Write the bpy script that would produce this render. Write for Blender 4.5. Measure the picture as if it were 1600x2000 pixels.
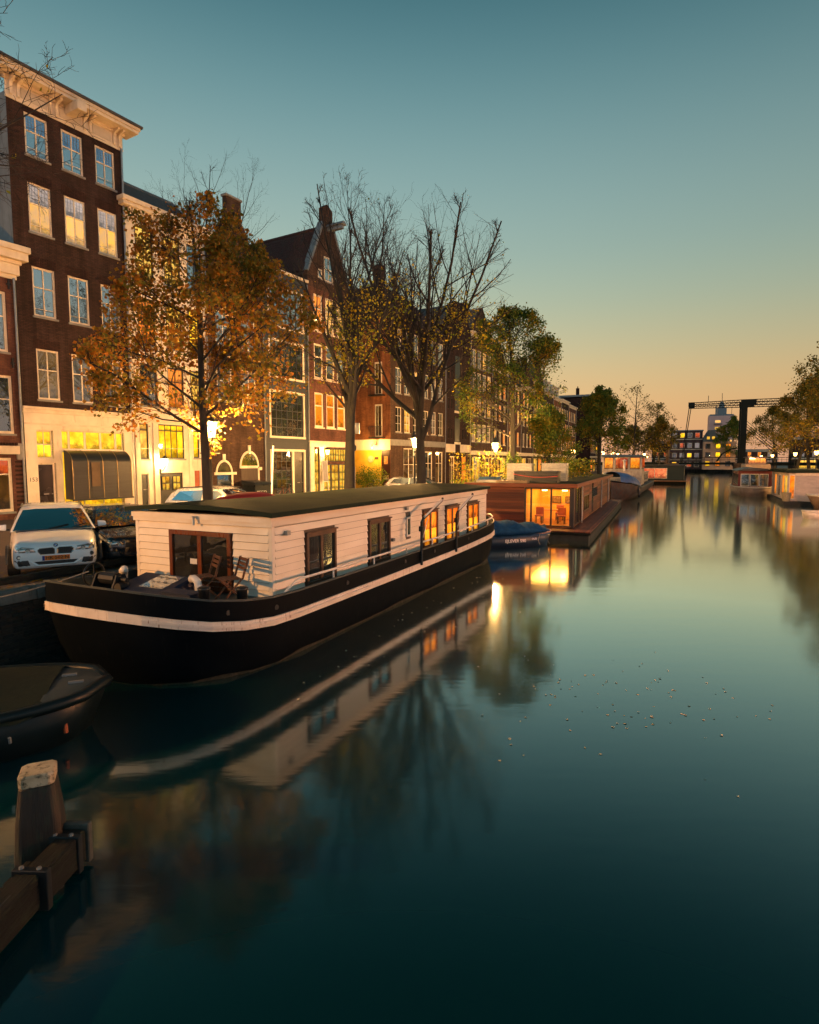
import bpy, math, random
import numpy as np
from mathutils import Vector, Matrix

for _o in list(bpy.data.objects):
    bpy.data.objects.remove(_o)
SC = bpy.context.scene
COL = SC.collection
R = math.radians

def lin(h):
    """sRGB hex -> linear rgb"""
    v = [int(h[i:i + 2], 16) / 255 for i in (0, 2, 4)]
    return tuple(c / 12.92 if c <= .04045 else ((c + .055) / 1.055) ** 2.4 for c in v)

# ------------------------------------------------------------------ camera
cam_d = bpy.data.cameras.new('camera')
cam = bpy.data.objects.new('camera', cam_d)
COL.objects.link(cam)
SC.camera = cam
cam_d.sensor_fit = 'VERTICAL'
cam_d.sensor_height = 36
cam_d.lens = 1160 / 2000 * 36
cam_d.clip_start = .05
cam_d.clip_end = 6000
cam.location = (0, 0, 4.0)
cam.rotation_euler = (R(90 - 4.878), 0, 0)

# ------------------------------------------------------------------ world : dusk sky
W = bpy.data.worlds.new('World')
SC.world = W
W.use_nodes = True
wn, wl = W.node_tree.nodes, W.node_tree.links
wn.clear()
SUN_AZ = R(-20)           # azimuth of the sunken sun, measured from +Y towards +X
SUN_EL = R(1.5)
def wmath(op, a, b=None, clamp=False):
    n = wn.new('ShaderNodeMath'); n.operation = op; n.use_clamp = clamp
    for i, v in enumerate((a, b)):
        if v is None: continue
        if isinstance(v, (int, float)): n.inputs[i].default_value = v
        else: wl.new(v, n.inputs[i])
    return n.outputs[0]
tc = wn.new('ShaderNodeTexCoord')
sep = wn.new('ShaderNodeSeparateXYZ'); wl.new(tc.outputs['Generated'], sep.inputs[0])
elev = wmath('DIVIDE', wmath('ARCSINE', sep.outputs[2]), math.pi / 2)   # 0 at the horizon, 1 at the zenith
elev = wmath('MAXIMUM', elev, 0.0)
def wramp(stops):
    n = wn.new('ShaderNodeValToRGB'); n.color_ramp.interpolation = 'B_SPLINE'
    cr = n.color_ramp
    while len(cr.elements) < len(stops): cr.elements.new(.5)
    for e, (p, h) in zip(cr.elements, stops):
        e.position = p / 90; e.color = (*lin(h), 1)
    wl.new(elev, n.inputs[0]); return n.outputs[0]
warm = wramp([(0, 'eeaf8a'), (3.5, 'fabf84'), (6.5, 'efc78c'), (10, 'd4c99c'), (14, 'b6c4aa'), (18.5, '9fbab0'), (24, '8badac'), (30, '6b969c'), (36, '467681'), (44, '245862'), (56, '0e3840'), (90, '082228')])
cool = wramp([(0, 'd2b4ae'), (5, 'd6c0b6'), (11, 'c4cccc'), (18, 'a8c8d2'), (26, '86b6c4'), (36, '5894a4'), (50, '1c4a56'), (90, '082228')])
# azimuth weight: 1 towards the afterglow, 0 opposite
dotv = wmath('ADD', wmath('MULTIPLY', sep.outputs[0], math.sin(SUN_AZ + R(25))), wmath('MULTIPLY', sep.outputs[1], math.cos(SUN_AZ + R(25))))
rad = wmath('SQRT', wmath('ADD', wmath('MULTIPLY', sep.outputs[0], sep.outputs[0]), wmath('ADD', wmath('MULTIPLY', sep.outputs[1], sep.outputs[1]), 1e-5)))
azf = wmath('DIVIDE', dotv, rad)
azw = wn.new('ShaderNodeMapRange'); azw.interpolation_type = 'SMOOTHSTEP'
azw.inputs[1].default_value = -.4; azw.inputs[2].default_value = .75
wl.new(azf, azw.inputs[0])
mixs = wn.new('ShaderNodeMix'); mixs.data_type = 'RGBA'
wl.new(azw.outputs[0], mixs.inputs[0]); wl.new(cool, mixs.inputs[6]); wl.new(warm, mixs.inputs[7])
# brightness by azimuth: lifted opposite the sunken sun as a cool fill
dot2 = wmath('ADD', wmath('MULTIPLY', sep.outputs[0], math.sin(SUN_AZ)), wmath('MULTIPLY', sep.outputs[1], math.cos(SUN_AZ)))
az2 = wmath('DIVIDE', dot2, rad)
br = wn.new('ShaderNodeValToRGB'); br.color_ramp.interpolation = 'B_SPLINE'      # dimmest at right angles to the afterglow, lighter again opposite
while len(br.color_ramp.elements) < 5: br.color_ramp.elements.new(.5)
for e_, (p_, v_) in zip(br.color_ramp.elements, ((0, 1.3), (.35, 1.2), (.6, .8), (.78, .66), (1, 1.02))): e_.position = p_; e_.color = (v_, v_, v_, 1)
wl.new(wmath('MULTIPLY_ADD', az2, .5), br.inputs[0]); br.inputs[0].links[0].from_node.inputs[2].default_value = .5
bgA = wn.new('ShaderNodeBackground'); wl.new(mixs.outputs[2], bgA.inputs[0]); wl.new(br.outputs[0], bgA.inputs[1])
sky = wn.new('ShaderNodeTexSky'); sky.sky_type = 'NISHITA'; sky.sun_disc = False
sky.sun_elevation = SUN_EL; sky.sun_rotation = SUN_AZ; sky.dust_density = 2.0
bgB = wn.new('ShaderNodeBackground'); bgB.inputs[1].default_value = .012
wl.new(sky.outputs[0], bgB.inputs[0])
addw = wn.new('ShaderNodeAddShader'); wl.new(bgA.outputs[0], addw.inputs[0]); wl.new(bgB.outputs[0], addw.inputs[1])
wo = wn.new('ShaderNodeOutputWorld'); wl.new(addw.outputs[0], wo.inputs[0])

# ------------------------------------------------------------------ the (almost set) sun
sun_d = bpy.data.lights.new('sun', 'SUN'); sun = bpy.data.objects.new('sun', sun_d); COL.objects.link(sun)
sun_d.energy = .12; sun_d.angle = R(12); sun_d.color = (1, .62, .38)
sdir = Vector((math.sin(SUN_AZ) * math.cos(SUN_EL), math.cos(SUN_AZ) * math.cos(SUN_EL), math.sin(SUN_EL)))
sun.rotation_euler = sdir.to_track_quat('Z', 'Y').to_euler()
sun.location = (0, 0, 60)

vs = SC.view_settings
vs.view_transform = 'Standard'; vs.look = 'None'; vs.exposure = 0.0; vs.gamma = 1.0; vs.use_curve_mapping = False
cy = SC.cycles
cy.max_bounces = 5; cy.diffuse_bounces = 2; cy.glossy_bounces = 3; cy.transmission_bounces = 3; cy.transparent_max_bounces = 8
cy.sample_clamp_indirect = 4.0; cy.sample_clamp_direct = 0.0
cy.caustics_reflective = False; cy.caustics_refractive = False
try:
    cy.use_adaptive_sampling = True; cy.adaptive_threshold = .03
    cy.use_denoising = True; cy.denoiser = 'OPENIMAGEDENOISE'
except Exception: pass

# ------------------------------------------------------------------ materials
MATS = {}
def nm(name):
    m = bpy.data.materials.new(name); m.use_nodes = True
    nt = m.node_tree; nt.nodes.clear()
    return m, nt.nodes, nt.links
def node(ns, ty, **kw):
    n = ns.new(ty)
    for k, v in kw.items(): setattr(n, k, v)
    return n
def ramp2(ns, ls, src, a, b, p0=.3, p1=.7):
    n = ns.new('ShaderNodeValToRGB'); e = n.color_ramp.elements
    e[0].position, e[0].color = p0, (*a, 1); e[1].position, e[1].color = p1, (*b, 1)
    ls.new(src, n.inputs[0]); return n.outputs[0]
def coords(ns, ls, scale=(1, 1, 1), rnd=False):
    t = ns.new('ShaderNodeTexCoord'); src = t.outputs['Object']
    if rnd:
        oi = ns.new('ShaderNodeObjectInfo'); ad = node(ns, 'ShaderNodeVectorMath', operation='MULTIPLY_ADD')
        cm = ns.new('ShaderNodeCombineXYZ')
        for i in range(3): ls.new(oi.outputs['Random'], cm.inputs[i])
        ls.new(cm.outputs[0], ad.inputs[0]); ad.inputs[1].default_value = (37, 53, 71); ls.new(src, ad.inputs[2]); src = ad.outputs[0]
    mp = ns.new('ShaderNodeMapping'); mp.inputs['Scale'].default_value = scale; ls.new(src, mp.inputs[0])
    return mp.outputs[0]
def noise(ns, ls, vec, sc, det=4, rough=.55):
    n = ns.new('ShaderNodeTexNoise'); n.inputs['Scale'].default_value = sc; n.inputs['Detail'].default_value = det
    n.inputs['Roughness'].default_value = rough; ls.new(vec, n.inputs['Vector']); return n.outputs['Fac']
def pm(name, a, b=None, rough=.6, metal=0, spec=.5, sc=2.0, stretch=(1, 1, 1), bump=.0, bsc=25, bdist=.01, stain=None, stain_p=(.52, .75), stain_sc=(1.5, 1.5, .4), coat=0, rnd=True):
    """general weathered surface: two-tone noise, optional stains, optional bump"""
    if name in MATS: return MATS[name]
    b = b or tuple(c * .75 for c in a)
    m, ns, ls = nm(name)
    out = ns.new('ShaderNodeOutputMaterial'); p = ns.new('ShaderNodeBsdfPrincipled'); ls.new(p.outputs[0], out.inputs[0])
    v = coords(ns, ls, stretch, rnd)
    f = noise(ns, ls, v, sc, 5)
    c = ramp2(ns, ls, f, a, b)
    if stain:
        v2 = coords(ns, ls, stain_sc, rnd)
        f2 = noise(ns, ls, v2, 4, 6, .65)
        mr = ns.new('ShaderNodeMapRange'); mr.inputs[1].default_value, mr.inputs[2].default_value = stain_p; ls.new(f2, mr.inputs[0])
        mx = node(ns, 'ShaderNodeMix', data_type='RGBA'); ls.new(mr.outputs[0], mx.inputs[0]); ls.new(c, mx.inputs[6]); mx.inputs[7].default_value = (*stain, 1)
        c = mx.outputs[2]
    ls.new(c, p.inputs['Base Color'])
    rr = ns.new('ShaderNodeMapRange'); rr.inputs[3].default_value = max(rough - .1, .02); rr.inputs[4].default_value = min(rough + .12, 1); ls.new(f, rr.inputs[0])
    ls.new(rr.outputs[0], p.inputs['Roughness'])
    p.inputs['Metallic'].default_value = metal; p.inputs['Specular IOR Level'].default_value = spec
    p.inputs['Coat Weight'].default_value = coat
    if coat: p.inputs['Coat Roughness'].default_value = .05
    if bump:
        f3 = noise(ns, ls, v, bsc, 5)
        bp = ns.new('ShaderNodeBump'); bp.inputs['Strength'].default_value = bump; bp.inputs['Distance'].default_value = bdist
        ls.new(f3, bp.inputs['Height']); ls.new(bp.outputs[0], p.inputs['Normal'])
    MATS[name] = m; return m
def brick(name, a, b, mortar, bw=.215, bh=.063, soot=None):
    if name in MATS: return MATS[name]
    m, ns, ls = nm(name)
    out = ns.new('ShaderNodeOutputMaterial'); p = ns.new('ShaderNodeBsdfPrincipled'); ls.new(p.outputs[0], out.inputs[0])
    t = ns.new('ShaderNodeTexCoord'); s = ns.new('ShaderNodeSeparateXYZ'); ls.new(t.outputs['Object'], s.inputs[0])
    ad = node(ns, 'ShaderNodeMath', operation='ADD'); ls.new(s.outputs[0], ad.inputs[0]); ls.new(s.outputs[1], ad.inputs[1])
    c = ns.new('ShaderNodeCombineXYZ'); ls.new(ad.outputs[0], c.inputs[0]); ls.new(s.outputs[2], c.inputs[1])
    bt = ns.new('ShaderNodeTexBrick'); ls.new(c.outputs[0], bt.inputs['Vector'])
    bt.inputs['Scale'].default_value = 1; bt.inputs['Brick Width'].default_value = bw; bt.inputs['Row Height'].default_value = bh
    bt.inputs['Mortar Size'].default_value = .009; bt.inputs['Bias'].default_value = -.1
    bt.inputs['Color1'].default_value = (*a, 1); bt.inputs['Color2'].default_value = (*b, 1); bt.inputs['Mortar'].default_value = (*mortar, 1)
    f = noise(ns, ls, t.outputs['Object'], .7, 6, .6)
    cm = ramp2(ns, ls, f, (.55, .52, .5), (1.15, 1.1, 1.08), .3, .75)
    mx = node(ns, 'ShaderNodeMix', data_type='RGBA', blend_type='MULTIPLY'); mx.inputs[0].default_value = 1
    ls.new(bt.outputs['Color'], mx.inputs[6]); ls.new(cm, mx.inputs[7])
    mp2 = ns.new('ShaderNodeMapping'); mp2.inputs['Scale'].default_value = (1.6, 1.6, .22); ls.new(t.outputs['Object'], mp2.inputs[0])
    cs = ramp2(ns, ls, noise(ns, ls, mp2.outputs[0], 1.6, 6, .65), (.6, .58, .56), (1.12, 1.1, 1.08), .36, .62)      # rain streaks and repointed patches
    mx2 = node(ns, 'ShaderNodeMix', data_type='RGBA', blend_type='MULTIPLY'); mx2.inputs[0].default_value = 1; ls.new(mx.outputs[2], mx2.inputs[6]); ls.new(cs, mx2.inputs[7])
    ls.new(mx2.outputs[2], p.inputs['Base Color'])
    p.inputs['Roughness'].default_value = .85; p.inputs['Specular IOR Level'].default_value = .25
    bp = ns.new('ShaderNodeBump'); bp.invert = True; bp.inputs['Strength'].default_value = .6; bp.inputs['Distance'].default_value = .008
    ls.new(bt.outputs['Fac'], bp.inputs['Height']); ls.new(bp.outputs[0], p.inputs['Normal'])
    MATS[name] = m; return m
def glass_sky(name='window glass', k=.5, tint=(.86, .95, 1.0), base=(.012, .018, .022)):
    if name in MATS: return MATS[name]
    m, ns, ls = nm(name); out = ns.new('ShaderNodeOutputMaterial')
    g = ns.new('ShaderNodeBsdfGlossy'); g.inputs['Color'].default_value = (*tint, 1); g.inputs['Roughness'].default_value = .015
    d = ns.new('ShaderNodeBsdfDiffuse')
    v = coords(ns, ls, (1, 1, 1), True); f = noise(ns, ls, v, 1.3, 3)
    ls.new(ramp2(ns, ls, f, base, tuple(c * 3.5 for c in base), .4, .8), d.inputs['Color'])
    bp = ns.new('ShaderNodeBump'); bp.inputs['Strength'].default_value = .3; bp.inputs['Distance'].default_value = .02
    ls.new(noise(ns, ls, v, 2.2, 2), bp.inputs['Height']); ls.new(bp.outputs[0], g.inputs['Normal'])
    fr = ns.new('ShaderNodeFresnel'); fr.inputs[0].default_value = 1.5
    mr = ns.new('ShaderNodeMapRange'); mr.inputs[3].default_value = k; mr.inputs[4].default_value = 1; ls.new(fr.outputs[0], mr.inputs[0])
    mx = ns.new('ShaderNodeMixShader'); ls.new(mr.outputs[0], mx.inputs[0]); ls.new(d.outputs[0], mx.inputs[1]); ls.new(g.outputs[0], mx.inputs[2])
    ls.new(mx.outputs[0], out.inputs[0]); MATS[name] = m; return m
def lit(name, a, b, s=1.0, sc=1.6, fold=0, gloss=.12, furn=True):
    """a window with the light on: uneven room light, curtains with folds, some reflection of the street"""
    if name in MATS: return MATS[name]
    m, ns, ls = nm(name); out = ns.new('ShaderNodeOutputMaterial')
    v = coords(ns, ls, (1, 1, 1), True)
    f = noise(ns, ls, v, sc, 3)
    if fold:
        w = ns.new('ShaderNodeTexWave'); w.inputs['Scale'].default_value = fold; w.inputs['Distortion'].default_value = 2.5; w.inputs['Detail'].default_value = 2
        ls.new(v, w.inputs['Vector'])
        mm = node(ns, 'ShaderNodeMix', data_type='FLOAT'); mm.inputs[0].default_value = .45; ls.new(f, mm.inputs[2]); ls.new(w.outputs['Fac'], mm.inputs[3]); f = mm.outputs[0]
    # painted room light: brighter towards the top, dark blotches below in place of furniture
    tg_ = ns.new('ShaderNodeTexCoord'); sg = ns.new('ShaderNodeSeparateXYZ'); ls.new(tg_.outputs['Generated'], sg.inputs[0])
    f2 = noise(ns, ls, v, 3.4, 4, .6)
    k1 = node(ns, 'ShaderNodeMath', operation='MULTIPLY_ADD'); ls.new(sg.outputs[2], k1.inputs[0]); k1.inputs[1].default_value = .75; k1.inputs[2].default_value = -.16
    k2 = node(ns, 'ShaderNodeMath', operation='ADD'); ls.new(k1.outputs[0], k2.inputs[0]); ls.new(f2, k2.inputs[1])
    k3 = ns.new('ShaderNodeMapRange'); k3.inputs[1].default_value = .38; k3.inputs[2].default_value = .62; k3.inputs[3].default_value = .42 if furn else .85; k3.inputs[4].default_value = 1.12; ls.new(k2.outputs[0], k3.inputs[0])
    oi2 = ns.new('ShaderNodeObjectInfo'); k4 = ns.new('ShaderNodeMapRange'); k4.inputs[3].default_value = s * .78; k4.inputs[4].default_value = s * 1.15; ls.new(oi2.outputs['Random'], k4.inputs[0])
    k5 = node(ns, 'ShaderNodeMath', operation='MULTIPLY'); ls.new(k3.outputs[0], k5.inputs[0]); ls.new(k4.outputs[0], k5.inputs[1])
    e = ns.new('ShaderNodeEmission'); ls.new(ramp2(ns, ls, f, a, b, .3, .68), e.inputs[0]); ls.new(k5.outputs[0], e.inputs[1])
    g = ns.new('ShaderNodeBsdfGlossy'); g.inputs['Roughness'].default_value = .02
    mx = ns.new('ShaderNodeMixShader'); mx.inputs[0].default_value = gloss
    ls.new(e.outputs[0], mx.inputs[1]); ls.new(g.outputs[0], mx.inputs[2]); ls.new(mx.outputs[0], out.inputs[0])
    MATS[name] = m; return m
def glow(name, col, s, clear=False):
    if name in MATS: return MATS[name]
    m, ns, ls = nm(name); out = ns.new('ShaderNodeOutputMaterial')
    e = ns.new('ShaderNodeEmission'); e.inputs[0].default_value = (*col, 1); e.inputs[1].default_value = s
    if clear:
        t = ns.new('ShaderNodeBsdfTransparent'); a = ns.new('ShaderNodeAddShader'); ls.new(e.outputs[0], a.inputs[0]); ls.new(t.outputs[0], a.inputs[1]); ls.new(a.outputs[0], out.inputs[0])
    else: ls.new(e.outputs[0], out.inputs[0])
    MATS[name] = m; return m
def clear_glass(name='clear glass', k=.1):
    if name in MATS: return MATS[name]
    m, ns, ls = nm(name); out = ns.new('ShaderNodeOutputMaterial')
    t = ns.new('ShaderNodeBsdfTransparent'); g = ns.new('ShaderNodeBsdfGlossy'); g.inputs['Roughness'].default_value = .01
    fr = ns.new('ShaderNodeFresnel'); fr.inputs[0].default_value = 1.5
    mr = ns.new('ShaderNodeMapRange'); mr.inputs[3].default_value = k; mr.inputs[4].default_value = 1; ls.new(fr.outputs[0], mr.inputs[0])
    mx = ns.new('ShaderNodeMixShader'); ls.new(mr.outputs[0], mx.inputs[0]); ls.new(t.outputs[0], mx.inputs[1]); ls.new(g.outputs[0], mx.inputs[2]); ls.new(mx.outputs[0], out.inputs[0])
    MATS[name] = m; return m
def leafmat(name, cols, trans=.35):
    if name in MATS: return MATS[name]
    m, ns, ls = nm(name); out = ns.new('ShaderNodeOutputMaterial')
    g = ns.new('ShaderNodeNewGeometry'); r = ns.new('ShaderNodeValToRGB'); cr = r.color_ramp
    t = ns.new('ShaderNodeTexCoord')
    f = noise(ns, ls, t.outputs['Object'], .55, 2)
    ad = node(ns, 'ShaderNodeMath', operation='MULTIPLY_ADD'); ls.new(g.outputs['Random Per Island'], ad.inputs[0]); ad.inputs[1].default_value = .55
    sb = node(ns, 'ShaderNodeMath', operation='MULTIPLY_ADD'); ls.new(f, sb.inputs[0]); sb.inputs[1].default_value = 1.6; sb.inputs[2].default_value = -.58
    ls.new(sb.outputs[0], ad.inputs[2]); ls.new(ad.outputs[0], r.inputs[0])
    while len(cr.elements) < len(cols): cr.elements.new(.5)
    for i, (e, c) in enumerate(zip(cr.elements, cols)):
        e.position = i / (len(cols) - 1); e.color = (*c, 1)
    d = ns.new('ShaderNodeBsdfPrincipled'); d.inputs['Roughness'].default_value = .55; d.inputs['Specular IOR Level'].default_value = .3
    tr = ns.new('ShaderNodeBsdfTranslucent'); ls.new(r.outputs[0], d.inputs['Base Color']); ls.new(r.outputs[0], tr.inputs[0])
    mx = ns.new('ShaderNodeMixShader'); mx.inputs[0].default_value = trans
    ls.new(d.outputs[0], mx.inputs[1]); ls.new(tr.outputs[0], mx.inputs[2]); ls.new(mx.outputs[0], out.inputs[0])
    MATS[name] = m; return m
def tiles(name, a, b):
    """roof tiles seen from afar"""
    return pm(name, a, b, rough=.8, sc=9, bump=.4, bsc=14, stain=(.05, .06, .045), stain_p=(.5, .8), stain_sc=(.6, .6, .6))

# ------------------------------------------------------------------ mesh builder
class MB:
    def __init__(s): s.v = []; s.f = []
    def add(s, vs, fs):
        o = len(s.v); s.v += [tuple(p) for p in vs]; s.f += [tuple(i + o for i in f) for f in fs]; return s
    def box(s, x0, x1, y0, y1, z0, z1):
        return s.add([(x0, y0, z0), (x1, y0, z0), (x1, y1, z0), (x0, y1, z0), (x0, y0, z1), (x1, y0, z1), (x1, y1, z1), (x0, y1, z1)],
                     [(0, 3, 2, 1), (4, 5, 6, 7), (0, 1, 5, 4), (1, 2, 6, 5), (2, 3, 7, 6), (3, 0, 4, 7)])
    def hexa(s, b, t):
        """box from four bottom points and four top points"""
        return s.add(list(b) + list(t), [(0, 3, 2, 1), (4, 5, 6, 7), (0, 1, 5, 4), (1, 2, 6, 5), (2, 3, 7, 6), (3, 0, 4, 7)])
    def prism(s, poly, axis, a0, a1):
        """polygon in the two other axes, extruded along axis"""
        n = len(poly)
        def pt(p, a):
            if axis == 'x': return (a, p[0], p[1])
            if axis == 'y': return (p[0], a, p[1])
            return (p[0], p[1], a)
        return s.add([pt(p, a0) for p in poly] + [pt(p, a1) for p in poly],
                     [tuple(range(n)), tuple(range(2 * n - 1, n - 1, -1))] + [(i, i + n, (i + 1) % n + n, (i + 1) % n) for i in range(n)])
    def tube(s, pts, rad, k=8, cap=True):
        pts = [Vector(p) for p in pts]; n = len(pts)
        if isinstance(rad, (int, float)): rad = [rad] * n
        o = len(s.v); ref = None
        for i, p in enumerate(pts):
            t = (pts[min(i + 1, n - 1)] - pts[max(i - 1, 0)]).normalized()
            if ref is None: ref = Vector((0, 0, 1)) if abs(t.z) < .9 else Vector((1, 0, 0))
            a = t.cross(ref)
            if a.length < 1e-4: a = t.cross(Vector((0, 1, 0)))
            a.normalize(); b = a.cross(t); ref = b
            for j in range(k):
                q = p + (a * math.cos(2 * math.pi * j / k) + b * math.sin(2 * math.pi * j / k)) * rad[i]
                s.v.append(tuple(q))
        for i in range(n - 1):
            for j in range(k):
                s.f.append((o + i * k + j, o + i * k + (j + 1) % k, o + (i + 1) * k + (j + 1) % k, o + (i + 1) * k + j))
        if cap:
            s.f.append(tuple(o + j for j in range(k))[::-1]); s.f.append(tuple(o + (n - 1) * k + j for j in range(k)))
        return s
    def lathe(s, prof, k=12, c=(0, 0), rot=0):
        o = len(s.v)
        for r, z in prof:
            for j in range(k):
                a = 2 * math.pi * j / k + rot
                s.v.append((c[0] + r * math.cos(a), c[1] + r * math.sin(a), z))
        for i in range(len(prof) - 1):
            for j in range(k):
                s.f.append((o + i * k + j, o + i * k + (j + 1) % k, o + (i + 1) * k + (j + 1) % k, o + (i + 1) * k + j))
        s.f.append(tuple(o + j for j in range(k))[::-1]); s.f.append(tuple(o + (len(prof) - 1) * k + j for j in range(k)))
        return s
    def mesh(s, name, mat, smooth=False):
        used = sorted({i for f in s.f for i in f})
        if len(used) < len(s.v):
            mp = {o: n for n, o in enumerate(used)}; s.v = [s.v[i] for i in used]; s.f = [tuple(mp[i] for i in f) for f in s.f]
        me = bpy.data.meshes.new(name); me.from_pydata(s.v, [], s.f); me.update()
        if mat: me.materials.append(mat)
        if smooth: me.polygons.foreach_set('use_smooth', [True] * len(me.polygons))
        return me
    def build(s, name, mat, parent=None, smooth=False, bevel=0, loc=None, rot=None, seg=1):
        return link(name, s.mesh(name, mat, smooth), parent, bevel, loc, rot, seg)
def link(name, me, parent=None, bevel=0, loc=None, rot=None, seg=1):
    o = bpy.data.objects.new(name, me); COL.objects.link(o)
    if parent is not None: o.parent = parent
    if loc is not None: o.location = loc
    if rot is not None: o.rotation_euler = rot
    if bevel:
        b = o.modifiers.new('bevel', 'BEVEL'); b.width = bevel; b.segments = seg; b.limit_method = 'ANGLE'; b.angle_limit = R(40)
    return o
def tag(o, label=None, cat=None, group=None, kind=None):
    if label: o['label'] = label
    if cat: o['category'] = cat
    if group: o['group'] = group
    if kind: o['kind'] = kind
    return o
def thing(name, label, cat, loc=(0, 0, 0), rz=0, group=None):
    o = bpy.data.objects.new(name, None); o.empty_display_size = .2; COL.objects.link(o)
    o.location = loc; o.rotation_euler = (0, 0, rz)
    return tag(o, label, cat, group)
def copy_tree(o, parent=None):
    kids = [c for c in o.children]
    c = o.copy(); COL.objects.link(c)
    if parent is not None: c.parent = parent
    for k in kids: copy_tree(k, c)
    return c
def text_mesh(body, size, mat, ext=.002, align='CENTER', bold=0.0):
    cu = bpy.data.curves.new('lettering', 'FONT'); cu.body = body; cu.size = size; cu.align_x = align; cu.align_y = 'CENTER'
    cu.extrude = ext; cu.resolution_u = 2; cu.offset = bold
    ob = bpy.data.objects.new('lettering', cu); COL.objects.link(ob)
    dg = bpy.context.evaluated_depsgraph_get()
    me = bpy.data.meshes.new_from_object(ob.evaluated_get(dg)); me.materials.clear(); me.materials.append(mat)
    bpy.data.objects.remove(ob); return me
def point_light(name, loc, power, col, parent=None, radius=.08):
    d = bpy.data.lights.new(name, 'POINT'); d.energy = power; d.color = col; d.shadow_soft_size = radius
    o = bpy.data.objects.new(name, d); COL.objects.link(o); o.location = loc
    if parent is not None: o.parent = parent
    return o

# frames of reference -------------------------------------------------------------
GZ = 1.45                                   # street level above the water
FD = Vector((.51204, .85896)); FN = Vector((-.85896, .51204))   # along the house fronts, into the houses
FP = Vector((-17.2, 26.5)); FANG = math.atan2(FD.y, FD.x)
BD = Vector((.42906, .90328)); BN = Vector((.90328, -.42906))   # along the canal, towards the water
BO = Vector((-2.76, 16.61)); BANG = math.atan2(BD.y, BD.x)
def fpos(t, d=0): p = FP + FD * t + FN * d; return p
def bpos(u, v=0): return BO + BD * u + BN * v
QV = -2.52                                  # the left quay edge in canal coordinates
RV = 23.6                                   # the right quay edge
# ================================================================== palette
TRIM = pm('cream paint', lin('e9dcc4'), lin('d3c3a8'), rough=.45, sc=3, stain=lin('8a7b66'), stain_p=(.62, .85), stain_sc=(2, 2, .5), bump=.05)
STUCCO = pm('painted stucco', lin('efe2cc'), lin('d8c8ae'), rough=.7, sc=1.2, stain=lin('a39073'), stain_p=(.58, .85), stain_sc=(1.2, 1.2, .3), bump=.12, bsc=40)
GREYREND = pm('grey render', (.26, .29, .30), (.17, .19, .2), rough=.85, sc=.8, stain=(.09, .1, .1), stain_p=(.5, .8), stain_sc=(.8, .8, .2), bump=.2)
STONE = pm('bluestone', (.30, .29, .27), (.2, .2, .19), rough=.75, sc=3, bump=.15)
DARKPAINT = pm('black green paint', (.012, .016, .017), (.02, .025, .026), rough=.3, sc=4)
BLACKIRON = pm('black iron', (.012, .014, .016), (.02, .021, .022), rough=.42, metal=.3, sc=8)
GREYMETAL = pm('galvanised metal', (.36, .37, .37), (.26, .27, .27), rough=.4, metal=.7, sc=6)
BRICK_DK = brick('dark brown brick', lin('503a34'), lin('3a2b29'), lin('2f2b29'))
BRICK_RED = brick('red brick', lin('7c5244'), lin('644036'), lin('5c4e46'))
BRICK_BR = brick('brown brick', lin('66503f'), lin('4e3b31'), lin('443c37'))
BRICK_OR = brick('orange brick', lin('ac7046'), lin('925a38'), lin('75604c'))
BLUEBLACK = pm('blue black painted brick', (.022, .03, .038), (.034, .042, .05), rough=.6, sc=2, bump=.25, bsc=30)
BRICK_WH = brick('weathered dark brick', lin('4a302b'), lin('362422'), lin('2a2523'))
LEAD = pm('lead and zinc', (.15, .18, .2), (.22, .26, .28), rough=.5, metal=.2, sc=2)
TILE_RED = tiles('dark red pantiles', lin('5d3a33'), lin('3d2926'))
TILE_GR = tiles('grey slates', (.06, .068, .075), (.1, .11, .115))
G_SKY = glass_sky('window glass', .42, (.86, .93, .95))
G_DARK = glass_sky('dark window glass', .22)
L_YEL = lit('bright shop light', lin('ffd62a'), lin('f09a00'), 1.6, 2.2, gloss=.06)
L_YEL2 = lit('yellow room light', lin('ffd24e'), lin('c87a10'), 1.35, 2.5)
L_AMB = lit('amber room light', lin('ff9a24'), lin('e86a10'), 1.2, 1.4, 3)
L_SUN = lit('peach room light', lin('ffb42e'), lin('e0a668'), 1.35, 1.6, 0, .15)
L_CUR = lit('curtain dim light', lin('b98a4e'), lin('6f4d28'), .55, 2, 6, .18)
L_BLI = lit('blind dim light', lin('b5a184'), lin('5c4c36'), .5, 3, 0, .25)
L_DIM = lit('dim warm light', lin('8c5a22'), lin('2c1a0c'), .6, 1.6, 0, .22)
L_RED = lit('red room light', lin('f0641e'), lin('a83412'), .9, 2)

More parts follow.
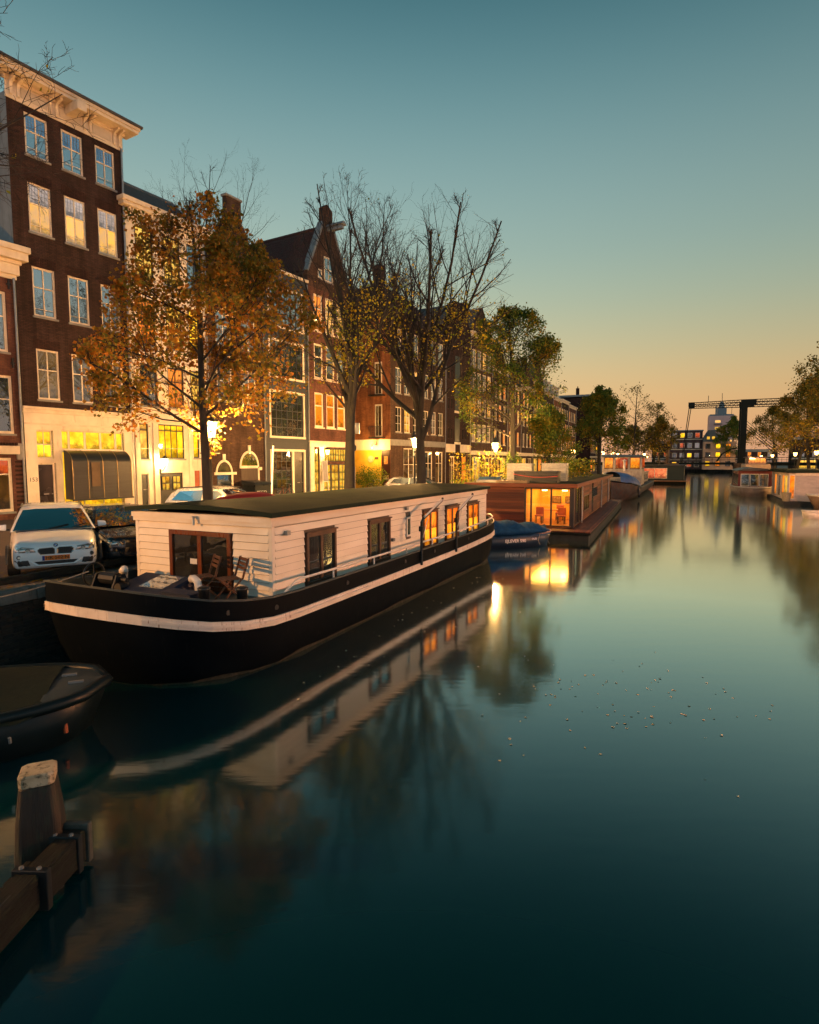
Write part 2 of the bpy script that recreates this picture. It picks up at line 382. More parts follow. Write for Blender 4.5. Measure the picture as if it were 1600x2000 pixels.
# ================================================================== water and land
def water_mat():
    m, ns, ls = nm('canal water'); out = ns.new('ShaderNodeOutputMaterial')
    d = ns.new('ShaderNodeBsdfDiffuse'); d.inputs[0].default_value = (.001, .025, .032, 1)
    g = ns.new('ShaderNodeBsdfGlossy'); g.inputs[0].default_value = (.88, 1, .96, 1); g.inputs['Roughness'].default_value = .09
    t = ns.new('ShaderNodeTexCoord')
    mp = ns.new('ShaderNodeMapping'); mp.inputs['Scale'].default_value = (.5, 1.6, 1); ls.new(t.outputs['Object'], mp.inputs[0])
    f1 = noise(ns, ls, mp.outputs[0], 1.1, 3); f2 = noise(ns, ls, mp.outputs[0], 5.5, 2)
    ad = node(ns, 'ShaderNodeMath', operation='MULTIPLY_ADD'); ls.new(f2, ad.inputs[0]); ad.inputs[1].default_value = .22; ls.new(f1, ad.inputs[2])
    bp = ns.new('ShaderNodeBump'); bp.inputs['Strength'].default_value = .05; bp.inputs['Distance'].default_value = .05
    ls.new(ad.outputs[0], bp.inputs['Height']); ls.new(bp.outputs[0], g.inputs['Normal'])
    lw = ns.new('ShaderNodeLayerWeight'); lw.inputs[0].default_value = .5          # reflectance rises towards grazing view
    pw = node(ns, 'ShaderNodeMath', operation='POWER'); ls.new(lw.outputs['Facing'], pw.inputs[0]); pw.inputs[1].default_value = 3.7
    ml = node(ns, 'ShaderNodeMath', operation='MULTIPLY'); ls.new(pw.outputs[0], ml.inputs[0]); ml.inputs[1].default_value = 2.2
    mn = node(ns, 'ShaderNodeMath', operation='MINIMUM'); ls.new(ml.outputs[0], mn.inputs[0]); mn.inputs[1].default_value = .95
    mx = ns.new('ShaderNodeMixShader'); ls.new(mn.outputs[0], mx.inputs[0]); ls.new(d.outputs[0], mx.inputs[1]); ls.new(g.outputs[0], mx.inputs[2])
    ls.new(mx.outputs[0], out.inputs[0]); return m
w = MB().add([(-300, -60, 0), (300, -60, 0), (300, 420, 0), (-300, 420, 0)], [(0, 1, 2, 3)]).build('water', water_mat())
tag(w, kind='structure')
PAVE = brick('street clinkers', (.085, .06, .05), (.06, .046, .042), (.03, .027, .025), .2, .1)
def pave_mat():
    m, ns, ls = nm('street paving'); out = ns.new('ShaderNodeOutputMaterial'); p = ns.new('ShaderNodeBsdfPrincipled'); ls.new(p.outputs[0], out.inputs[0])
    t = ns.new('ShaderNodeTexCoord'); bt = ns.new('ShaderNodeTexBrick'); ls.new(t.outputs['Object'], bt.inputs['Vector'])
    bt.inputs['Scale'].default_value = 1; bt.inputs['Brick Width'].default_value = .2; bt.inputs['Row Height'].default_value = .1; bt.inputs['Mortar Size'].default_value = .006
    bt.inputs['Color1'].default_value = (.1, .07, .06, 1); bt.inputs['Color2'].default_value = (.07, .055, .05, 1); bt.inputs['Mortar'].default_value = (.03, .028, .026, 1)
    f = noise(ns, ls, t.outputs['Object'], .5, 5); c = ramp2(ns, ls, f, (.6, .6, .6), (1.1, 1.1, 1.1))
    mx = node(ns, 'ShaderNodeMix', data_type='RGBA', blend_type='MULTIPLY'); mx.inputs[0].default_value = 1; ls.new(bt.outputs[0], mx.inputs[6]); ls.new(c, mx.inputs[7])
    ls.new(mx.outputs[2], p.inputs['Base Color']); p.inputs['Roughness'].default_value = .6
    bp = ns.new('ShaderNodeBump'); bp.invert = True; bp.inputs['Strength'].default_value = .5; bp.inputs['Distance'].default_value = .006; ls.new(bt.outputs['Fac'], bp.inputs['Height']); ls.new(bp.outputs[0], p.inputs['Normal'])
    return m
PAVING = pave_mat()
def slab(name, uv, z0, z1):
    pts = [bpos(u, v) for u, v in uv]
    o = MB().prism([(p.x, p.y) for p in pts][::-1], 'z', z0, z1).build(name, PAVING); tag(o, kind='structure'); return o
FARU = 215                                   # the canal bends away here
slab('street', [(-60, -400), (-60, QV - .32), (FARU, QV - .32), (FARU, -400)], -1, GZ)
slab('far_street', [(-60, RV + .32), (-60, 400), (FARU, 400), (FARU, RV + .32)], -1, GZ)
slab('ground', [(FARU, -2500), (FARU, 2500), (4000, 2500), (4000, -2500)], -1, GZ)

# quay wall, left: brick face with stone coping, a timber kerb along the edge
QWM = brick('quay brick', (.055, .05, .04), (.04, .036, .03), (.06, .062, .055))
quay = thing('quay_wall', 'old dark brick quay wall with stone coping along the left bank', 'wall', (*bpos(0, QV), 0), BANG)
# local frame of the quay: x along the canal, y away from the water
MB().box(-60, -8.6, .03, .32, -1, 1.17).build('wall_face', QWM, quay)
MB().box(-8.6, -4.8, .06, .32, -1, 1.17).build('wall_core', pm('old mortar', (.05, .052, .045), (.03, .032, .028), rough=.9, sc=6), quay)
MB().box(-4.8, FARU, .03, .32, -1, 1.17).build('wall_face', QWM, quay)
rng = random.Random(5)
BM = [pm('mossy quay brick %d' % i, c, tuple(q * .7 for q in c), rough=.85, sc=12, bump=.2) for i, c in enumerate([(.05, .042, .034), (.036, .034, .03), (.062, .046, .034), (.03, .035, .028)])]
bmesh_ = [[MB().box(0, L, 0, .07, 0, .056).mesh('brick', b) for L in (.2, .095)] for b in BM]
for row in range(18):
    z = -.02 + row * .066; x = -8.6 - (row % 2) * .105
    while x < -4.85:
        k = 0 if row % 2 == 0 else rng.choice((0, 0, 1))
        L = .21 if k == 0 else .105
        if x > -8.62 and x + L < -4.79:
            link('brick', rng.choice(bmesh_)[k], quay, loc=(x, rng.uniform(-.012, .01), z))
        x += L
x = -14.0
COPE = pm('worn coping stone', (.2, .2, .185), (.12, .125, .115), rough=.8, sc=4, bump=.3, bsc=18, stain=(.04, .055, .035), stain_p=(.5, .72))
while x < 40:
    L = rng.uniform(.95, 1.3)
    MB().box(x, x + L - .012, -.03, .42, 1.17, GZ + rng.uniform(-.008, .008)).build('coping_stone', COPE, quay, bevel=.015)
    x += L
MB().box(40, FARU, -.03, .42, 1.17, GZ).build('coping', COPE, quay)
kerb = thing('timber_kerb', 'low dark timber kerb rail along the quay edge in front of the cars', 'kerb', (*bpos(0, QV), GZ), BANG)
KW = pm('wet dark timber', (.009, .011, .010), (.004, .005, .005), rough=.7, spec=.25, sc=2, stretch=(1, 14, 14), bump=.8, bsc=6, bdist=.03, stain=(.02, .03, .018), stain_p=(.5, .7), stain_sc=(1.2, 4, 4))
for x0, x1 in ((-12.5, -7.6), (-7.58, -4.6), (-4.58, -1.2)):
    MB().box(x0, x1, .10, .24, .10, .24).build('rail', KW, kerb, bevel=.012)
for x in (-11.8, -9.2, -7.0, -5.0, -2.6): MB().box(x, x + .14, .12, .22, .005, .10).build('block', KW, kerb)
quay2 = thing('quay_wall', 'dark brick quay wall along the right bank behind the moored boats', 'wall', (*bpos(0, RV), 0), BANG)
MB().box(-60, FARU, -.32, 0, -1, 1.17).build('wall_face', QWM, quay2)
MB().box(-60, FARU, -.42, .03, 1.17, GZ).build('coping', COPE, quay2)
quay3 = thing('quay_wall', 'far quay wall closing off the canal below the apartment houses', 'wall', (*bpos(FARU, 0), 0), BANG)
MB().box(-.3, 0, -60, 60, -1, GZ + .02).build('wall_face', QWM, quay3)

# ================================================================== houses
def wall_holes(w, h, holes, reveal=.14, x0=0, z0=0):
    """front wall in the plane y=0 with real openings and their reveals"""
    xs = sorted({x0, x0 + w} | {c for a in holes for c in (a[0], a[0] + a[2])}); zs = sorted({z0, z0 + h} | {c for a in holes for c in (a[1], a[1] + a[3])})
    xs = [x for x in xs if x0 <= x <= x0 + w]; zs = [z for z in zs if z0 <= z <= z0 + h]
    mb = MB()
    def solid(xa, xb, za, zb):
        cx, cz = (xa + xb) / 2, (za + zb) / 2
        return not any(a[0] < cx < a[0] + a[2] and a[1] < cz < a[1] + a[3] for a in holes)
    for zi in range(len(zs) - 1):
        run = None
        for xi in range(len(xs)):
            ok = xi < len(xs) - 1 and solid(xs[xi], xs[xi + 1], zs[zi], zs[zi + 1])
            if ok and run is None: run = xs[xi]
            if not ok and run is not None:
                mb.add([(run, 0, zs[zi]), (xs[xi], 0, zs[zi]), (xs[xi], 0, zs[zi + 1]), (run, 0, zs[zi + 1])], [(0, 1, 2, 3)]); run = None
    for a in holes:
        x, z, ww, hh = a[:4]; r = reveal
        mb.add([(x, 0, z), (x, r, z), (x, r, z + hh), (x, 0, z + hh)], [(0, 1, 2, 3)])
        mb.add([(x + ww, 0, z), (x + ww, r, z), (x + ww, r, z + hh), (x + ww, 0, z + hh)], [(3, 2, 1, 0)])
        mb.add([(x, 0, z), (x, r, z), (x + ww, r, z), (x + ww, 0, z)], [(3, 2, 1, 0)])
        mb.add([(x, 0, z + hh), (x, r, z + hh), (x + ww, r, z + hh), (x + ww, 0, z + hh)], [(0, 1, 2, 3)])
    return mb
def shell(mb, w, h, depth, x0=0, z0=0):
    mb.add([(x0, 0, z0), (x0, depth, z0), (x0, depth, z0 + h), (x0, 0, z0 + h)], [(0, 3, 2, 1)][:1])
    mb.add([(x0 + w, 0, z0), (x0 + w, depth, z0), (x0 + w, depth, z0 + h), (x0 + w, 0, z0 + h)], [(0, 1, 2, 3)])
    mb.add([(x0, depth, z0), (x0 + w, depth, z0), (x0 + w, depth, z0 + h), (x0, depth, z0 + h)], [(3, 2, 1, 0)])
    mb.add([(x0, 0, z0 + h), (x0 + w, 0, z0 + h), (x0 + w, depth, z0 + h), (x0, depth, z0 + h)], [(0, 1, 2, 3)])
    return mb
_wc = {}
wrng = random.Random(11)
def window(root, x, z, w, h, cols=2, rows=(.62, .38), fr=.09, bar=.035, frame=TRIM, glass=G_SKY, sill=True, y=.05, joinp=False, name='window', lintel=None, top_glass=None, rail=0, thick=.05):
    """frame with glazing bars, one pane per light, a stone sill. rows: fractions from the bottom"""
    key = (round(w, 3), round(h, 3), cols, tuple(rows), fr, bar, frame.name, y)
    if key not in _wc:
        mb = MB(); ya, yb = y, y + .07
        mb.box(0, fr, ya, yb, 0, h); mb.box(w - fr, w, ya, yb, 0, h); mb.box(fr, w - fr, ya, yb, 0, fr); mb.box(fr, w - fr, ya, yb, h - fr, h)
        iw, ih = w - 2 * fr, h - 2 * fr; cells = []; zc = fr
        for ri, rf in enumerate(rows):
            z1 = zc + ih * rf
            if ri < len(rows) - 1: mb.box(fr, w - fr, ya + .008, yb - .004, z1 - thick / 2, z1 + thick / 2)
            za = zc + (thick / 2 if ri else 0); zb = z1 - (thick / 2 if ri < len(rows) - 1 else 0)
            for c in range(cols):
                xa = fr + iw * c / cols + (bar / 2 if c else 0); xb = fr + iw * (c + 1) / cols - (bar / 2 if c < cols - 1 else 0)
                if c: mb.box(xa - bar, xa, ya + .012, yb - .006, za, zb)
                cells.append((xa, za, xb - xa, zb - za, ri))
            zc = z1
        _wc[key] = (mb.mesh('window', frame), cells, {})
    me, cells, pc = _wc[key]
    o = link(name, me, root, loc=(x, 0, z))
    if joinp:
        gm = glass; k2 = ('J', gm.name)
        if k2 not in pc: pc[k2] = MB().add([(fr * .5, y + .045, fr * .5), (w - fr * .5, y + .045, fr * .5), (w - fr * .5, y + .045, h - fr * .5), (fr * .5, y + .045, h - fr * .5)], [(0, 1, 2, 3)]).mesh('pane', gm)
        link('pane', pc[k2], o)
    else:
        for (cx, cz, cw, ch, ri) in cells:
            gm = top_glass if (top_glass and ri == len(rows) - 1) else glass
            if isinstance(gm, (list, tuple)): gm = wrng.choice(gm)
            k2 = (round(cw, 3), round(ch, 3), gm.name)
            if k2 not in pc: pc[k2] = MB().box(-cw / 2 - .008, cw / 2 + .008, 0, .008, -ch / 2 - .008, ch / 2 + .008).mesh('pane', gm)
            link('pane', pc[k2], o, loc=(cx + cw / 2, y + .04, cz + ch / 2), rot=(R(wrng.uniform(-.35, .35)), 0, R(wrng.uniform(-.35, .35))))
    if sill:
        MB().box(-.06, w + .06, -.06, y, -.09, -.004).build('sill', STONE if sill is True else sill, o)
    if rail:
        MB().tube([(fr * .4, y - .035, rail), (w - fr * .4, y - .035, rail)], .014, 5).build('guard_rail', TRIM, o)
    return o
def plank_door(root, x, z, w, h, mat=DARKPAINT, frame=TRIM, panels=2, slot=True, glassm=None, y=.08, name='door', fw=.07):
    o = MB().box(x, x + fw, y - .03, y + .05, z, z + h).box(x + w - fw, x + w, y - .03, y + .05, z, z + h).box(x + fw, x + w - fw, y - .03, y + .05, z + h - fw, z + h).build(name, frame, root)
    MB().box(x + fw, x + w - fw, y + .01, y + .05, z, z + h - fw).build('leaf', mat, o)
    if slot: MB().box(x + w * .36, x + w * .64, y, y + .01, z + 1.02, z + 1.07).build('letter_slot', GREYMETAL, o)
    MB().tube([(x + w - fw - .06, y - .03, z + 1.05), (x + w - fw - .06, y + .01, z + 1.05)], .025, 8).build('handle', GREYMETAL, o)
    return o
def house(name, label, t0, t1, h, mat, holes, depth=9, back=0, side_mat=None, ang=FANG, org=None, cat='house', group=None):
    p = fpos(t0, back) if org is None else org
    root = thing(name, label, cat, (p[0], p[1], GZ), ang, group)
    w = t1 - t0
    mb = wall_holes(w, h, holes)
    MB().tube([(w - .09, -.07, .1), (w - .09, -.07, h - .15)], .05, 6).build('drain_pipe', GREYMETAL if len(name) % 2 else LEAD, root)
    if side_mat is None: shell(mb, w, h, depth).build('wall', mat, root)
    else:
        mb.build('wall', mat, root)
        shell(MB(), w, h, depth).build('side_wall', side_mat, root)
    return root
def cornice(root, w, z, prof, mat=TRIM, ends=.0, name='cornice'):
    """prof: list of (out, dz) steps from the bottom; a moulded board along the front, returned at both ends"""
    mb = MB()
    for (o0, z0, z1) in prof: mb.box(-ends - o0 * .8, w + ends + o0 * .8, -o0, .02, z + z0, z + z1)
    return mb.build(name, mat, root, bevel=.012)
def gable_roof(root, w, z0, zr, depth, mat, over=.1, y0=.25, name='roof'):
    """ridge running back from the street"""
    mb = MB(); x0, x1 = -over, w + over; t = .12
    s = (zr - z0) / (w / 2)
    mb.hexa([(x0, y0, z0 - s * over), (w / 2, y0, zr), (w / 2, depth, zr), (x0, depth, z0 - s * over)], [(x0, y0, z0 - s * over + t), (w / 2, y0, zr + t), (w / 2, depth, zr + t), (x0, depth, z0 - s * over + t)])
    mb.hexa([(w / 2, y0, zr), (x1, y0, z0 - s * over), (x1, depth, z0 - s * over), (w / 2, depth, zr)], [(w / 2, y0, zr + t), (x1, y0, z0 - s * over + t), (x1, depth, z0 - s * over + t), (w / 2, depth, zr + t)])
    return mb.build(name, mat, root)
def pantiles(root, w, z0, zr, depth, mat, parent=None, right=False):
    """rows of curved pantiles laid on one slope of a roof (joined: thousands of small tiles)"""
    mb = MB(); s = (zr - z0) / (w / 2); L = math.hypot(w / 2, zr - z0); ux, uz = (w / 2) / L, (zr - z0) / L
    n = int(L / .3); m = int((depth - .3) / .24)
    for i in range(n):
        for j in range(m):
            a = i * .3; jit = wrng.uniform(-.012, .012)
            pts = []
            for q, hgt in ((0, .0), (.07, .055), (.14, .06), (.24, .0)):
                y = .3 + j * .24 + q
                for e, lift in ((0, .06), (.33, .02)):
                    d = a + e; nx, nz = -uz, ux
                    k = hgt + lift + .13 + jit
                    xx, zz = d * ux + nx * k, z0 + d * uz + nz * k
                    if right: xx = w - xx
                    pts.append((xx, y, zz))
            fs = [(0, 1, 3, 2), (2, 3, 5, 4), (4, 5, 7, 6)]
            mb.add(pts, [f[::-1] for f in fs] if not right else fs)
    o = mb.build('roof_tiles', mat, parent or root, smooth=False); tag(o, kind='stuff'); return o

# ---------- house A : red brick house cut by the left edge of the picture
A = house('brick_house', 'low red brick house with cream cornice at the left picture edge', -6.2, .10, 10.6, BRICK_RED,
          [(4.2, 7.25, 1.68, 2.55), (2.0, 7.25, 1.68, 2.55), (4.2, 3.75, 1.74, 2.5), (2.0, 3.75, 1.74, 2.5), (3.2, .35, 2.55, 2.35)])
for x in (4.2, 2.0):
    window(A, x, 7.25, 1.68, 2.55, 2, (.6, .4), .11, .04, TRIM, G_SKY); window(A, x, 3.75, 1.74, 2.5, 2, (.6, .4), .11, .04, TRIM, G_DARK)
window(A, 3.2, .35, 2.55, 2.35, 3, (.72, .28), .12, .05, TRIM, L_DIM, top_glass=L_RED, name='shop_window')
cornice(A, 6.3, 10.4, [(.06, 0, .18), (.16, .18, .62), (.24, .62, .78), (.46, .78, 1.12), (.55, 1.12, 1.37)])
MB().box(2.9, 6.05, -.14, 0, 2.86, 3.22).build('shop_fascia', TRIM, A, bevel=.01)
for i in range(26): MB().box(3.0 + i * .117, 3.07 + i * .117, -.12, -.005, 3.24, 3.36).build('dentil', BRICK_DK, A)
MB().box(5.95, 6.28, -.1, -.005, 2.62, 3.35).build('corner_stone', STONE, A, bevel=.03)
for i in range(13):
    MB().box(5.88, 6.27, -.03, -.004, .2 + i * .19, .29 + i * .19).build('band_course', BRICK_WH if i % 2 else BRICK_DK, A)
for z in (9.95, 6.6): MB().box(5.98, 6.04, -.06, -.004, z, z + .42).box(5.93, 6.09, -.05, -.006, z + .16, z + .24).build('wall_anchor', BLACKIRON, A)

# ---------- house B : the tall brown brick house, number 153
rowsB = [(15.97, 1.78), (12.7, 2.12), (9.06, 2.16), (5.36, 2.25)]
colsB = (.70, 2.29, 3.90); wB = 1.0
sfh = [(.5, 0, .80, 2.47), (.5, 2.68, .74, 1.28), (1.62, 3.1, 3.16, .9), (1.62, .02, 3.08, 3.02)]
hB = [(x, z, wB, h) for z, h in rowsB for x in colsB] + [(a - .02, b, c, d) for a, b, c, d in sfh]
B = house('brick_house', 'tall dark brown brick house with bracketed cream cornice and white shopfront', .12, 5.46, 18.25, BRICK_DK, hB, depth=10, side_mat=GREYREND)
gl = {0: (G_SKY, glass_sky('leaded glass', .5, (.55, .75, 1.0))), 1: (L_SUN, lit('leaded light', lin('d8c0b4'), lin('b59c8c'), .8, 4)), 2: (G_SKY, G_SKY), 3: (L_CUR, L_CUR)}
for ri, (z, h) in enumerate(rowsB):
    for ci, x in enumerate(colsB):
        g, tg = gl[ri]
        if ri == 3 and ci: g = tg = L_BLI
        if ri == 1 and ci == 2: g, tg = [L_SUN, L_YEL2], gl[1][1]
        ow = window(B, x, z, wB, h, 2, (.60, .40), .085, .05, TRIM, g, top_glass=tg, rail=.32 if ri < 3 else 0)
        if ri < 2:           # leaded lights in the upper sash
            lead = MB()
            for c in range(2):
                xa = .085 + .42 * c; xw = .39
                for q in (1, 2): lead.box(xa + xw * q / 3 - .006, xa + xw * q / 3 + .006, .078, .088, h * .62, h - .1)
                for q in range(1, 5): lead.box(xa, xa + xw, .076, .086, h * .62 + (h * .38 - .1) * q / 5 - .005, h * .62 + (h * .38 - .1) * q / 5 + .005)
            lead.build('lead_bars', pm('lead cames', (.16, .18, .2)), ow)
        # flat arch of upright bricks above the window
        ar = MB()
        for k in range(15):
            xx = x - .09 + k * .0795; ar.box(xx, xx + .066, -.012, -.002, z + h + .01, z + h + .42)
        tag(ar.build('brick_arch', BRICK_WH, B), kind='stuff')
cor = cornice(B, 5.34, 18.0, [(.05, .0, .1), (.03, .1, .72), (.12, .72, .84)], name='frieze')
MB().box(-.45, 5.8, -.72, .3, 18.84, 18.98).box(-.52, 5.87, -.79, .3, 18.98, 19.12).build('cornice_soffit', TRIM, B, bevel=.01)
MB().hexa([(-.6, -.88, 19.12), (5.95, -.88, 19.12), (5.95, .4, 19.12), (-.6, .4, 19.12)], [(-.6, -.88, 19.22), (5.95, -.88, 19.22), (5.8, .6, 19.5), (-.45, .6, 19.5)]).build('gutter', pm('dark gutter', (.05, .05, .05), (.09, .085, .08)), B)
for x in (.12, .42, 1.75, 2.05, 3.35, 3.62, 4.82, 5.1):
    MB().prism([(-.03, 18.12), (-.12, 18.17), (-.1, 18.5), (-.18, 18.65), (-.5, 18.75), (-.5, 18.835), (-.03, 18.835)], 'x', x, x + .12).build('bracket', TRIM, B, bevel=.01)
for x0, x1 in ((.6, 1.7), (2.25, 3.27), (3.8, 4.74)): MB().box(x0, x1, -.06, -.031, 18.2, 18.62).build('frieze_panel', pm('recessed panel paint', lin('cfc4b0'), lin('b9ad98')), B, bevel=.015)
MB().box(2.5, 2.95, -1.05, -.05, 18.42, 18.83).build('hoist_beam_box', TRIM, B, bevel=.02)
# ground floor shopfront
sf = wall_holes(5.3, 4.72, sfh, .2); sfo = sf.build('shopfront', STUCCO, B); sfo.location = (-.02, -.09, 0)
MB().box(-.04, 5.3, -.13, 0, 4.72, 4.88).box(-.06, 5.34, -.2, 0, 4.88, 5.0).build('shop_cornice', TRIM, B, bevel=.012)
MB().box(.0, 5.26, -.115, -.09, 4.2, 4.28).build('moulding', TRIM, B)
dB = plank_door(B, .48, 0, .80, 2.47, pm('dark door paint', (.028, .02, .016), (.02, .015, .012), rough=.25), STUCCO)
window(B, .48, 2.68, .74, 1.28, 2, (.5, .5), .06, .03, TRIM, L_YEL, sill=False, name='transom_window')
for i, (xa, xb) in enumerate(((1.62, 2.0), (2.0, 2.78), (2.78, 3.56), (3.56, 4.36), (4.36, 4.76))):
    window(B, xa, 3.1, xb - xa, .9, 1, (1,), .05, .03, TRIM, L_YEL, sill=False, name='top_light')
window(B, 1.6, .02, 3.08, 3.02, 3, (1,), .06, .05, TRIM, L_YEL, sill=False, name='shop_window')
aw = thing('awning', 'black half-lowered shop awning with curved top on house 153', 'awning', (*fpos(.12), GZ), FANG)
prof = [(-.12, 3.06)] + [(-.12 - .62 * math.sin(a), 2.45 + .6 * math.cos(a)) for a in [R(q) for q in range(10, 91, 10)]] + [(-.76, .76)]
ins = [(y + .02, z - .015) for y, z in prof]
AWN = pm('black awning cloth', (.012, .015, .016), (.02, .024, .025), rough=.32, sc=1.5, stretch=(.4, 1, 6), bump=.25, bsc=3, bdist=.03)
MB().prism(prof + ins[::-1], 'x', 1.64, 4.66).build('cloth', AWN, aw)
for s_ in (1.645, 4.645): MB().prism(prof + [(-.14, .76)], 'x', s_ - .01, s_ + .01).build('side_cloth', AWN, aw)
for i in range(5):
    x = 1.66 + i * .745
    MB().tube([(x, y - .012, z + .008) for y, z in prof], .016, 5).build('rib', pm('brass rib', (.3, .22, .1), (.2, .14, .06), rough=.3, metal=.7), aw)
MB().box(1.6, 4.7, -.8, -.74, .7, .78).build('front_bar', BLACKIRON, aw)
MB().box(2.55, 2.98, -.785, -.775, 1.35, 2.5).build('hanging_sign', pm('brown sign board', lin('5a4630'), lin('463522')), aw)
nt_ = text_mesh('153', .26, BLACKIRON); link('house_number', nt_, B, loc=(.25, -.1, 1.72), rot=(R(90), 0, 0))

# ---------- house C : white plastered house
hC = [(.5, 12.1, 1.05, 2.6), (2.2, 12.1, 1.05, 2.6), (3.7, 12.1, 1.05, 2.6), (.5, 8.7, 1.05, 2.4), (2.2, 8.7, 1.05, 2.4), (3.7, 8.7, 1.05, 2.4), (.5, 5.5, 1.05, 2.2), (2.2, 5.5, 1.05, 2.2), (3.7, 5.5, 1.05, 2.2)]
hCg = [(.36, 2.68, .52, 1.86), (1.5, 2.7, 1.66, 1.86), (3.78, 2.75, .42, 1.55), (.36, 0, .45, 1.9), (1.5, 0, 1.5, 1.92), (3.8, 0, .45, 2.05)]
Cc = house('white_house', 'white plastered house with dentil cornice and hipped roof behind the orange tree', 5.48, 10.48, 15.2, STUCCO, hC + hCg)
for i, (x, z, w_, h_) in enumerate(hC): window(Cc, x, z, w_, h_, 2, (.66, .34), .08, .04, pm('dark brown sash', (.03, .02, .015)), [L_YEL2, L_YEL, G_SKY, L_AMB][0 if i < 2 else i % 4])
DKS = pm('dark brown sash', (.03, .02, .015))
for i, (x, z, w_, h_) in enumerate(hCg[:3]): window(Cc, x, z, w_, h_, (1, 4, 1)[i], (.84, .16), .06, .04, DKS, L_YEL if i else L_YEL2, rail=.55)
plank_door(Cc, .36, 0, .45, 1.9, DARKPAINT, STUCCO, fw=.04)
dd = plank_door(Cc, 1.5, 0, 1.5, 1.92, DARKPAINT, DKS, slot=False)
for s_ in (.14, .84): window(Cc, 1.5 + s_, .95, .52, .78, 2, (.5, .5), .03, .025, DKS, L_YEL2, sill=False, y=.03, name='door_light')
plank_door(Cc, 3.8, 0, .45, 2.05, pm('rust red door', lin('a8542c'), lin('8f4522')), STUCCO, fw=.04)
cornice(Cc, 5.0, 4.66, [(.06, 0, .12), (.14, .12, .2)], STUCCO, name='string_course')
for x in (.05, 1.12, 3.42, 4.62): MB().box(x, x + .28, -.07, 0, 0, 4.6).build('pilaster', STUCCO, Cc, bevel=.01)
cornice(Cc, 5.0, 14.75, [(.05, 0, .25), (.1, .25, .4), (.42, .62, .8), (.52, .8, 1.02)])
for i in range(24): MB().box(.05 + i * .21, .16 + i * .21, -.3, -.08, 15.2, 15.36).build('dentil', STUCCO, Cc)
MB().add([(-.1, .1, 15.6), (5.1, .1, 15.6), (5.1, 9, 15.6), (-.1, 9, 15.6), (.9, 1.6, 17.3), (4.1, 1.6, 17.3), (4.1, 7.5, 17.3), (.9, 7.5, 17.3)], [(0, 1, 5, 4), (1, 2, 6, 5), (2, 3, 7, 6), (3, 0, 4, 7), (4, 5, 6, 7)]).build('roof', TILE_GR, Cc)
for a_, b_ in (((5.1, .1, 15.6), (4.1, 1.6, 17.3)), ((-.1, .1, 15.6), (.9, 1.6, 17.3)), ((.9, 1.6, 17.3), (4.1, 1.6, 17.3))): MB().tube([a_, b_], .09, 6).build('ridge_lead', LEAD, Cc)
# ---------- house D : dark brick gabled house with arched doorways
D = house('gabled_brick_house', 'dark brick gabled house with two arched openings beside the street lamp', 10.5, 15.05, 12.6, BRICK_BR, [(.6, 9.5, 1.2, 2.0), (2.6, 9.5, 1.2, 2.0), (.6, 6.2, 1.2, 2.1), (2.6, 6.2, 1.2, 2.1)])
for x in (.6, 2.6):
    for z in (9.5, 6.2): window(D, x, z, 1.2, 2.05, 2, (.6, .4), .09, .04, TRIM, G_SKY)
MB().prism([(0, 12.6), (4.55, 12.6), (4.55, 13.4), (3.1, 16.9), (2.85, 17.1), (2.85, 18.4), (1.7, 18.4), (1.7, 17.1), (1.45, 16.9), (0, 13.4)], 'y', 0, .35).build('gable', BRICK_BR, D)
MB().box(1.62, 2.93, -.05, .4, 18.4, 18.52).build('gable_cap', STONE, D)
gr = gable_roof(D, 4.55, 13.3, 16.7, 9, TILE_RED)
pantiles(D, 4.55, 13.3, 16.7, 9, TILE_RED, gr, right=True)
for (xc, r_, zi, zb) in ((.97, .66, 1.82, 1.0), (3.05, .82, 2.2, 1.0)):
    arc = [(xc + r_ * math.cos(a), zi + r_ * 1.25 * math.sin(a)) for a in [R(q) for q in range(0, 181, 12)]]
    inn = [(xc + (r_ - .11) * math.cos(a), zi + (r_ - .11) * 1.25 * math.sin(a)) for a in [R(q) for q in range(180, -1, -12)]]
    o = MB().prism(arc + inn, 'y', -.05, -.004).build('arch_frame', TRIM, D)
    MB().prism(inn, 'y', -.025, -.006).build('fanlight', L_CUR if xc < 2 else G_DARK, o)
    MB().box(xc - r_ + .1, xc + r_ - .1, -.03, -.008, 0, zi - .08).build('leaf', G_DARK if xc < 2 else pm('brown timber doors', (.05, .03, .02), (.035, .022, .016), sc=2, stretch=(8, 8, 1), bump=.2), o)
    MB().box(xc - r_ - (.12 if xc < 2 else 0), xc + r_ + (.3 if xc < 2 else -.1), -.06, -.01, zi - .09, zi + .07).build('transom', TRIM, o)
    MB().box(xc + r_ - .1, xc + r_ + .02, -.055, -.012, 0, zi - .09).build('jamb', TRIM, o)
    MB().box(xc - .09, xc + .09, -.08, -.004, zi + r_ * 1.25 - .05, zi + r_ * 1.25 + .34).build('keystone', TRIM, o)
    if xc > 2: MB().box(xc + r_ + .02, xc + r_ + .26, -.06, -.01, zi - .22, zi - .02).build('impost', TRIM, o)
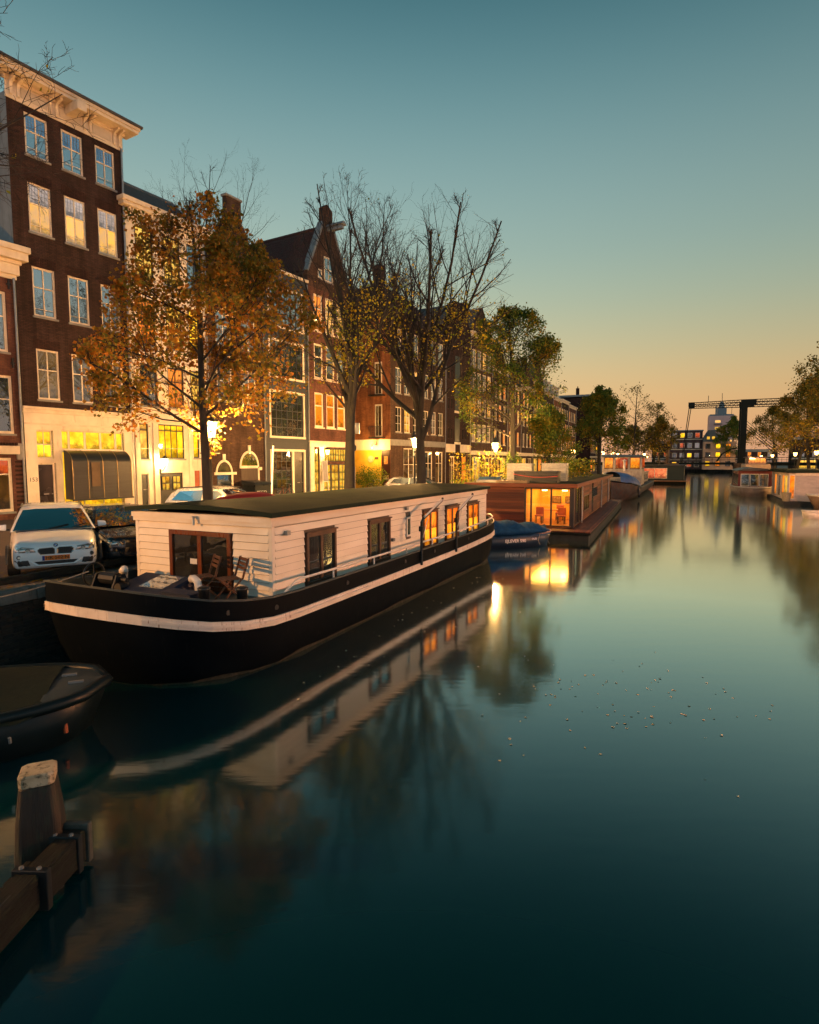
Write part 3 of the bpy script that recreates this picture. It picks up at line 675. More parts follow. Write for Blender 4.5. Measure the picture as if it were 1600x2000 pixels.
# ---------- house E : blue-black front with studio windows
hE = [(.42, 11.55, 3.5, 2.62), (.42, 8.2, 3.5, 2.5), (.42, 4.22, 3.5, 3.1), (.42, 0, 3.5, 3.36)]
Eh = house('dark_house', 'blue black painted house with large grid studio windows framed in white', 15.06, 19.46, 15.1, BLUEBLACK, hE)
BLK = pm('black steel bars', (.01, .012, .014), (.016, .018, .02), rough=.4)
for i, (x, z, w_, h_) in enumerate(hE):
    MB().box(x - .02, x + .12, -.02, .14, z, z + h_).box(x + w_ - .12, x + w_ + .02, -.02, .14, z, z + h_).box(x + .12, x + w_ - .12, -.02, .14, z + h_ - .13, z + h_ + .02).box(x - .04, x + w_ + .04, -.05, .14, z - .1, z + .03).build('outer_frame', TRIM, Eh)
    if i < 3: window(Eh, x + .12, z + .03, w_ - .24, h_ - .16, 6, (.25, .25, .25, .25) if i < 2 else (.2, .2, .2, .2, .2), .05, .045, BLK, (G_SKY, G_SKY, G_DARK)[i], sill=False, thick=.04)
    else:
        window(Eh, x + .12, .03, 2.0, h_ - .16, 4, (.2, .2, .2, .2, .2), .05, .045, BLK, [G_DARK, G_DARK, L_DIM], sill=False, thick=.04)
        MB().box(x + 2.14, x + 2.34, .0, .12, 0, h_ - .13).build('mullion', TRIM, Eh)
        plank_door(Eh, x + 2.36, 0, .98, h_ - .14, DARKPAINT, BLK)
MB().box(-.02, 4.42, -.05, 0, 3.8, 3.92).build('band', BLUEBLACK, Eh)
MB().box(-.05, 4.45, -.12, .1, 15.1, 15.28).build('parapet_cap', TRIM, Eh, bevel=.02)
# ---------- house F : red brick spout-gabled warehouse
hF = [(x, z, 1.02, h) for z, h in ((11.98, 2.6), (8.58, 2.5), (5.05, 2.52)) for x in (.62, 1.98, 3.3)] + [(.45, .05, .62, 3.4), (1.55, .05, 2.9, 2.3), (1.55, 2.52, 2.9, .98)]
Fh = house('gabled_brick_house', 'red brick canal warehouse with spout gable and hoist beam, cream shopfront', 19.48, 24.3, 15.0, BRICK_RED, hF, depth=12)
MB().prism([(0, 15.0), (4.82, 15.0), (4.82, 16.1), (2.95, 19.9), (2.95, 20.95), (2.35, 21.3), (1.85, 20.95), (1.85, 19.9), (0, 16.1)], 'y', 0, .4).build('gable', BRICK_BR, Fh)
MB().hexa([(-.06, -.05, 16.05), (.1, -.05, 16.0), (.1, .46, 16.0), (-.06, .46, 16.05)], [(1.77, -.05, 19.95), (1.93, -.05, 19.85), (1.93, .46, 19.85), (1.77, .46, 19.95)]).build('coping', LEAD, Fh)
MB().hexa([(4.72, -.05, 16.0), (4.88, -.05, 16.05), (4.88, .46, 16.05), (4.72, .46, 16.0)], [(2.89, -.05, 19.85), (3.05, -.05, 19.95), (3.05, .46, 19.95), (2.89, .46, 19.85)]).build('coping', LEAD, Fh)
gr = gable_roof(Fh, 4.82, 15.9, 19.6, 12, TILE_RED); pantiles(Fh, 4.82, 15.9, 19.6, 12, TILE_RED, gr)
MB().tube([(2.41, .4, 19.78), (2.41, 12, 19.78)], .13, 6).build('ridge', TILE_RED, gr)
MB().box(2.25, 2.57, -1.35, .2, 19.35, 19.62).hexa([(2.1, -1.5, 19.62), (2.72, -1.5, 19.62), (2.72, .2, 19.62), (2.1, .2, 19.62)], [(2.3, -1.5, 19.86), (2.52, -1.5, 19.86), (2.52, .2, 19.86), (2.3, .2, 19.86)]).build('hoist_beam', LEAD, Fh, bevel=.02)
MB().tube([(2.41, -1.2, 19.35), (2.41, -1.2, 19.1)], .02, 5).build('hook', BLACKIRON, Fh)
window(Fh, 1.86, 15.75, 1.0, 1.75, 2, (.5, .5), .08, .04, TRIM, G_SKY, y=-.05); window(Fh, 1.16, 15.8, .42, .62, 1, (1,), .07, .04, TRIM, G_SKY, y=-.05); window(Fh, 3.14, 15.8, .42, .62, 1, (1,), .07, .04, TRIM, G_SKY, y=-.05)
for i, (x, z, w_, h_) in enumerate(hF[:9]):
    g = [L_AMB, L_SUN, L_SUN, G_DARK, G_DARK, G_SKY, L_AMB, L_AMB, L_AMB][i]
    window(Fh, x, z, w_, h_, 1, (.64, .36), .13, .04, TRIM, g, sill=TRIM, thick=.09)
MB().lathe([(.02, 12.55), (.09, 12.62), (.11, 12.7), (.06, 12.78)], 8, (.98, .0)).build('window_bulb', glow('bare bulb', (1, .62, .2), 30), Fh)
cornice(Fh, 4.82, 3.62, [(.05, 0, .3), (.16, .3, .42)], TRIM, name='shop_cornice')
for x0, x1 in ((.02, .45), (1.07, 1.55), (4.45, 4.8)): MB().box(x0, x1, -.06, -.003, 0, 3.62).build('pilaster', TRIM, Fh, bevel=.01)
window(Fh, .45, .05, .62, 3.4, 2, (.25, .25, .25, .25), .05, .03, DKS, L_YEL2, sill=False, thick=.03)
window(Fh, 1.55, 2.52, 2.9, .98, 9, (.5, .5), .06, .035, DKS, L_YEL2, sill=False, thick=.025)
for i in range(3): window(Fh, 1.55 + i * .967, .05, .966, 2.3, 2, (.16, .28, .28, .28), .09, .025, DKS, L_YEL2, sill=False, thick=.025, name='shop_door')
# ---------- building G : corner building past the side street
hG = [(x, z, 1.0, 2.25) for z in (5.15, 8.6, 12.0) for x in (.85, 2.35, 3.9, 5.85, 7.4, 8.9)] + [(2.2, .05, 2.9, 3.7), (6.2, .3, 1.5, 3.2), (8.4, .3, 1.5, 3.2)]
Gb = house('corner_building', 'brown brick corner building with a lit yellow side wall and steep roof', 30.33, 40.8, 15.0, BRICK_BR, hG, depth=10, side_mat=BRICK_OR)
for i, (x, z, w_, h_) in enumerate(hG[:18]): window(Gb, x, z, w_, h_, 2, (.33, .33, .34), .08, .035, TRIM, [G_DARK, G_DARK, L_BLI, G_SKY, G_DARK, L_SUN][(i * 5 + i // 6) % 6], thick=.03)
window(Gb, 2.2, .05, 2.9, 3.7, 3, (.6, .4), .1, .08, TRIM, [L_DIM, L_CUR], sill=False, top_glass=L_CUR, name='shop_window')
for x in (6.2, 8.4): window(Gb, x, .3, 1.5, 3.2, 2, (.65, .35), .1, .06, TRIM, [G_DARK, L_DIM], name='shop_window')
MB().box(-.06, 10.47, -.08, 0, 3.95, 4.5).build('stone_band', STONE, Gb, bevel=.02)
MB().box(-.09, -.003, .0, 10, 3.55, 4.5).build('side_band', STUCCO, Gb, bevel=.02)
MB().box(-.05, -.003, .95, 10, 0, 3.55).build('yellow_wall', pm('yellow painted wall', lin('e6b93a'), lin('cf9f28'), rough=.7, sc=1.5), Gb)
MB().box(-.07, -.003, .02, .93, 0, 3.6).build('dark_shop_end', pm('dark red shopfront', lin('3a1c18'), lin('2c1512'), rough=.4), Gb)
MB().box(-.1, -.072, .25, .62, 2.3, 3.0).build('poster', pm('pale poster', lin('c99a5a'), lin('7d4f24'), sc=8), Gb)
for (ya, za) in ((.85, 4.72), (.85, 8.4)):
    q = MB().box(-.05, .02, ya, ya + .75, za, za + 2.85).build('window', TRIM, Gb); MB().box(-.06, -.045, ya + .1, ya + .36, za + .1, za + 2.7).build('pane', L_DIM, q); MB().box(-.06, -.045, ya + .40, ya + .66, za + .1, za + 2.7).build('pane', L_CUR, q)
    bal = MB().box(-.6, 0, ya - .3, ya + 1.1, za - .12, za - .02)
    for k in range(8): bal.tube([(-.57, ya - .27 + k * .19, za), (-.57, ya - .27 + k * .19, za + .85)], .012, 4)
    bal.tube([(-.57, ya - .3, za + .87), (-.57, ya + 1.1, za + .87)], .02, 5).build('balcony', BLACKIRON, Gb)
MB().tube([(-.12, 2.05, 2.75), (-.03, 2.05, 2.75)], .3, 20).build('round_sign', pm('round enamel sign', lin('d8c49a'), lin('b09a70'), sc=6), Gb)
MB().box(-.08, -.05, 1.25, 1.65, 2.72, 2.95).build('name_plate', pm('dark name plate', (.1, .05, .02)), Gb)
gt = text_mesh('YONCE', .5, pm('chalk graffiti', lin('c8a888')), .002); link('graffiti', gt, Gb, loc=(-.075, .46, 1.1), rot=(R(90), R(-8), R(-90))).scale = (.42, 1, 1)
MB().add([(-.2, -.2, 15.0), (10.6, -.2, 15.0), (10.6, 10.2, 15.0), (-.2, 10.2, 15.0), (3.0, 3.2, 18.9), (7.6, 3.2, 18.9), (7.6, 6.8, 18.9), (3.0, 6.8, 18.9)], [(0, 1, 5, 4), (1, 2, 6, 5), (2, 3, 7, 6), (3, 0, 4, 7), (4, 5, 6, 7)]).build('roof', TILE_RED, Gb)
cornice(Gb, 10.47, 14.7, [(.1, 0, .2), (.25, .2, .36)], BRICK_WH)
MB().box(2.1, 2.8, 2.4, 3.2, 16.5, 20.2).box(2.05, 2.85, 2.35, 3.25, 20.2, 20.35).build('chimney', BRICK_WH, Gb); MB().box(.3, 1.0, 6, 6.8, 15.4, 18.2).build('chimney', BRICK_WH, Gb)
# ---------- building H : warehouse with shutters and slit windows
hH = [(x, z, .38, 1.15) for z in (4.9, 8.0, 11.0, 13.8) for x in (.55, 1.3, 4.0, 4.75)] + [(2.15, z, 1.25, 2.5) for z in (4.6, 7.9, 11.1)] + [(1.0, .1, 1.1, 3.0), (3.9, .1, 1.2, 3.0)]
Hh = house('warehouse', 'dark brick warehouse with a column of green hatch doors and slit windows', 40.82, 46.8, 16.6, BRICK_WH, hH)
for x, z, w_, h_ in hH[:16]: window(Hh, x, z, w_, h_, 1, (1,), .05, .03, DKS, G_DARK, joinp=True, sill=False)
for x, z, w_, h_ in hH[16:19]:
    o = MB().box(x, x + w_ / 2 - .01, .03, .08, z, z + h_).box(x + w_ / 2 + .01, x + w_, .03, .08, z, z + h_).build('hatch', pm('bottle green hatch', (.012, .028, .026), (.02, .036, .032), rough=.4), Hh)
    MB().box(x - .1, x + w_ + .1, -.05, .1, z - .25, z - .02).build('hatch_sill', TRIM, o)
window(Hh, 1.0, .1, 1.1, 3.0, 2, (.7, .3), .12, .05, TRIM, L_DIM, sill=False); window(Hh, 3.9, .1, 1.2, 3.0, 1, (.7, .3), .1, .05, BRICK_WH, L_AMB, sill=False)
for x0, x1 in ((0, 2.1), (3.4, 5.98)): MB().box(x0, x1, -.1, 0, 3.5, 4.35).build('shop_fascia', STUCCO, Hh, bevel=.02)
MB().prism([(0, 16.6), (5.98, 16.6), (5.2, 17.6), (3.9, 19.2), (2.1, 19.2), (.8, 17.6)], 'y', 0, .35).build('gable', BRICK_WH, Hh); gable_roof(Hh, 5.98, 16.5, 19.0, 9, TILE_GR)
# ---------- row of houses I onward
def plain_house(i, t0, t1, h, mat, cols, zrows, wh, label, roof, org=None, ang=FANG, gf=L_DIM, glasses=(G_SKY, G_DARK, L_SUN, G_SKY), join=True, name='canal_house', group='terraced houses further along the quay'):
    w_ = t1 - t0; gap = (w_ - cols * wh[0]) / (cols + 1); holes = [(gap + k * (wh[0] + gap), z, wh[0], wh[1]) for z in zrows for k in range(cols)]
    gh = [(w_ * .1, .1, w_ * .34, 2.9), (w_ * .56, .1, w_ * .34, 2.9)]
    o = house(name, label, t0, t1, h, mat, holes + gh, org=org, ang=ang, group=group)
    rr = random.Random(i * 7 + 3)
    for (x, z, a, b) in holes: window(o, x, z, a, b, 2, (.6, .4), .12, .05, TRIM, rr.choice(glasses), joinp=join, sill=TRIM if join else True, thick=.08)
    for (x, z, a, b) in gh: window(o, x, z, a, b, 2, (.72, .28), .1, .06, TRIM, rr.choice((gf, L_YEL2, L_AMB)), joinp=True, sill=False, name='shop_window')
    cornice(o, w_, 3.3, [(.08, 0, .3), (.2, .3, .45)], TRIM, name='shop_cornice')
    cornice(o, w_, h - .1, [(.1, 0, .35), (.3, .35, .55)], TRIM)
    if roof == 'mansard':
        MB().hexa([(0, .1, h + .4), (w_, .1, h + .4), (w_, 9, h + .4), (0, 9, h + .4)], [(0.1, 1.2, h + 2.9), (w_ - .1, 1.2, h + 2.9), (w_ - .1, 8, h + 3.2), (0.1, 8, h + 3.2)]).build('roof', LEAD, o)
        for k in (.18, .58):
            d_ = MB().box(w_ * k, w_ * k + 1.3, .2, 1.6, h + .6, h + 2.2).box(w_ * k - .1, w_ * k + 1.4, .05, 1.7, h + 2.2, h + 2.35).build('dormer', TRIM, o); MB().box(w_ * k + .15, w_ * k + 1.15, .17, .195, h + .8, h + 2.05).build('pane', G_SKY, d_)
    elif roof == 'gable':
        MB().prism([(0, h + .4), (w_, h + .4), (w_ * .5, h + 3.6)], 'y', .02, .35).build('gable', mat, o); gable_roof(o, w_, h + .35, h + 3.4, 9, TILE_GR)
        MB().box(w_ * .5 - .35, w_ * .5 + .35, 2, 2.7, h + 2.5, h + 4.4).build('chimney', mat, o)
    else:
        MB().box(.1, w_ - .1, .4, 9, h + .3, h + .75).build('roof', LEAD, o)
        ch = MB().box(.3, 1.0, 3, 3.7, h + .7, h + 2.3)
        for q in range(3): ch.lathe([(.08, h + 2.3), (.07, h + 2.75)], 6, (.42 + q * .22, 3.35))
        ch.build('chimney', mat, o)
    return o
Ih = plain_house(1, 46.82, 52.9, 16.4, BRICK_BR, 4, (4.75, 7.65, 10.5, 13.0), (1.05, 2.0), 'brown brick house with four white windows per floor past the green-hatched warehouse', 'gable', join=False)
ROW = Vector((9.94, 72.0)); k_ = 0.
specs = [(6.4, 13.5, BRICK_WH, 3, 'gable', 'dark gabled house hidden behind the big dark green tree'), (6.8, 12.2, BRICK_RED, 3, 'flat', 'red brick flat roofed house behind the big dark green tree'),
         (7.0, 12.8, BRICK_BR, 3, 'gable', 'brown gabled house with chimney rising behind the green tree'), (6.6, 14.2, BRICK_RED, 4, 'gable', 'red gabled house partly hidden by the lower green tree'),
         (7.2, 13.4, BRICK_BR, 4, 'mansard', 'brown brick house with lead mansard roof and dormers'), (7.0, 13.2, BRICK_OR, 4, 'mansard', 'orange brick house with white dormers next to the round green tree'),
         (7.0, 13.4, BRICK_WH, 4, 'flat', 'dark flat roofed house just behind the round green tree'), (8.0, 13.0, BRICK_RED, 4, 'flat', 'red house beyond the round green tree'),
         (9.0, 17.5, BRICK_WH, 4, 'flat', 'tall dark block beyond the round green tree'), (9.0, 15.0, BRICK_BR, 4, 'gable', 'farthest gabled house on the left bank')]
for i, (w_, h_, m_, c_, rf, lb) in enumerate(specs):
    p = ROW + BD * k_; k_ += w_ + .04
    plain_house(i + 10, 0, w_, h_, m_, c_, (4.6, 7.6, 10.3) if h_ > 12 else (4.6, 7.6), (1.05, 1.9), lb, rf, org=p, ang=BANG, glasses=(G_SKY, G_SKY, L_SUN, G_DARK, L_AMB))
    if i == 7: k_ += 20
# right bank houses behind the trees
rl = ['dark red house on the right bank behind the trees', 'brown gabled house on the right bank behind the street lamps', 'red house with lit windows on the right bank behind the white boat', 'orange brick house on the right bank behind the trees', 'brown house on the right bank near the drawbridge', 'dark house on the right bank beyond the drawbridge']
k_ = 48.
for i in range(6):
    w_ = (8.5, 9, 8, 10, 9, 12)[i]; p = bpos(k_ + w_, RV + 11.5); k_ += w_ + (.05 if i != 3 else 6)
    plain_house(i + 30, 0, w_, (11.5, 12.5, 11.8, 12.2, 11, 13)[i], (BRICK_RED, BRICK_BR, BRICK_RED, BRICK_OR, BRICK_BR, BRICK_WH)[i], 4, (4.4, 7.2), (1.1, 1.9), rl[i], ('flat', 'gable')[i % 2], org=p, ang=BANG + math.pi, glasses=(L_AMB, L_RED, G_SKY, L_YEL2), gf=L_AMB, group='houses on the right bank')
# ================================================================== the white houseboat
HULL = pm('black hull paint', (.0014, .0028, .0045), (.003, .0055, .008), rough=.6, spec=.06, sc=1.5, stain=(.022, .02, .018), stain_p=(.6, .85), stain_sc=(3.5, 3.5, .3), bump=.2, bsc=6, bdist=.02)
STRAKE = pm('white strake paint', lin('eadfd3'), lin('d2c2b2'), rough=.45, sc=2, stain=lin('8a5a38'), stain_p=(.58, .72), stain_sc=(6, 6, .6), bump=.05)
DECKM = pm('green grey deck paint', (.03, .042, .04), (.05, .062, .058), rough=.55, sc=3, bump=.1)
BOARD = pm('cream board paint', lin('efe6d6'), lin('ded0bb'), rough=.5, sc=1.5, stretch=(.3, 1, 1), stain=lin('ab9878'), stain_p=(.66, .9), stain_sc=(1.2, 1.2, .8), bump=.04)
VARN = pm('varnished mahogany', lin('7a3c1c'), lin('54270f'), rough=.28, sc=2.5, stretch=(1, 6, 1), coat=.4)
GREYWOOD = pm('weathered brown frame', lin('5b3b24'), lin('3c2819'), rough=.55, sc=3, stretch=(1, 6, 1), bump=.1)
FELT = pm('mossy roofing felt', (.022, .034, .026), (.038, .05, .034), rough=1.0, spec=.03, sc=1.1, stain=(.045, .05, .024), stain_p=(.55, .8), stain_sc=(1.2, 1.2, 1.2), bump=.6, bsc=60, bdist=.01)
def catmull(xs, ys, x): return float(np.interp(x, xs, ys))
def smooth_interp(xs, ys, x):
    i = max(0, min(len(xs) - 2, int(np.searchsorted(xs, x)) - 1)); t = (x - xs[i]) / (xs[i + 1] - xs[i]); t = max(0, min(1, t)); t = t * t * (3 - 2 * t)
    return ys[i] * (1 - t) + ys[i + 1] * t
boat = thing('houseboat', 'long black hulled houseboat with cream boarded cabin moored at the left quay', 'houseboat', (*BO, 0), BANG)
U0, U1, HB = -7.1, 11.15, 2.45
def sheer(u): return float(np.interp(u, [U0, -6.6, -6.0, -5.2, -4.4, -2.5, 0, 4, 6.5, 8, 9.5, U1], [1.84, 1.68, 1.53, 1.41, 1.365, 1.36, 1.36, 1.375, 1.405, 1.45, 1.53, 1.66]))
def outline(k, n=26, shrink=0.0, flare=0.0):
    """closed plan outline, stern centre -> starboard -> stem -> port"""
    pts = []
    bl, sl = 2.7, 2.6
    for i in range(n + 1):                          # starboard from stem to stern
        t = i / n; s = t
        u = U0 + (U1 - U0) * (.5 - .5 * math.cos(math.pi * s))
        b = HB
        if u < U0 + bl: q = (U0 + bl - u) / bl; b = HB * max(0, 1 - q ** 2.3) ** (1 / 2.35)
        if u > U1 - sl: q = (u - (U1 - sl)) / sl; b = min(b, HB * max(0, 1 - q ** 2.6) ** (1 / 2.3))
        pts.append((u, b))
    full = [(u, -b) for u, b in pts] + [(u, b) for u, b in pts[::-1][1:-1]]    # y = -v : starboard is negative y
    res = []
    for u, y in full:
        uc = (U0 + U1) / 2
        res.append((uc + (u - uc) * (1 - k), y * (1 - shrink)))
    return res
def hull_ring(zf, k, sh): return [(x, y, zf(x)) for x, y in outline(k, shrink=sh)]
levels = [(lambda u: -.5, .10, .16), (lambda u: .0, .055, .07), (lambda u: .28, .03, .035), (lambda u: sheer(u) - .62, .008, .01), (lambda u: sheer(u) - .3, 0, 0), (lambda u: sheer(u), .0, -.0)]
rings = [hull_ring(*l) for l in levels]
N = len(rings[0]); hb = MB()
for r_ in rings: hb.v += r_
for i in range(len(rings) - 1):
    for j in range(N): hb.f.append((i * N + j, i * N + (j + 1) % N, (i + 1) * N + (j + 1) % N, (i + 1) * N + j))
hb.f = [f[::-1] for f in hb.f]
hb.build('hull', HULL, boat, smooth=True)
def band(z0, z1, out, name, mat, thick=.05, par=boat, us=None):
    """a strip running round the hull"""
    mb = MB(); o = outline(0, shrink=0)
    sc = 1 + out / HB
    q = []
    for (x, y) in o:
        s = sheer(x); xo = x + (out if x > 8 else -out if x < -3 else 0) * (1 - abs(y) / HB)
        q.append([(x, y * .985, s + z0), (xo, y * sc, s + z0), (xo, y * sc, s + z1), (x, y * .985, s + z1)])
    n = len(q)
    for a in q: mb.v += a
    for i in range(n):
        if us and not (us[0] <= o[i][0] <= us[1] and us[0] <= o[(i + 1) % n][0] <= us[1]): continue
        for j in range(4): mb.f.append((i * 4 + j, i * 4 + (j + 1) % 4, ((i + 1) % n) * 4 + (j + 1) % 4, ((i + 1) % n) * 4 + j))
    return mb.build(name, mat, par)
band(-.535, -.365, .03, 'rubbing_strake', STRAKE)
band(-.475, -.425, .065, 'strake_bead', STRAKE, us=(-7, -1.2))
band(-.0, .035, .03, 'cap_rail', DECKM)
ALG = pm('waterline weed', (.035, .032, .018), (.012, .016, .008), rough=.9, sc=9, bump=.6, bsc=30, stain=(.07, .055, .035), stain_p=(.55, .7), stain_sc=(5, 5, 2))
r0 = hull_ring(lambda u: -.05, .0565, .072); r1 = hull_ring(lambda u: .055 + .03 * math.sin(u * 3.1) + .02 * math.sin(u * 7.7), .048, .058); wg = MB(); wg.v = [(x * 1.0015, y * 1.004, z) for x, y, z in r0 + r1]; ng = len(r0)
for j in range(ng): wg.f.append((j, ng + j, ng + (j + 1) % ng, (j + 1) % ng))
wg.build('waterline_growth', ALG, boat)
mb = MB(); o_ = [(x * .995 + .01, y * .97) for x, y in outline(0)]
for x, y in o_: mb.v.append((x, y, sheer(x) + .02))
for x, y in o_: mb.v.append((x, y, sheer(x) - .19))
n_ = len(o_)
for i in range(n_): mb.f.append((i, (i + 1) % n_, n_ + (i + 1) % n_, n_ + i))
mb.build('bulwark_inside', DECKM, boat, smooth=True)
mb = MB(); h_ = n_ // 2
for x, y in o_: mb.v.append((x, y, sheer(x) - .19))
for i in range(h_): mb.f.append((i, i + 1, (n_ - i - 1) % n_, (n_ - i) % n_))
mb.build('deck', DECKM, boat)
for u, dz in ((-5.75, -.2), (-4.7, -.2), (-2.1, -.18), (1.0, -.16), (3.1, -.16), (6.2, -.16)):
    q = (U0 + 2.9 - u) / 2.9; y = -HB * (max(0, 1 - max(q, 0) ** 2.3) ** (1 / 2.35))
    MB().tube([(u - .01, y - .02, sheer(u) + dz), (u, y + .03, sheer(u) + dz)], .05, 10).build('scupper', BLACKIRON, boat)
# cabin : core, corner posts, fascia, clapboards
CU0, CU1, CY0, CY1, CZ0, CZ1 = -4.13, 9.9, -1.9, 2.05, 1.2, 2.84      # y = -v
MB().box(CU0 + .03, CU1 - .03, CY0 + .03, CY1 - .03, 1.0, CZ1).build('cabin_wall', pm('shadow dark cabin core', (.10, .07, .05), (.07, .05, .035)), boat)  # dark core colour paints shadow lines into the gaps between boards
wins = [(-2.97, -1.75, 1.20, 2.39, 'd'), (-.12, 1.1, 1.23, 2.40, 'g'), (3.4, 4.6, 1.20, 2.41, 'l'), (5.34, 6.6, 1.19, 2.41, 'l'), (7.56, 8.86, 1.24, 2.38, 'l')]
smallw = (2.2, 2.5, 1.73, 2.32)
zb = [1.16 + i * .1655 for i in range(10)]
def board(par, axis, a0, a1, z0, z1, base, out):
    """one tapered clapboard; axis 'x' runs along the cabin side, 'y' across its front; base = wall plane, out = outward sign"""
    lo, hi = base + out * .042, base + out * .010
    if axis == 'x': b = [(a0, base, z0), (a1, base, z0), (a1, lo, z0), (a0, lo, z0)]; t = [(a0, base, z1), (a1, base, z1), (a1, hi, z1), (a0, hi, z1)]
    else: b = [(base, a0, z0), (base, a1, z0), (lo, a1, z0), (lo, a0, z0)]; t = [(base, a0, z1), (base, a1, z1), (hi, a1, z1), (hi, a0, z1)]
    return MB().hexa(b, t).build('board', BOARD, par)
bz = random.Random(3)
for z in zb:
    z1 = z + .150; segs = [(CU0 + .1, CU1 - .1)]
    for w_ in [(a, b, c, d) for a, b, c, d, _ in wins] + [smallw]:
        if z1 > w_[2] - .02 and z < w_[3] + .02:
            ns_ = []
            for a, b in segs:
                if w_[0] - .03 > a and w_[1] + .03 < b: ns_ += [(a, w_[0] - .03), (w_[1] + .03, b)]
                else: ns_.append((a, b))
            segs = ns_
    for a, b in segs: board(boat, 'x', a, b, z, min(z1, 2.66), CY0 + .03, -1)
    fs_ = [(CY0 + .1, CY1 - .1)]
    if z1 > 1.28 and z < 2.46: fs_ = [(CY0 + .1, -.86), (.98, CY1 - .1)]
    for a, b in fs_: board(boat, 'y', a, b, z, min(z1, 2.66), CU0 + .03, -1)
for (x, y) in ((CU0, CY0), (CU0, CY1 - .1), (CU1 - .1, CY0)): MB().box(x, x + .1, y, y + .1, 1.12, CZ1 - .02).build('corner_post', BOARD, boat, bevel=.008)
MB().box(CU0 - .03, CU1 + .03, CY0 - .035, CY0 + .03, 2.66, CZ1 + .02).build('fascia', BOARD, boat, bevel=.008)
MB().box(CU0 - .04, CU0 + .03, CY0 - .03, CY1 + .03, 2.64, CZ1 + .02).build('fascia', BOARD, boat, bevel=.008)
MB().box(CU0 - .07, CU0 - .04, CY0 - .04, CY1 + .04, 2.74, CZ1 + .01).build('fascia_moulding', BOARD, boat)
# cambered roof
mb = MB(); prof = []
for i in range(9):
    y = CY0 - .14 + (CY1 - CY0 + .28) * i / 8; prof.append((y, CZ1 + .02 + .10 * (1 - ((i - 4) / 4) ** 2)))
poly = prof + [(y, z + .1) for y, z in prof[::-1]]
MB().prism(poly, 'x', CU0 - .16, CU1 + .12).build('roof', FELT, boat)
L_BOAT = lit('boat cabin light', lin('ff8a1e'), lin('c8480e'), 1.7, 3.0, 0, .1)
L_BOAT2 = lit('boat lamp light', lin('ffb02a'), lin('f07a14'), 1.8, 2.2, 0, .1)
G_BOAT = glass_sky('houseboat glass', .34, base=(.02, .022, .02))
CURT = lit('lace curtain', lin('6e6a5a'), lin('2c2a24'), .18, 4, 5, .35)
for (a, b, c, d, k) in wins:
    fr = MB(); y0, y1 = CY0 - .05, CY0 + .06; f = .085
    fr.box(a, a + f, y0, y1, c, d); fr.box(b - f, b, y0, y1, c, d); fr.box(a + f, b - f, y0, y1, c, c + f); fr.box(a + f, b - f, y0, y1, d - f, d); m_ = (a + b) / 2
    fr.box(m_ - .05, m_ + .05, y0 + .01, y1, c + f, d - f)
    wo_ = fr.build('window', VARN if k == 'l' else GREYWOOD, boat, bevel=.006)
    for (p, q) in ((a + f, m_ - .05), (m_ + .05, b - f)):
        if k == 'l':
            MB().box(p, q, CY0 - .005, CY0 + .002, c + f, c + f + (d - c) * .42).build('pane', L_BOAT2, wo_); MB().box(p, q, CY0 - .005, CY0 + .002, c + f + (d - c) * .42, d - f).build('pane', L_BOAT, wo_)
        elif k == 'd':
            MB().box(p, q, CY0 - .005, CY0 + .002, c + f, c + (d - c) * .6).build('pane', G_BOAT, wo_); MB().box(p, q, CY0 - .005, CY0 + .002, c + (d - c) * .6, d - f).build('pane', CURT, wo_)
        else: MB().box(p, q, CY0 - .005, CY0 + .002, c + f, d - f).build('pane', G_BOAT, wo_)
    MB().box(a - .04, b + .04, y0 - .05, y0 + .01, c - .05, c + .005).build('sill', GREYWOOD, wo_)
    MB().box(a - .03, b + .03, y0 - .03, y0 + .03, d + .002, d + .035).build('drip_cap', GREYWOOD, wo_)
sw_ = MB().box(smallw[0], smallw[0] + .05, CY0 - .03, CY0 + .04, smallw[2], smallw[3]).box(smallw[1] - .05, smallw[1], CY0 - .03, CY0 + .04, smallw[2], smallw[3]).box(smallw[0] + .05, smallw[1] - .05, CY0 - .03, CY0 + .04, smallw[2], smallw[2] + .05).box(smallw[0] + .05, smallw[1] - .05, CY0 - .03, CY0 + .04, smallw[3] - .05, smallw[3]).build('vent_window', BOARD, boat)
MB().box(smallw[0] + .05, smallw[1] - .05, CY0 - .012, CY0, smallw[2] + .05, smallw[3] - .05).build('pane', G_DARK, sw_)
# glazed doors in the cabin front
fa, fb, fc, fd_ = -.83, .95, 1.30, 2.48
fr = MB(); f = .1; x0, x1 = CU0 - .05, CU0 + .06
fr.box(x0, x1, fa, fa + f, fc, fd_).box(x0, x1, fb - f, fb, fc, fd_).box(x0, x1, fa + f, fb - f, fc, fc + f).box(x0, x1, fa + f, fb - f, fd_ - f, fd_).box(x0 + .01, x1, .0, .12, fc + f, fd_ - f)
fw = fr.build('front_window', VARN, boat, bevel=.006)
MB().box(CU0 - .006, CU0 + .002, fa + f, .0, fc + f, fd_ - f).build('pane', glass_sky('front door glass', .12, base=(.012, .011, .009)), fw)
MB().box(CU0 - .006, CU0 + .002, .12, fb - f, fc + f, fd_ - f).build('pane', MATS['front door glass'], fw)
MB().box(CU0 - .012, CU0 - .007, .16, .36, 1.74, 1.86).build('paper_notice', pm('paper', (.7, .68, .62), (.62, .6, .55)), fw)
MB().box(x0 - .06, x0 + .02, fa - .05, fb + .05, fc - .1, fc + .003).build('sill', VARN, fw)
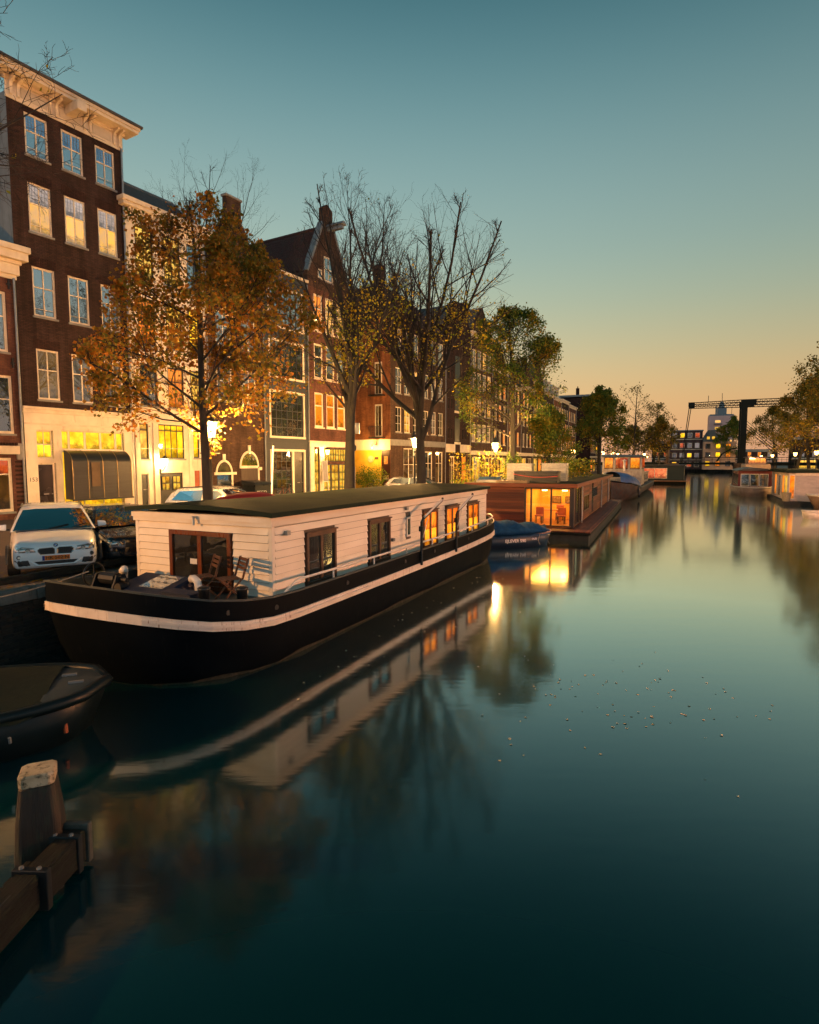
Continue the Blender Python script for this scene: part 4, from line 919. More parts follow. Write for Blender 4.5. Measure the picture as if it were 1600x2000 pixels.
# hand rail, davits, small fittings
WHITE = pm('white enamel', lin('ece6dc'), lin('d8cfc2'), rough=.35, sc=5, stain=lin('9a6a45'), stain_p=(.68, .85))
rail = [(-4.32, -2.32, 1.36), (-4.1, -2.36, 1.5), (-3.9, -2.38, 1.585)] + [(u, -2.39 if u < 9 else -2.39 + (u - 9) ** 2 * .32, sheer(u) + .22) for u in np.arange(-3.4, 10.3, .5)] + [(10.45, -1.55, 1.72), (10.5, -1.5, 1.55)]
MB().tube(rail, .028, 6).build('hand_rail', WHITE, boat, smooth=True)
for u in (-2.6, -.7, 1.2, 3.05, 4.9, 6.75, 8.6): MB().tube([(u, -2.39, sheer(u)), (u, -2.39, sheer(u) + .22)], .024, 6).build('rail_post', WHITE, boat)
for u in (2.0, 4.86):
    dv = MB().tube([(u, -2.5, .95), (u, -2.5, 1.9), (u, -2.5, 2.24)], .042, 7).tube([(u, -2.5, 2.22), (u + .1, -2.5, 2.3), (u + 1.55, -2.5, 2.76), (u + 1.62, -2.5, 2.84)], .04, 6).box(u - .07, u + .07, -2.56, -2.44, 1.95, 2.1).build('davit', BLACKIRON, boat)
    MB().tube([(u + .12, -2.54, 2.37), (u + 1.45, -2.54, 2.79)], .03, 6).build('boom', WHITE, dv)
    MB().tube([(u + .05, -2.52, 1.75), (u + .45, -2.52, 2.35)], .012, 5).build('stay', WHITE, dv)
for (u, z) in ((-3.75, 2.45), (1.15, 1.72), (2.05, 2.55)): MB().box(u, u + .12, CY0 - .1, CY0 - .02, z, z + .09).build('deck_lamp', GREYMETAL, boat)
MB().tube([(CU0 - .14, .1, 2.62), (CU0 - .14, .1, 2.8)], .03, 6).box(CU0 - .2, CU0 - .1, .06, .14, 2.78, 2.82).build('soffit_lamp', WHITE, boat)
stain = MB()
# things on the boat --------------------------------------------------------------
def on_boat(name, label, cat, u, v, z, rz=0, group=None):
    p = bpos(u, v); return thing(name, label, cat, (p.x, p.y, z), BANG + rz, group)
CHW = pm('oiled teak slats', lin('70482c'), lin('54341f'), rough=.5, sc=4, stretch=(1, 1, 6), bump=.1)
def chair(label, u, v, rz):
    c = on_boat('folding_chair', label, 'chair', u, v, sheer(u) - .19, rz, 'folding chairs on the foredeck')
    # local: x forwards, y left
    for s in (-.21, .21):
        MB().hexa([(.24, s - .015, 0), (.28, s - .015, 0), (.28, s + .015, 0), (.24, s + .015, 0)], [(-.2, s - .015, .47), (-.16, s - .015, .47), (-.16, s + .015, .47), (-.2, s + .015, .47)]).hexa([(-.2, s - .015, .45), (-.16, s - .015, .45), (-.16, s + .015, .45), (-.2, s + .015, .45)], [(-.33, s - .015, .86), (-.29, s - .015, .86), (-.29, s + .015, .86), (-.33, s + .015, .86)]).build('leg', CHW, c)
        MB().hexa([(-.28, s * .86 - .015, 0), (-.24, s * .86 - .015, 0), (-.24, s * .86 + .015, 0), (-.28, s * .86 + .015, 0)], [(.17, s * .86 - .015, .45), (.21, s * .86 - .015, .45), (.21, s * .86 + .015, .45), (.17, s * .86 + .015, .45)]).build('leg', CHW, c)
    for i in range(6): MB().box(-.17 + i * .068, -.115 + i * .068, -.21, .21, .45, .468).build('seat_slat', CHW, c)
    for i in range(3):
        z = .62 + i * .085; x = -.245 - i * .027
        MB().box(x - .012, x + .008, -.225, .225, z, z + .06).build('back_slat', CHW, c)
    MB().box(-.02, .0, -.2, .2, .2, .23).build('stretcher', CHW, c)
    return c
chair('wooden folding chair in front of the cabin window, nearer the blue box', -4.75, .62, R(150)); chair('wooden folding chair standing at the cabin corner', -4.7, 1.28, R(152))
NAVY = pm('navy blue canvas', (.008, .016, .04), (.014, .024, .055), rough=.6, sc=4, bump=.15)
bx = on_boat('deck_box', 'navy blue sloping deck box with glass panel on the foredeck', 'box', -5.15, -.3, sheer(-5.15) - .19)
MB().add([(-.5, -.75, 0), (.45, -.75, 0), (.45, .75, 0), (-.5, .75, 0), (-.5, -.7, .2), (.38, -.7, .4), (.38, .7, .4), (-.5, .7, .2)], [(0, 3, 2, 1), (4, 5, 6, 7), (0, 1, 5, 4), (1, 2, 6, 5), (2, 3, 7, 6), (3, 0, 4, 7)]).build('lid_and_body', NAVY, bx, bevel=.03)
MB().hexa([(-.28, -.5, .253), (.28, -.5, .38), (.28, .15, .38), (-.28, .15, .253)], [(-.28, -.5, .264), (.28, -.5, .391), (.28, .15, .391), (-.28, .15, .264)]).build('skylight', glass_sky('scratched skylight', .35, base=(.2, .22, .22)), bx)
vp = on_boat('vent_pipe', 'white swan neck vent pipe beside the blue deck box', 'vent', -5.05, .78, sheer(-5) - .19)
MB().tube([(0, 0, 0), (0, 0, .3), (0, .03, .4), (0, .12, .45), (0, .2, .43)], .075, 10).build('pipe', WHITE, vp, smooth=True); MB().lathe([(.11, 0), (.11, .03), (.08, .04)], 12).build('flange', WHITE, vp)
sp = on_boat('service_box', 'low dark blue locker under the white vent pipe', 'locker', -5.55, .85, sheer(-5.4) - .19)
MB().box(-.16, .16, -.38, .38, 0, .24).build('body', NAVY, sp, bevel=.02); MB().box(-.18, .18, -.4, .4, .241, .26).build('lid', NAVY, sp, bevel=.006)
vh = on_boat('horn_vent', 'curled white horn vent left of the blue deck box', 'vent', -4.7, -1.75, sheer(-4.7) - .19)
MB().tube([(0, 0, 0), (0, 0, .28), (-.02, -.03, .4), (-.1, -.1, .44), (-.17, -.16, .4)], [.05, .05, .06, .08, .1], 9).build('horn', WHITE, vh, smooth=True)
for lb, u, v in (('round black mooring bollard under the folding chairs, left one', -5.55, 1.42), ('round black mooring bollard under the folding chairs, right one', -5.0, 1.85)):
    bo = on_boat('mooring_bollard', lb, 'bollard', u, v, sheer(u) - .19, 0, 'bollards on the foredeck'); MB().lathe([(.1, 0), (.1, .3), (.115, .32), (.12, .36), (.09, .38)], 14).build('post', BLACKIRON, bo, smooth=True); MB().lathe([(.17, 0), (.17, .02)], 12).build('base_plate', BLACKIRON, bo)
wi = on_boat('anchor_winch', 'black iron anchor windlass with hand wheel on the bow', 'winch', -5.5, -1.2, sheer(-5.5) - .19)
for y in (-.3, .3): MB().prism([(-.28, 0), (.28, 0), (.1, .42), (-.1, .42)], 'y', y - .02, y + .02).build('side_frame', BLACKIRON, wi)
MB().tube([(0, -.5, .32), (0, .5, .32)], .05, 8).tube([(0, -.22, .32), (0, .22, .32)], .13, 10).build('drum', BLACKIRON, wi)
ring = [(math.cos(a) * .24, .5, .36 + math.sin(a) * .24) for a in [2 * math.pi * i / 20 for i in range(21)]]
wh_ = MB().tube(ring, .022, 6, False)
for i in range(4): wh_.tube([(0, .5, .36), (math.cos(i * 1.571) * .24, .5, .36 + math.sin(i * 1.571) * .24)], .014, 5)
wh_.build('hand_wheel', BLACKIRON, wi)
MB().tube([(.05, -.42, .18), (-.2, -.45, .2)], .09, 8).build('chain_wheel', BLACKIRON, wi)
rp = MB(); a = bpos(-6.3, -.75); b = bpos(-8.4, -2.6)
rp.tube([(a.x + (b.x - a.x) * t, a.y + (b.y - a.y) * t, 1.9 + (1.45 - 1.9) * t - .14 * math.sin(math.pi * t)) for t in np.linspace(0, 1, 9)], .012, 5)
tag(rp.build('mooring_rope', pm('old rope', (.28, .25, .2), (.18, .16, .13), sc=30)), 'thin mooring rope from the houseboat bow down to the quay', 'rope')
ky = on_boat('kayak', 'red kayak lying upturned on the mossy cabin roof', 'kayak', -1.2, -1.25, 2.98, R(-14))
mb = MB(); n = 15
for i in range(n):
    t = i / (n - 1); x = -1.0 + 2.0 * t; w_ = .3 * math.sin(math.pi * min(max(t, .0), 1)) ** .6 + .01; hh = .17 * math.sin(math.pi * t) ** .5 + .01
    for j in range(9):
        a = math.pi * j / 8; mb.v.append((x, -w_ * math.cos(a), hh * math.sin(a) + .01))
for i in range(n - 1):
    for j in range(8): mb.f.append((i * 9 + j, i * 9 + j + 1, (i + 1) * 9 + j + 1, (i + 1) * 9 + j))
mb.f = [f[::-1] for f in mb.f]
mb.build('hull', pm('red plastic', lin('a02a26'), lin('7c1f1d'), rough=.4), ky, smooth=True)
MB().tube([(-.98, 0, .03), (-.6, 0, .16), (0, 0, .19), (.6, 0, .16), (.98, 0, .03)], .014, 5).build('keel', pm('dark red plastic', lin('5c1a18')), ky)

# ================================================================== timber houseboat (second)
CED = [pm('cedar board %d' % i, c, tuple(q * .7 for q in c), rough=.6, sc=2.5, stretch=(.3, .3, 5), bump=.15) for i, c in enumerate([lin('7c4228'), lin('6b3722'), lin('8c4d2e'), lin('5f301e')])]
B2A = math.atan2(.922, .387)
b2 = thing('houseboat', 'flat roofed cedar clad houseboat with glowing corner window', 'houseboat', (8.55, 31.0, 0), B2A)
# local x along its side (away from us), y to the left; near right corner of the cabin is the origin
LW, LL, ZB, ZT = 5.6, 25.0, .72, 2.62
MB().box(-1.15, LL + 1.2, -.95, LW + .4, -.4, .30).build('float', pm('weedy concrete float', (.05, .052, .045), (.03, .034, .028), rough=.9, sc=3, bump=.4, bsc=10), b2)
MB().box(-1.3, LL + 1.3, -1.05, LW + .5, .301, .42).build('fender_beam', KW, b2, bevel=.02)
dk = random.Random(8)
for i in range(9): MB().box(-1.3, LL + 1.3, -1.05 + i * .12, -.95 + i * .12 + .01, .43, .47).build('deck_board', CED[dk.randrange(4)], b2)
for i in range(10): MB().box(-1.3 + i * .125, -1.19 + i * .125, .03, LW + .5, .43, .47).build('deck_board', CED[dk.randrange(4)], b2)
# floor, ceiling, rear walls of the glazed living room
INT = pm('warm plaster', lin('e8b860'), lin('d8a040'), rough=.8); FLO = pm('oak floor', lin('a06a38'), lin('7c4d26'), rough=.4, sc=3, stretch=(6, 1, 1))
MB().box(.02, LL, .02, LW, .48, .55).build('floor', FLO, b2)
MB().box(.0, LL, 0, LW, ZT - .12, ZT).build('ceiling', INT, b2)
MB().box(4.4, 4.5, .05, 2.55, .55, ZT - .12).build('room_wall', INT, b2); MB().box(.1, 4.4, 2.5, 2.58, .55, ZT - .12).build('room_wall', INT, b2)
MB().box(4.5, LL, .1, LW - .1, .55, ZT - .12).box(.1, 4.5, 2.6, LW - .05, .55, ZT - .12).build('inner_core', pm('dark core', (.03, .02, .015)), b2)
ROOFM = pm('green sedum felt', (.025, .034, .024), (.045, .052, .032), rough=1.0, spec=.03, sc=1.5, bump=.5, bsc=30)
MB().box(-.3, LL + .2, -.25, LW + .25, ZT + .001, ZT + .20).build('roof_edge', CED[2], b2, bevel=.01); MB().box(-.22, LL + .12, -.17, LW + .17, ZT + .18, ZT + .215).build('roof', ROOFM, b2)
nb_ = 0; z = .56
while z < ZT - .02:                                   # front boards, left of the window
    hh = .14 + dk.choice((0, 0, .02)); MB().box(-.03 - dk.choice((0, .02)), .0, 2.55, LW, z, min(z + hh - .012, ZT)).build('cladding_board', CED[dk.randrange(4)], b2); z += hh
for (xa, xb, za, zc) in ((3.3, 4.8, .56, ZT), (4.8, 7.6, .56, 1.0), (4.8, 7.6, 1.95, ZT), (7.6, 9.2, .56, ZT), (10.2, 13.0, .56, 1.55), (10.2, 13.0, 2.25, ZT), (13.0, 19.0, .56, ZT), (19, LL, .56, ZT)):
    z = za
    while z < zc - .03:
        MB().box(xa, xb - .01, -.03, .02, z, min(z + .135, zc)).build('cladding_board', CED[dk.randrange(4)], b2); z += .147
DF = pm('dark bronze frame', (.035, .024, .018), (.05, .036, .028), rough=.4)
CG = clear_glass('houseboat clear glass', .06)
def pane_wall(par, axis, a0, a1, fixed, z0, z1, splits, name='glass_wall'):
    mb = MB(); f = .045; cuts = [a0] + splits + [a1]
    B_ = (lambda p, q, r, s: mb.box(fixed - .05, fixed + .04, p, q, r, s)) if axis == 'y' else (lambda p, q, r, s: mb.box(p, q, fixed - .05, fixed + .04, r, s))
    B_(a0, a1, z0, z0 + f); B_(a0, a1, z1 - f, z1)
    for c in cuts: B_(c - f, c + f, z0 + f, z1 - f)
    o = mb.build(name, DF, par)
    for p, q in zip(cuts[:-1], cuts[1:]):
        g = MB().box(fixed - .006, fixed + .006, p + f, q - f, z0 + f, z1 - f) if axis == 'y' else MB().box(p + f, q - f, fixed - .006, fixed + .006, z0 + f, z1 - f)
        g.build('pane', CG, o)
    return o
pane_wall(b2, 'y', .12, 2.5, 0, .56, ZT - .02, [1.12, 2.18]); pane_wall(b2, 'x', .5, 3.3, 0, .56, ZT - .02, [1.0, 2.4])
MB().box(-.06, .14, -.06, .1, .5, ZT).build('corner_post', DF, b2)
MB().box(.14, .5, -.04, .03, .56, ZT).build('side_panel', CED[1], b2)
for (xa, xb, za, zc, n) in ((4.8, 7.6, 1.0, 1.95, 3), (10.2, 13.0, 1.55, 2.25, 3), (9.2, 10.2, .56, 2.6, 1)):
    for i in range(n):
        a, b = xa + (xb - xa) * i / n, xa + (xb - xa) * (i + 1) / n
        o = MB().box(a, b, -.02, .05, za, zc).build('window' if n > 1 else 'side_door', DF, b2)
        MB().box(a + .06, b - .06, -.026, -.021, za + .06, zc - .06).build('pane', L_DIM if n > 1 and za < 1.2 else G_DARK, o)
for x in (3.2, 15.5, 22.0): MB().tube([(x, -.1, .5), (x, -.1, ZT + .05)], .05, 7).build('drain_pipe', GREYMETAL, b2)
# lamps in the living room and an added fill sheet
for (x, y) in ((1.6, .65), (1.6, 1.75)):
    o = MB().lathe([(.14, ZT - .26), (.16, ZT - .16)], 12, (x, y)).build('ceiling_lamp', glow('ceiling lamp', (1, .6, .2), 12), b2)
MB().box(.5, 4.1, .4, 2.3, ZT - .14, ZT - .125).build('ceiling_fill', glow('ceiling fill glow', (1, .44, .07), 10), b2)  # added glowing sheet that lights the room in place of point lamps
FRU = pm('orange upholstery', lin('a8541c'), lin('8a4212'), rough=.7)
def in_b2(name, label, cat, x, y, z, rz=0, g=None):
    c, s = math.cos(B2A), math.sin(B2A); return thing(name, label, cat, (8.55 + x * c - y * s, 31.0 + x * s + y * c, z), B2A + rz, g)
tb = in_b2('dining_table', 'wooden table inside the glowing houseboat room', 'table', 2.2, 1.5, .55)
MB().box(-.4, .4, -.55, .55, .7, .74).build('table_top', FLO, tb)
for x in (-.34, .34):
    for y in (-.48, .48): MB().box(x - .03, x + .03, y - .03, y + .03, 0, .7).build('leg', FLO, tb)
for lb, x, y in (('orange chair left of the table in the glowing houseboat', 1.4, 2.0), ('orange chair right of the table in the glowing houseboat', 1.5, .8), ('orange armchair against the rear wall of the glowing houseboat', 3.5, 1.2)):
    c = in_b2('chair', lb, 'chair', x, y, .55, 0, 'chairs in the glowing houseboat')
    MB().box(-.22, .22, -.22, .22, .4, .48).build('seat', FRU, c, bevel=.02); MB().box(.18, .24, -.22, .22, .48, .9).build('backrest', FRU, c, bevel=.02)
    for q in (-.18, .18):
        for r_ in (-.18, .18): MB().box(q - .02, q + .02, r_ - .02, r_ + .02, 0, .4).build('leg', DF, c)
for lb, y in (('left of two pictures on the rear wall of the glowing houseboat', 1.5), ('right of two pictures on the rear wall of the glowing houseboat', .75)):
    c = in_b2('wall_picture', lb, 'picture', 4.37, y, 1.5); MB().box(-.02, .02, -.26, .26, 0, .42).build('frame', DF, c); MB().box(-.026, -.021, -.22, .22, .04, .38).build('print', pm('grey print', (.3, .2, .12), (.12, .07, .04), sc=9), c)
# things on the roof
RT = ZT + .217
def slatbox(lb, x0, x1, y0, y1, h, mat):
    c = in_b2('planter_box', lb, 'planter', (x0 + x1) / 2, (y0 + y1) / 2, RT, 0, 'boxes on the cedar houseboat roof'); hx, hy = (x1 - x0) / 2, (y1 - y0) / 2
    k = 0; z = 0
    while z < h - .01: MB().box(-hx, hx, -hy, hy, z, z + .14).build('plank', mat, c); z += .15
    MB().box(-hx - .03, hx + .03, -hy - .03, hy + .03, h, h + .03).build('rim', mat, c)
    return c
slatbox('long black roof planter with a red line along it', 1.2, 2.2, 1.0, 3.4, .58, DARKPAINT); 
rl_ = in_b2('rope', 'slack red cord strung along the black roof planter', 'cord', 1.12, 2.2, RT)
MB().tube([(0, -1.25 + 2.5 * t, .36 + .1 * t - .12 * math.sin(math.pi * t)) for t in np.linspace(0, 1, 12)], .02, 5).build('cord', pm('red cord', lin('d05048'), lin('b03c38')), rl_)
slatbox('grey zinc box behind the black planter, left one', 3.6, 4.4, 2.9, 4.4, .95, GREYMETAL); slatbox('grey zinc box behind the black planter, right one', 3.6, 4.6, .9, 2.3, 1.02, GREYMETAL)
pl = in_b2('pallet', 'pale timber pallet lying on the cedar houseboat roof edge', 'pallet', .25, 3.3, RT)
for i in range(9): MB().box(-.3, .3, -.9 + i * .2, -.76 + i * .2, .1, .13).build('slat', pm('bleached pallet wood', lin('b8a27e'), lin('94805e')), pl)
for x in (-.26, 0, .2): MB().box(x, x + .07, -.9, .85, 0, .1).build('runner', MATS['bleached pallet wood'], pl)
ts = in_b2('solar_panel', 'dark roof panel left of the pale pallet', 'panel', .6, 4.7, RT); MB().hexa([(-.3, -.6, .0), (.4, -.6, .0), (.4, .6, 0), (-.3, .6, 0)], [(-.3, -.6, .12), (.4, -.6, .3), (.4, .6, .3), (-.3, .6, .12)]).build('panel', G_DARK, ts); MB().box(-.34, -.3, -.62, .62, 0, .14).build('frame', GREYMETAL, ts)

# ================================================================== generic small hulls
def small_hull(root, L, Bm, zg, depth, mat, bow=1, stern=.75, n=18, name='hull', sheer_up=.12, inner=True, imat=None, rim=None, pw=2.0, full=.85):
    """open boat: x from 0 (stern) to L (bow)"""
    mb = MB(); secs = []; K = 9
    for i in range(n + 1):
        t = i / n; b = Bm / 2 * (stern + (1 - stern) * min(1, t / .4) ** .7 if t < .4 else max(0, 1 - ((t - .4) / .6) ** (pw + .4)) ** (1 / pw))
        zs = zg + sheer_up * t ** 2.2
        for j in range(K):
            a = -1 + 2 * j / (K - 1); q = abs(a); w_ = b * (1 - (1 - q) ** 2.2) ** .55 if q > 0 else 0
            z = -depth + (zs + depth) * q ** 1.9
            rake = .12 * L * .5 * max(0, t - .8) / .2 * (1 - (z + depth) / (zs + depth))
            mb.v.append((t * L - rake, math.copysign(w_, a) if a else 0, z))
    for i in range(n):
        for j in range(K - 1): mb.f.append((i * K + j, i * K + j + 1, (i + 1) * K + j + 1, (i + 1) * K + j))
    mb.f.append(tuple(range(K)))
    o = mb.build(name, mat, root, smooth=True)
    so = o.modifiers.new('thick', 'SOLIDIFY'); so.thickness = .03; so.offset = 0
    edge = [mb.v[i * K] for i in range(n + 1)] + [mb.v[i * K + K - 1] for i in range(n, -1, -1)]
    if rim: MB().tube(edge, rim[0], 6).build('gunwale', rim[1], root, smooth=True)
    return edge, mb
def cover(root, edge, n, hfun, mat, name='cover', lip=.12, seed=1, t0=0, t1=1, wr=.03):
    """a tarpaulin stretched over the gunwales"""
    rg = np.random.RandomState(seed); mb = MB(); K = 13; m = n
    ph = rg.rand(8) * 6
    idx = [i for i in range(m + 1) if t0 - 1e-6 <= i / m <= t1 + 1e-6]
    for i in idx:
        a = Vector(edge[i]); b = Vector(edge[2 * m + 1 - i]); t = i / m
        for j in range(K):
            s = j / (K - 1); p = a.lerp(b, s); k = math.sin(math.pi * s) ** .8
            z = p.z + hfun(t) * k + wr * (math.sin(9 * t * 3 + ph[0] + 5 * s) + .6 * math.sin(23 * t + 11 * s + ph[1])) * k
            out = 1.06
            c = (a + b) / 2
            mb.v.append((p.x, c.y + (p.y - c.y) * out, z + .03))
    M = len(idx)
    for i in range(M - 1):
        for j in range(K - 1): mb.f.append((i * K + j, (i + 1) * K + j, (i + 1) * K + j + 1, i * K + j + 1))
    base = list(mb.v)
    for side in (0, K - 1):
        o = len(mb.v)
        for i in range(M): x, y, z = base[i * K + side]; mb.v.append((x, y * 1.01, z - lip - .03 * math.sin(i * 2.3)))
        for i in range(M - 1):
            q = (i * K + side, (i + 1) * K + side, o + i + 1, o + i); mb.f.append(q)
    return mb.build(name, mat, root, smooth=True)
# dark blue sloop under a blue tarpaulin, behind the houseboat stern
TARP = pm('blue tarpaulin', lin('1f4f78'), lin('173c5e'), rough=.5, sc=5, bump=.5, bsc=5, bdist=.05)
sl = thing('sloop', 'dark blue sloop under a crumpled blue tarpaulin behind the houseboat stern', 'boat', (2.4, 27.6, 0), R(14))
eg, _ = small_hull(sl, 4.6, 1.9, .55, .25, pm('navy hull', (.008, .018, .04), (.012, .025, .05), rough=.3), rim=(.05, pm('red brown fender rope', lin('8a4a3a'), lin('b8a08c'), sc=14)), n=18)
cover(sl, eg, 18, lambda t: .75 * (1 - t) ** .8 + .12, TARP, wr=.085, seed=3, t1=.95)
lt = text_mesh('EJLEVER 590', .2, pm('white lettering', (.7, .7, .72)), .002, bold=.003); link('lettering', lt, sl, loc=(2.35, -.955, .32), rot=(R(84), 0, R(1)))
lt = text_mesh('OUD', .12, MATS['white lettering'], .002, bold=.003); link('lettering', lt, sl, loc=(3.3, -.93, .40), rot=(R(84), 0, R(6)))
for x, y in ((3.62, -.78), (4.3, -.36)): MB().tube([(x, y - .06, .6), (x - .1, y - .1, .3), (x + .02, y - .06, .08)], .014, 5).build('rope_end', pm('pale rope', (.4, .34, .26), sc=20), sl)
# covered boat in the left foreground
NEARH = pm('dark teal gelcoat', (.003, .008, .010), (.005, .012, .015), rough=.4, sc=3, spec=.25)
OLIVE = pm('olive boat cover', (.010, .017, .012), (.016, .025, .016), rough=.8, spec=.2, sc=3, bump=.35, bsc=6, bdist=.03)
ns = thing('sloop', 'dark teal motor sloop under an olive cover in the left foreground', 'boat', (-10.05, 6.95, 0), R(19))
eg, _ = small_hull(ns, 5.75, 2.45, .58, .2, NEARH, n=24, rim=(.085, NEARH), pw=2.3, sheer_up=.1)
mb = MB(); m = 24
for i in range(15, m + 1):
    a = Vector(eg[i]); b = Vector(eg[2 * m + 1 - i])
    for s in (0, .25, .5, .75, 1): p = a.lerp(b, s); mb.v.append((p.x, p.y, p.z + .02 + .05 * math.sin(math.pi * s)))
for i in range(m - 15):
    for j in range(4): mb.f.append((i * 5 + j, (i + 1) * 5 + j, (i + 1) * 5 + j + 1, i * 5 + j + 1))
mb.build('foredeck', pm('grey teal deck', (.022, .036, .04), (.036, .052, .056), rough=.5, sc=6, stain=(.01, .015, .015), stain_p=(.55, .8), stain_sc=(3, 3, 3)), ns, smooth=True)
cover(ns, eg, m, lambda t: .62 * max(0, 1 - t * 1.12) ** .8 + .03, OLIVE, seed=6, t1=.88, lip=.1, wr=.03)
for k_ in range(9): MB().tube([(.8 + k_ * .5, -1.29, .42), (.8 + k_ * .5, -1.31, .5)], .02, 5).build('cover_toggle', GREYMETAL, ns)
for x, y in ((5.35, -.14), (5.2, .22)): MB().box(x - .1, x + .1, y - .02, y + .02, .73, .76).tube([(x - .05, y, .67), (x - .05, y, .74)], .018, 5).tube([(x + .05, y, .67), (x + .05, y, .74)], .018, 5).build('cleat', GREYMETAL, ns)
MB().lathe([(.12, .70), (.1, .725), (.03, .73)], 14, (4.75, .25)).build('deck_hatch', NEARH, ns)
MB().tube([(5.28, -.62, .5), (5.3, -.66, .2)], .03, 6).build('fender_line', pm('orange line', lin('b0542a')), ns)

# ================================================================== mooring post and timber guard in the foreground
POST = pm('wet oak post', lin('2a1c12'), lin('120d09'), rough=.6, sc=2, stretch=(6, 6, .5), bump=.5, bsc=8, bdist=.02, stain=(.02, .03, .015), stain_p=(.5, .75), stain_sc=(2, 2, 1))
CAPM = pm('white painted post cap', lin('c9b99c'), lin('a5967a'), rough=.8, spec=.2, sc=5, stain=(.05, .05, .03), stain_p=(.52, .68), stain_sc=(4, 4, 4), bump=.3, bsc=20)
mp = thing('mooring_post', 'thick oak mooring post with white painted cap in the left foreground', 'post', (-3.62, 5.55, 0), R(24))
def octo(a, c): return [(a, -a + c), (a, a - c), (a - c, a), (-a + c, a), (-a, a - c), (-a, -a + c), (-a + c, -a), (a - c, -a)]
def loft8(secs):
    mb = MB()
    for a, c, z in secs: mb.v += [(x, y, z) for x, y in octo(a, c)]
    for i in range(len(secs) - 1):
        for j in range(8): mb.f.append((i * 8 + j, i * 8 + (j + 1) % 8, (i + 1) * 8 + (j + 1) % 8, (i + 1) * 8 + j))
    mb.f += [tuple(range(7, -1, -1)), tuple((len(secs) - 1) * 8 + j for j in range(8))]; return mb
loft8([(.215, .06, -.8), (.21, .06, .2), (.19, .05, .55), (.150, .035, .90)]).build('post', POST, mp, bevel=.012)
loft8([(.150, .04, .901), (.155, .04, 1.005), (.14, .04, 1.025)]).build('cap', CAPM, mp, bevel=.008)
tg = thing('timber_guard', 'dark wet timber guard beam bolted beside the mooring post', 'beam', (-3.36, 4.78, -.06), R(88))
MB().box(-3.0, .22, -.1, .13, .12, .44).build('beam', KW, tg, bevel=.02)
MB().box(.225, .78, -.15, .07, .14, .46).build('beam', KW, tg, bevel=.02)
MB().box(.79, .86, -.17, .09, .1, .5).build('end_cap', pm('grey timber end', (.07, .075, .065), (.04, .045, .04), sc=12, bump=.3), tg, bevel=.01)
for x in (.15, .62):
    st_ = MB().box(x, x + .07, -.17, .155, .1, .47).build('strap', BLACKIRON, tg, bevel=.006)
    for q in (-.08, .08): MB().lathe([(.022, .47), (.02, .487), (.008, .49)], 6, (x + .035, q)).build('bolt', GREYMETAL, st_)
for x0, x1, y in ((-2.6, -.9, .03), (-1.4, -.1, -.03), (.26, .6, -.06)): MB().box(x0, x1, y, y + .012, .4, .4425).build('split', BLK if 'BLK' in globals() else BLACKIRON, tg)
MB().box(-.1, .1, .1, .42, .28, .36).box(.1, .42, .13, .2, .3, .38).build('cross_beam', KW, tg, bevel=.01)
for x in (-2.4, -.4, .5): MB().tube([(x, .02, -.8), (x, .02, .15)], .1, 8).build('pile', POST, tg)
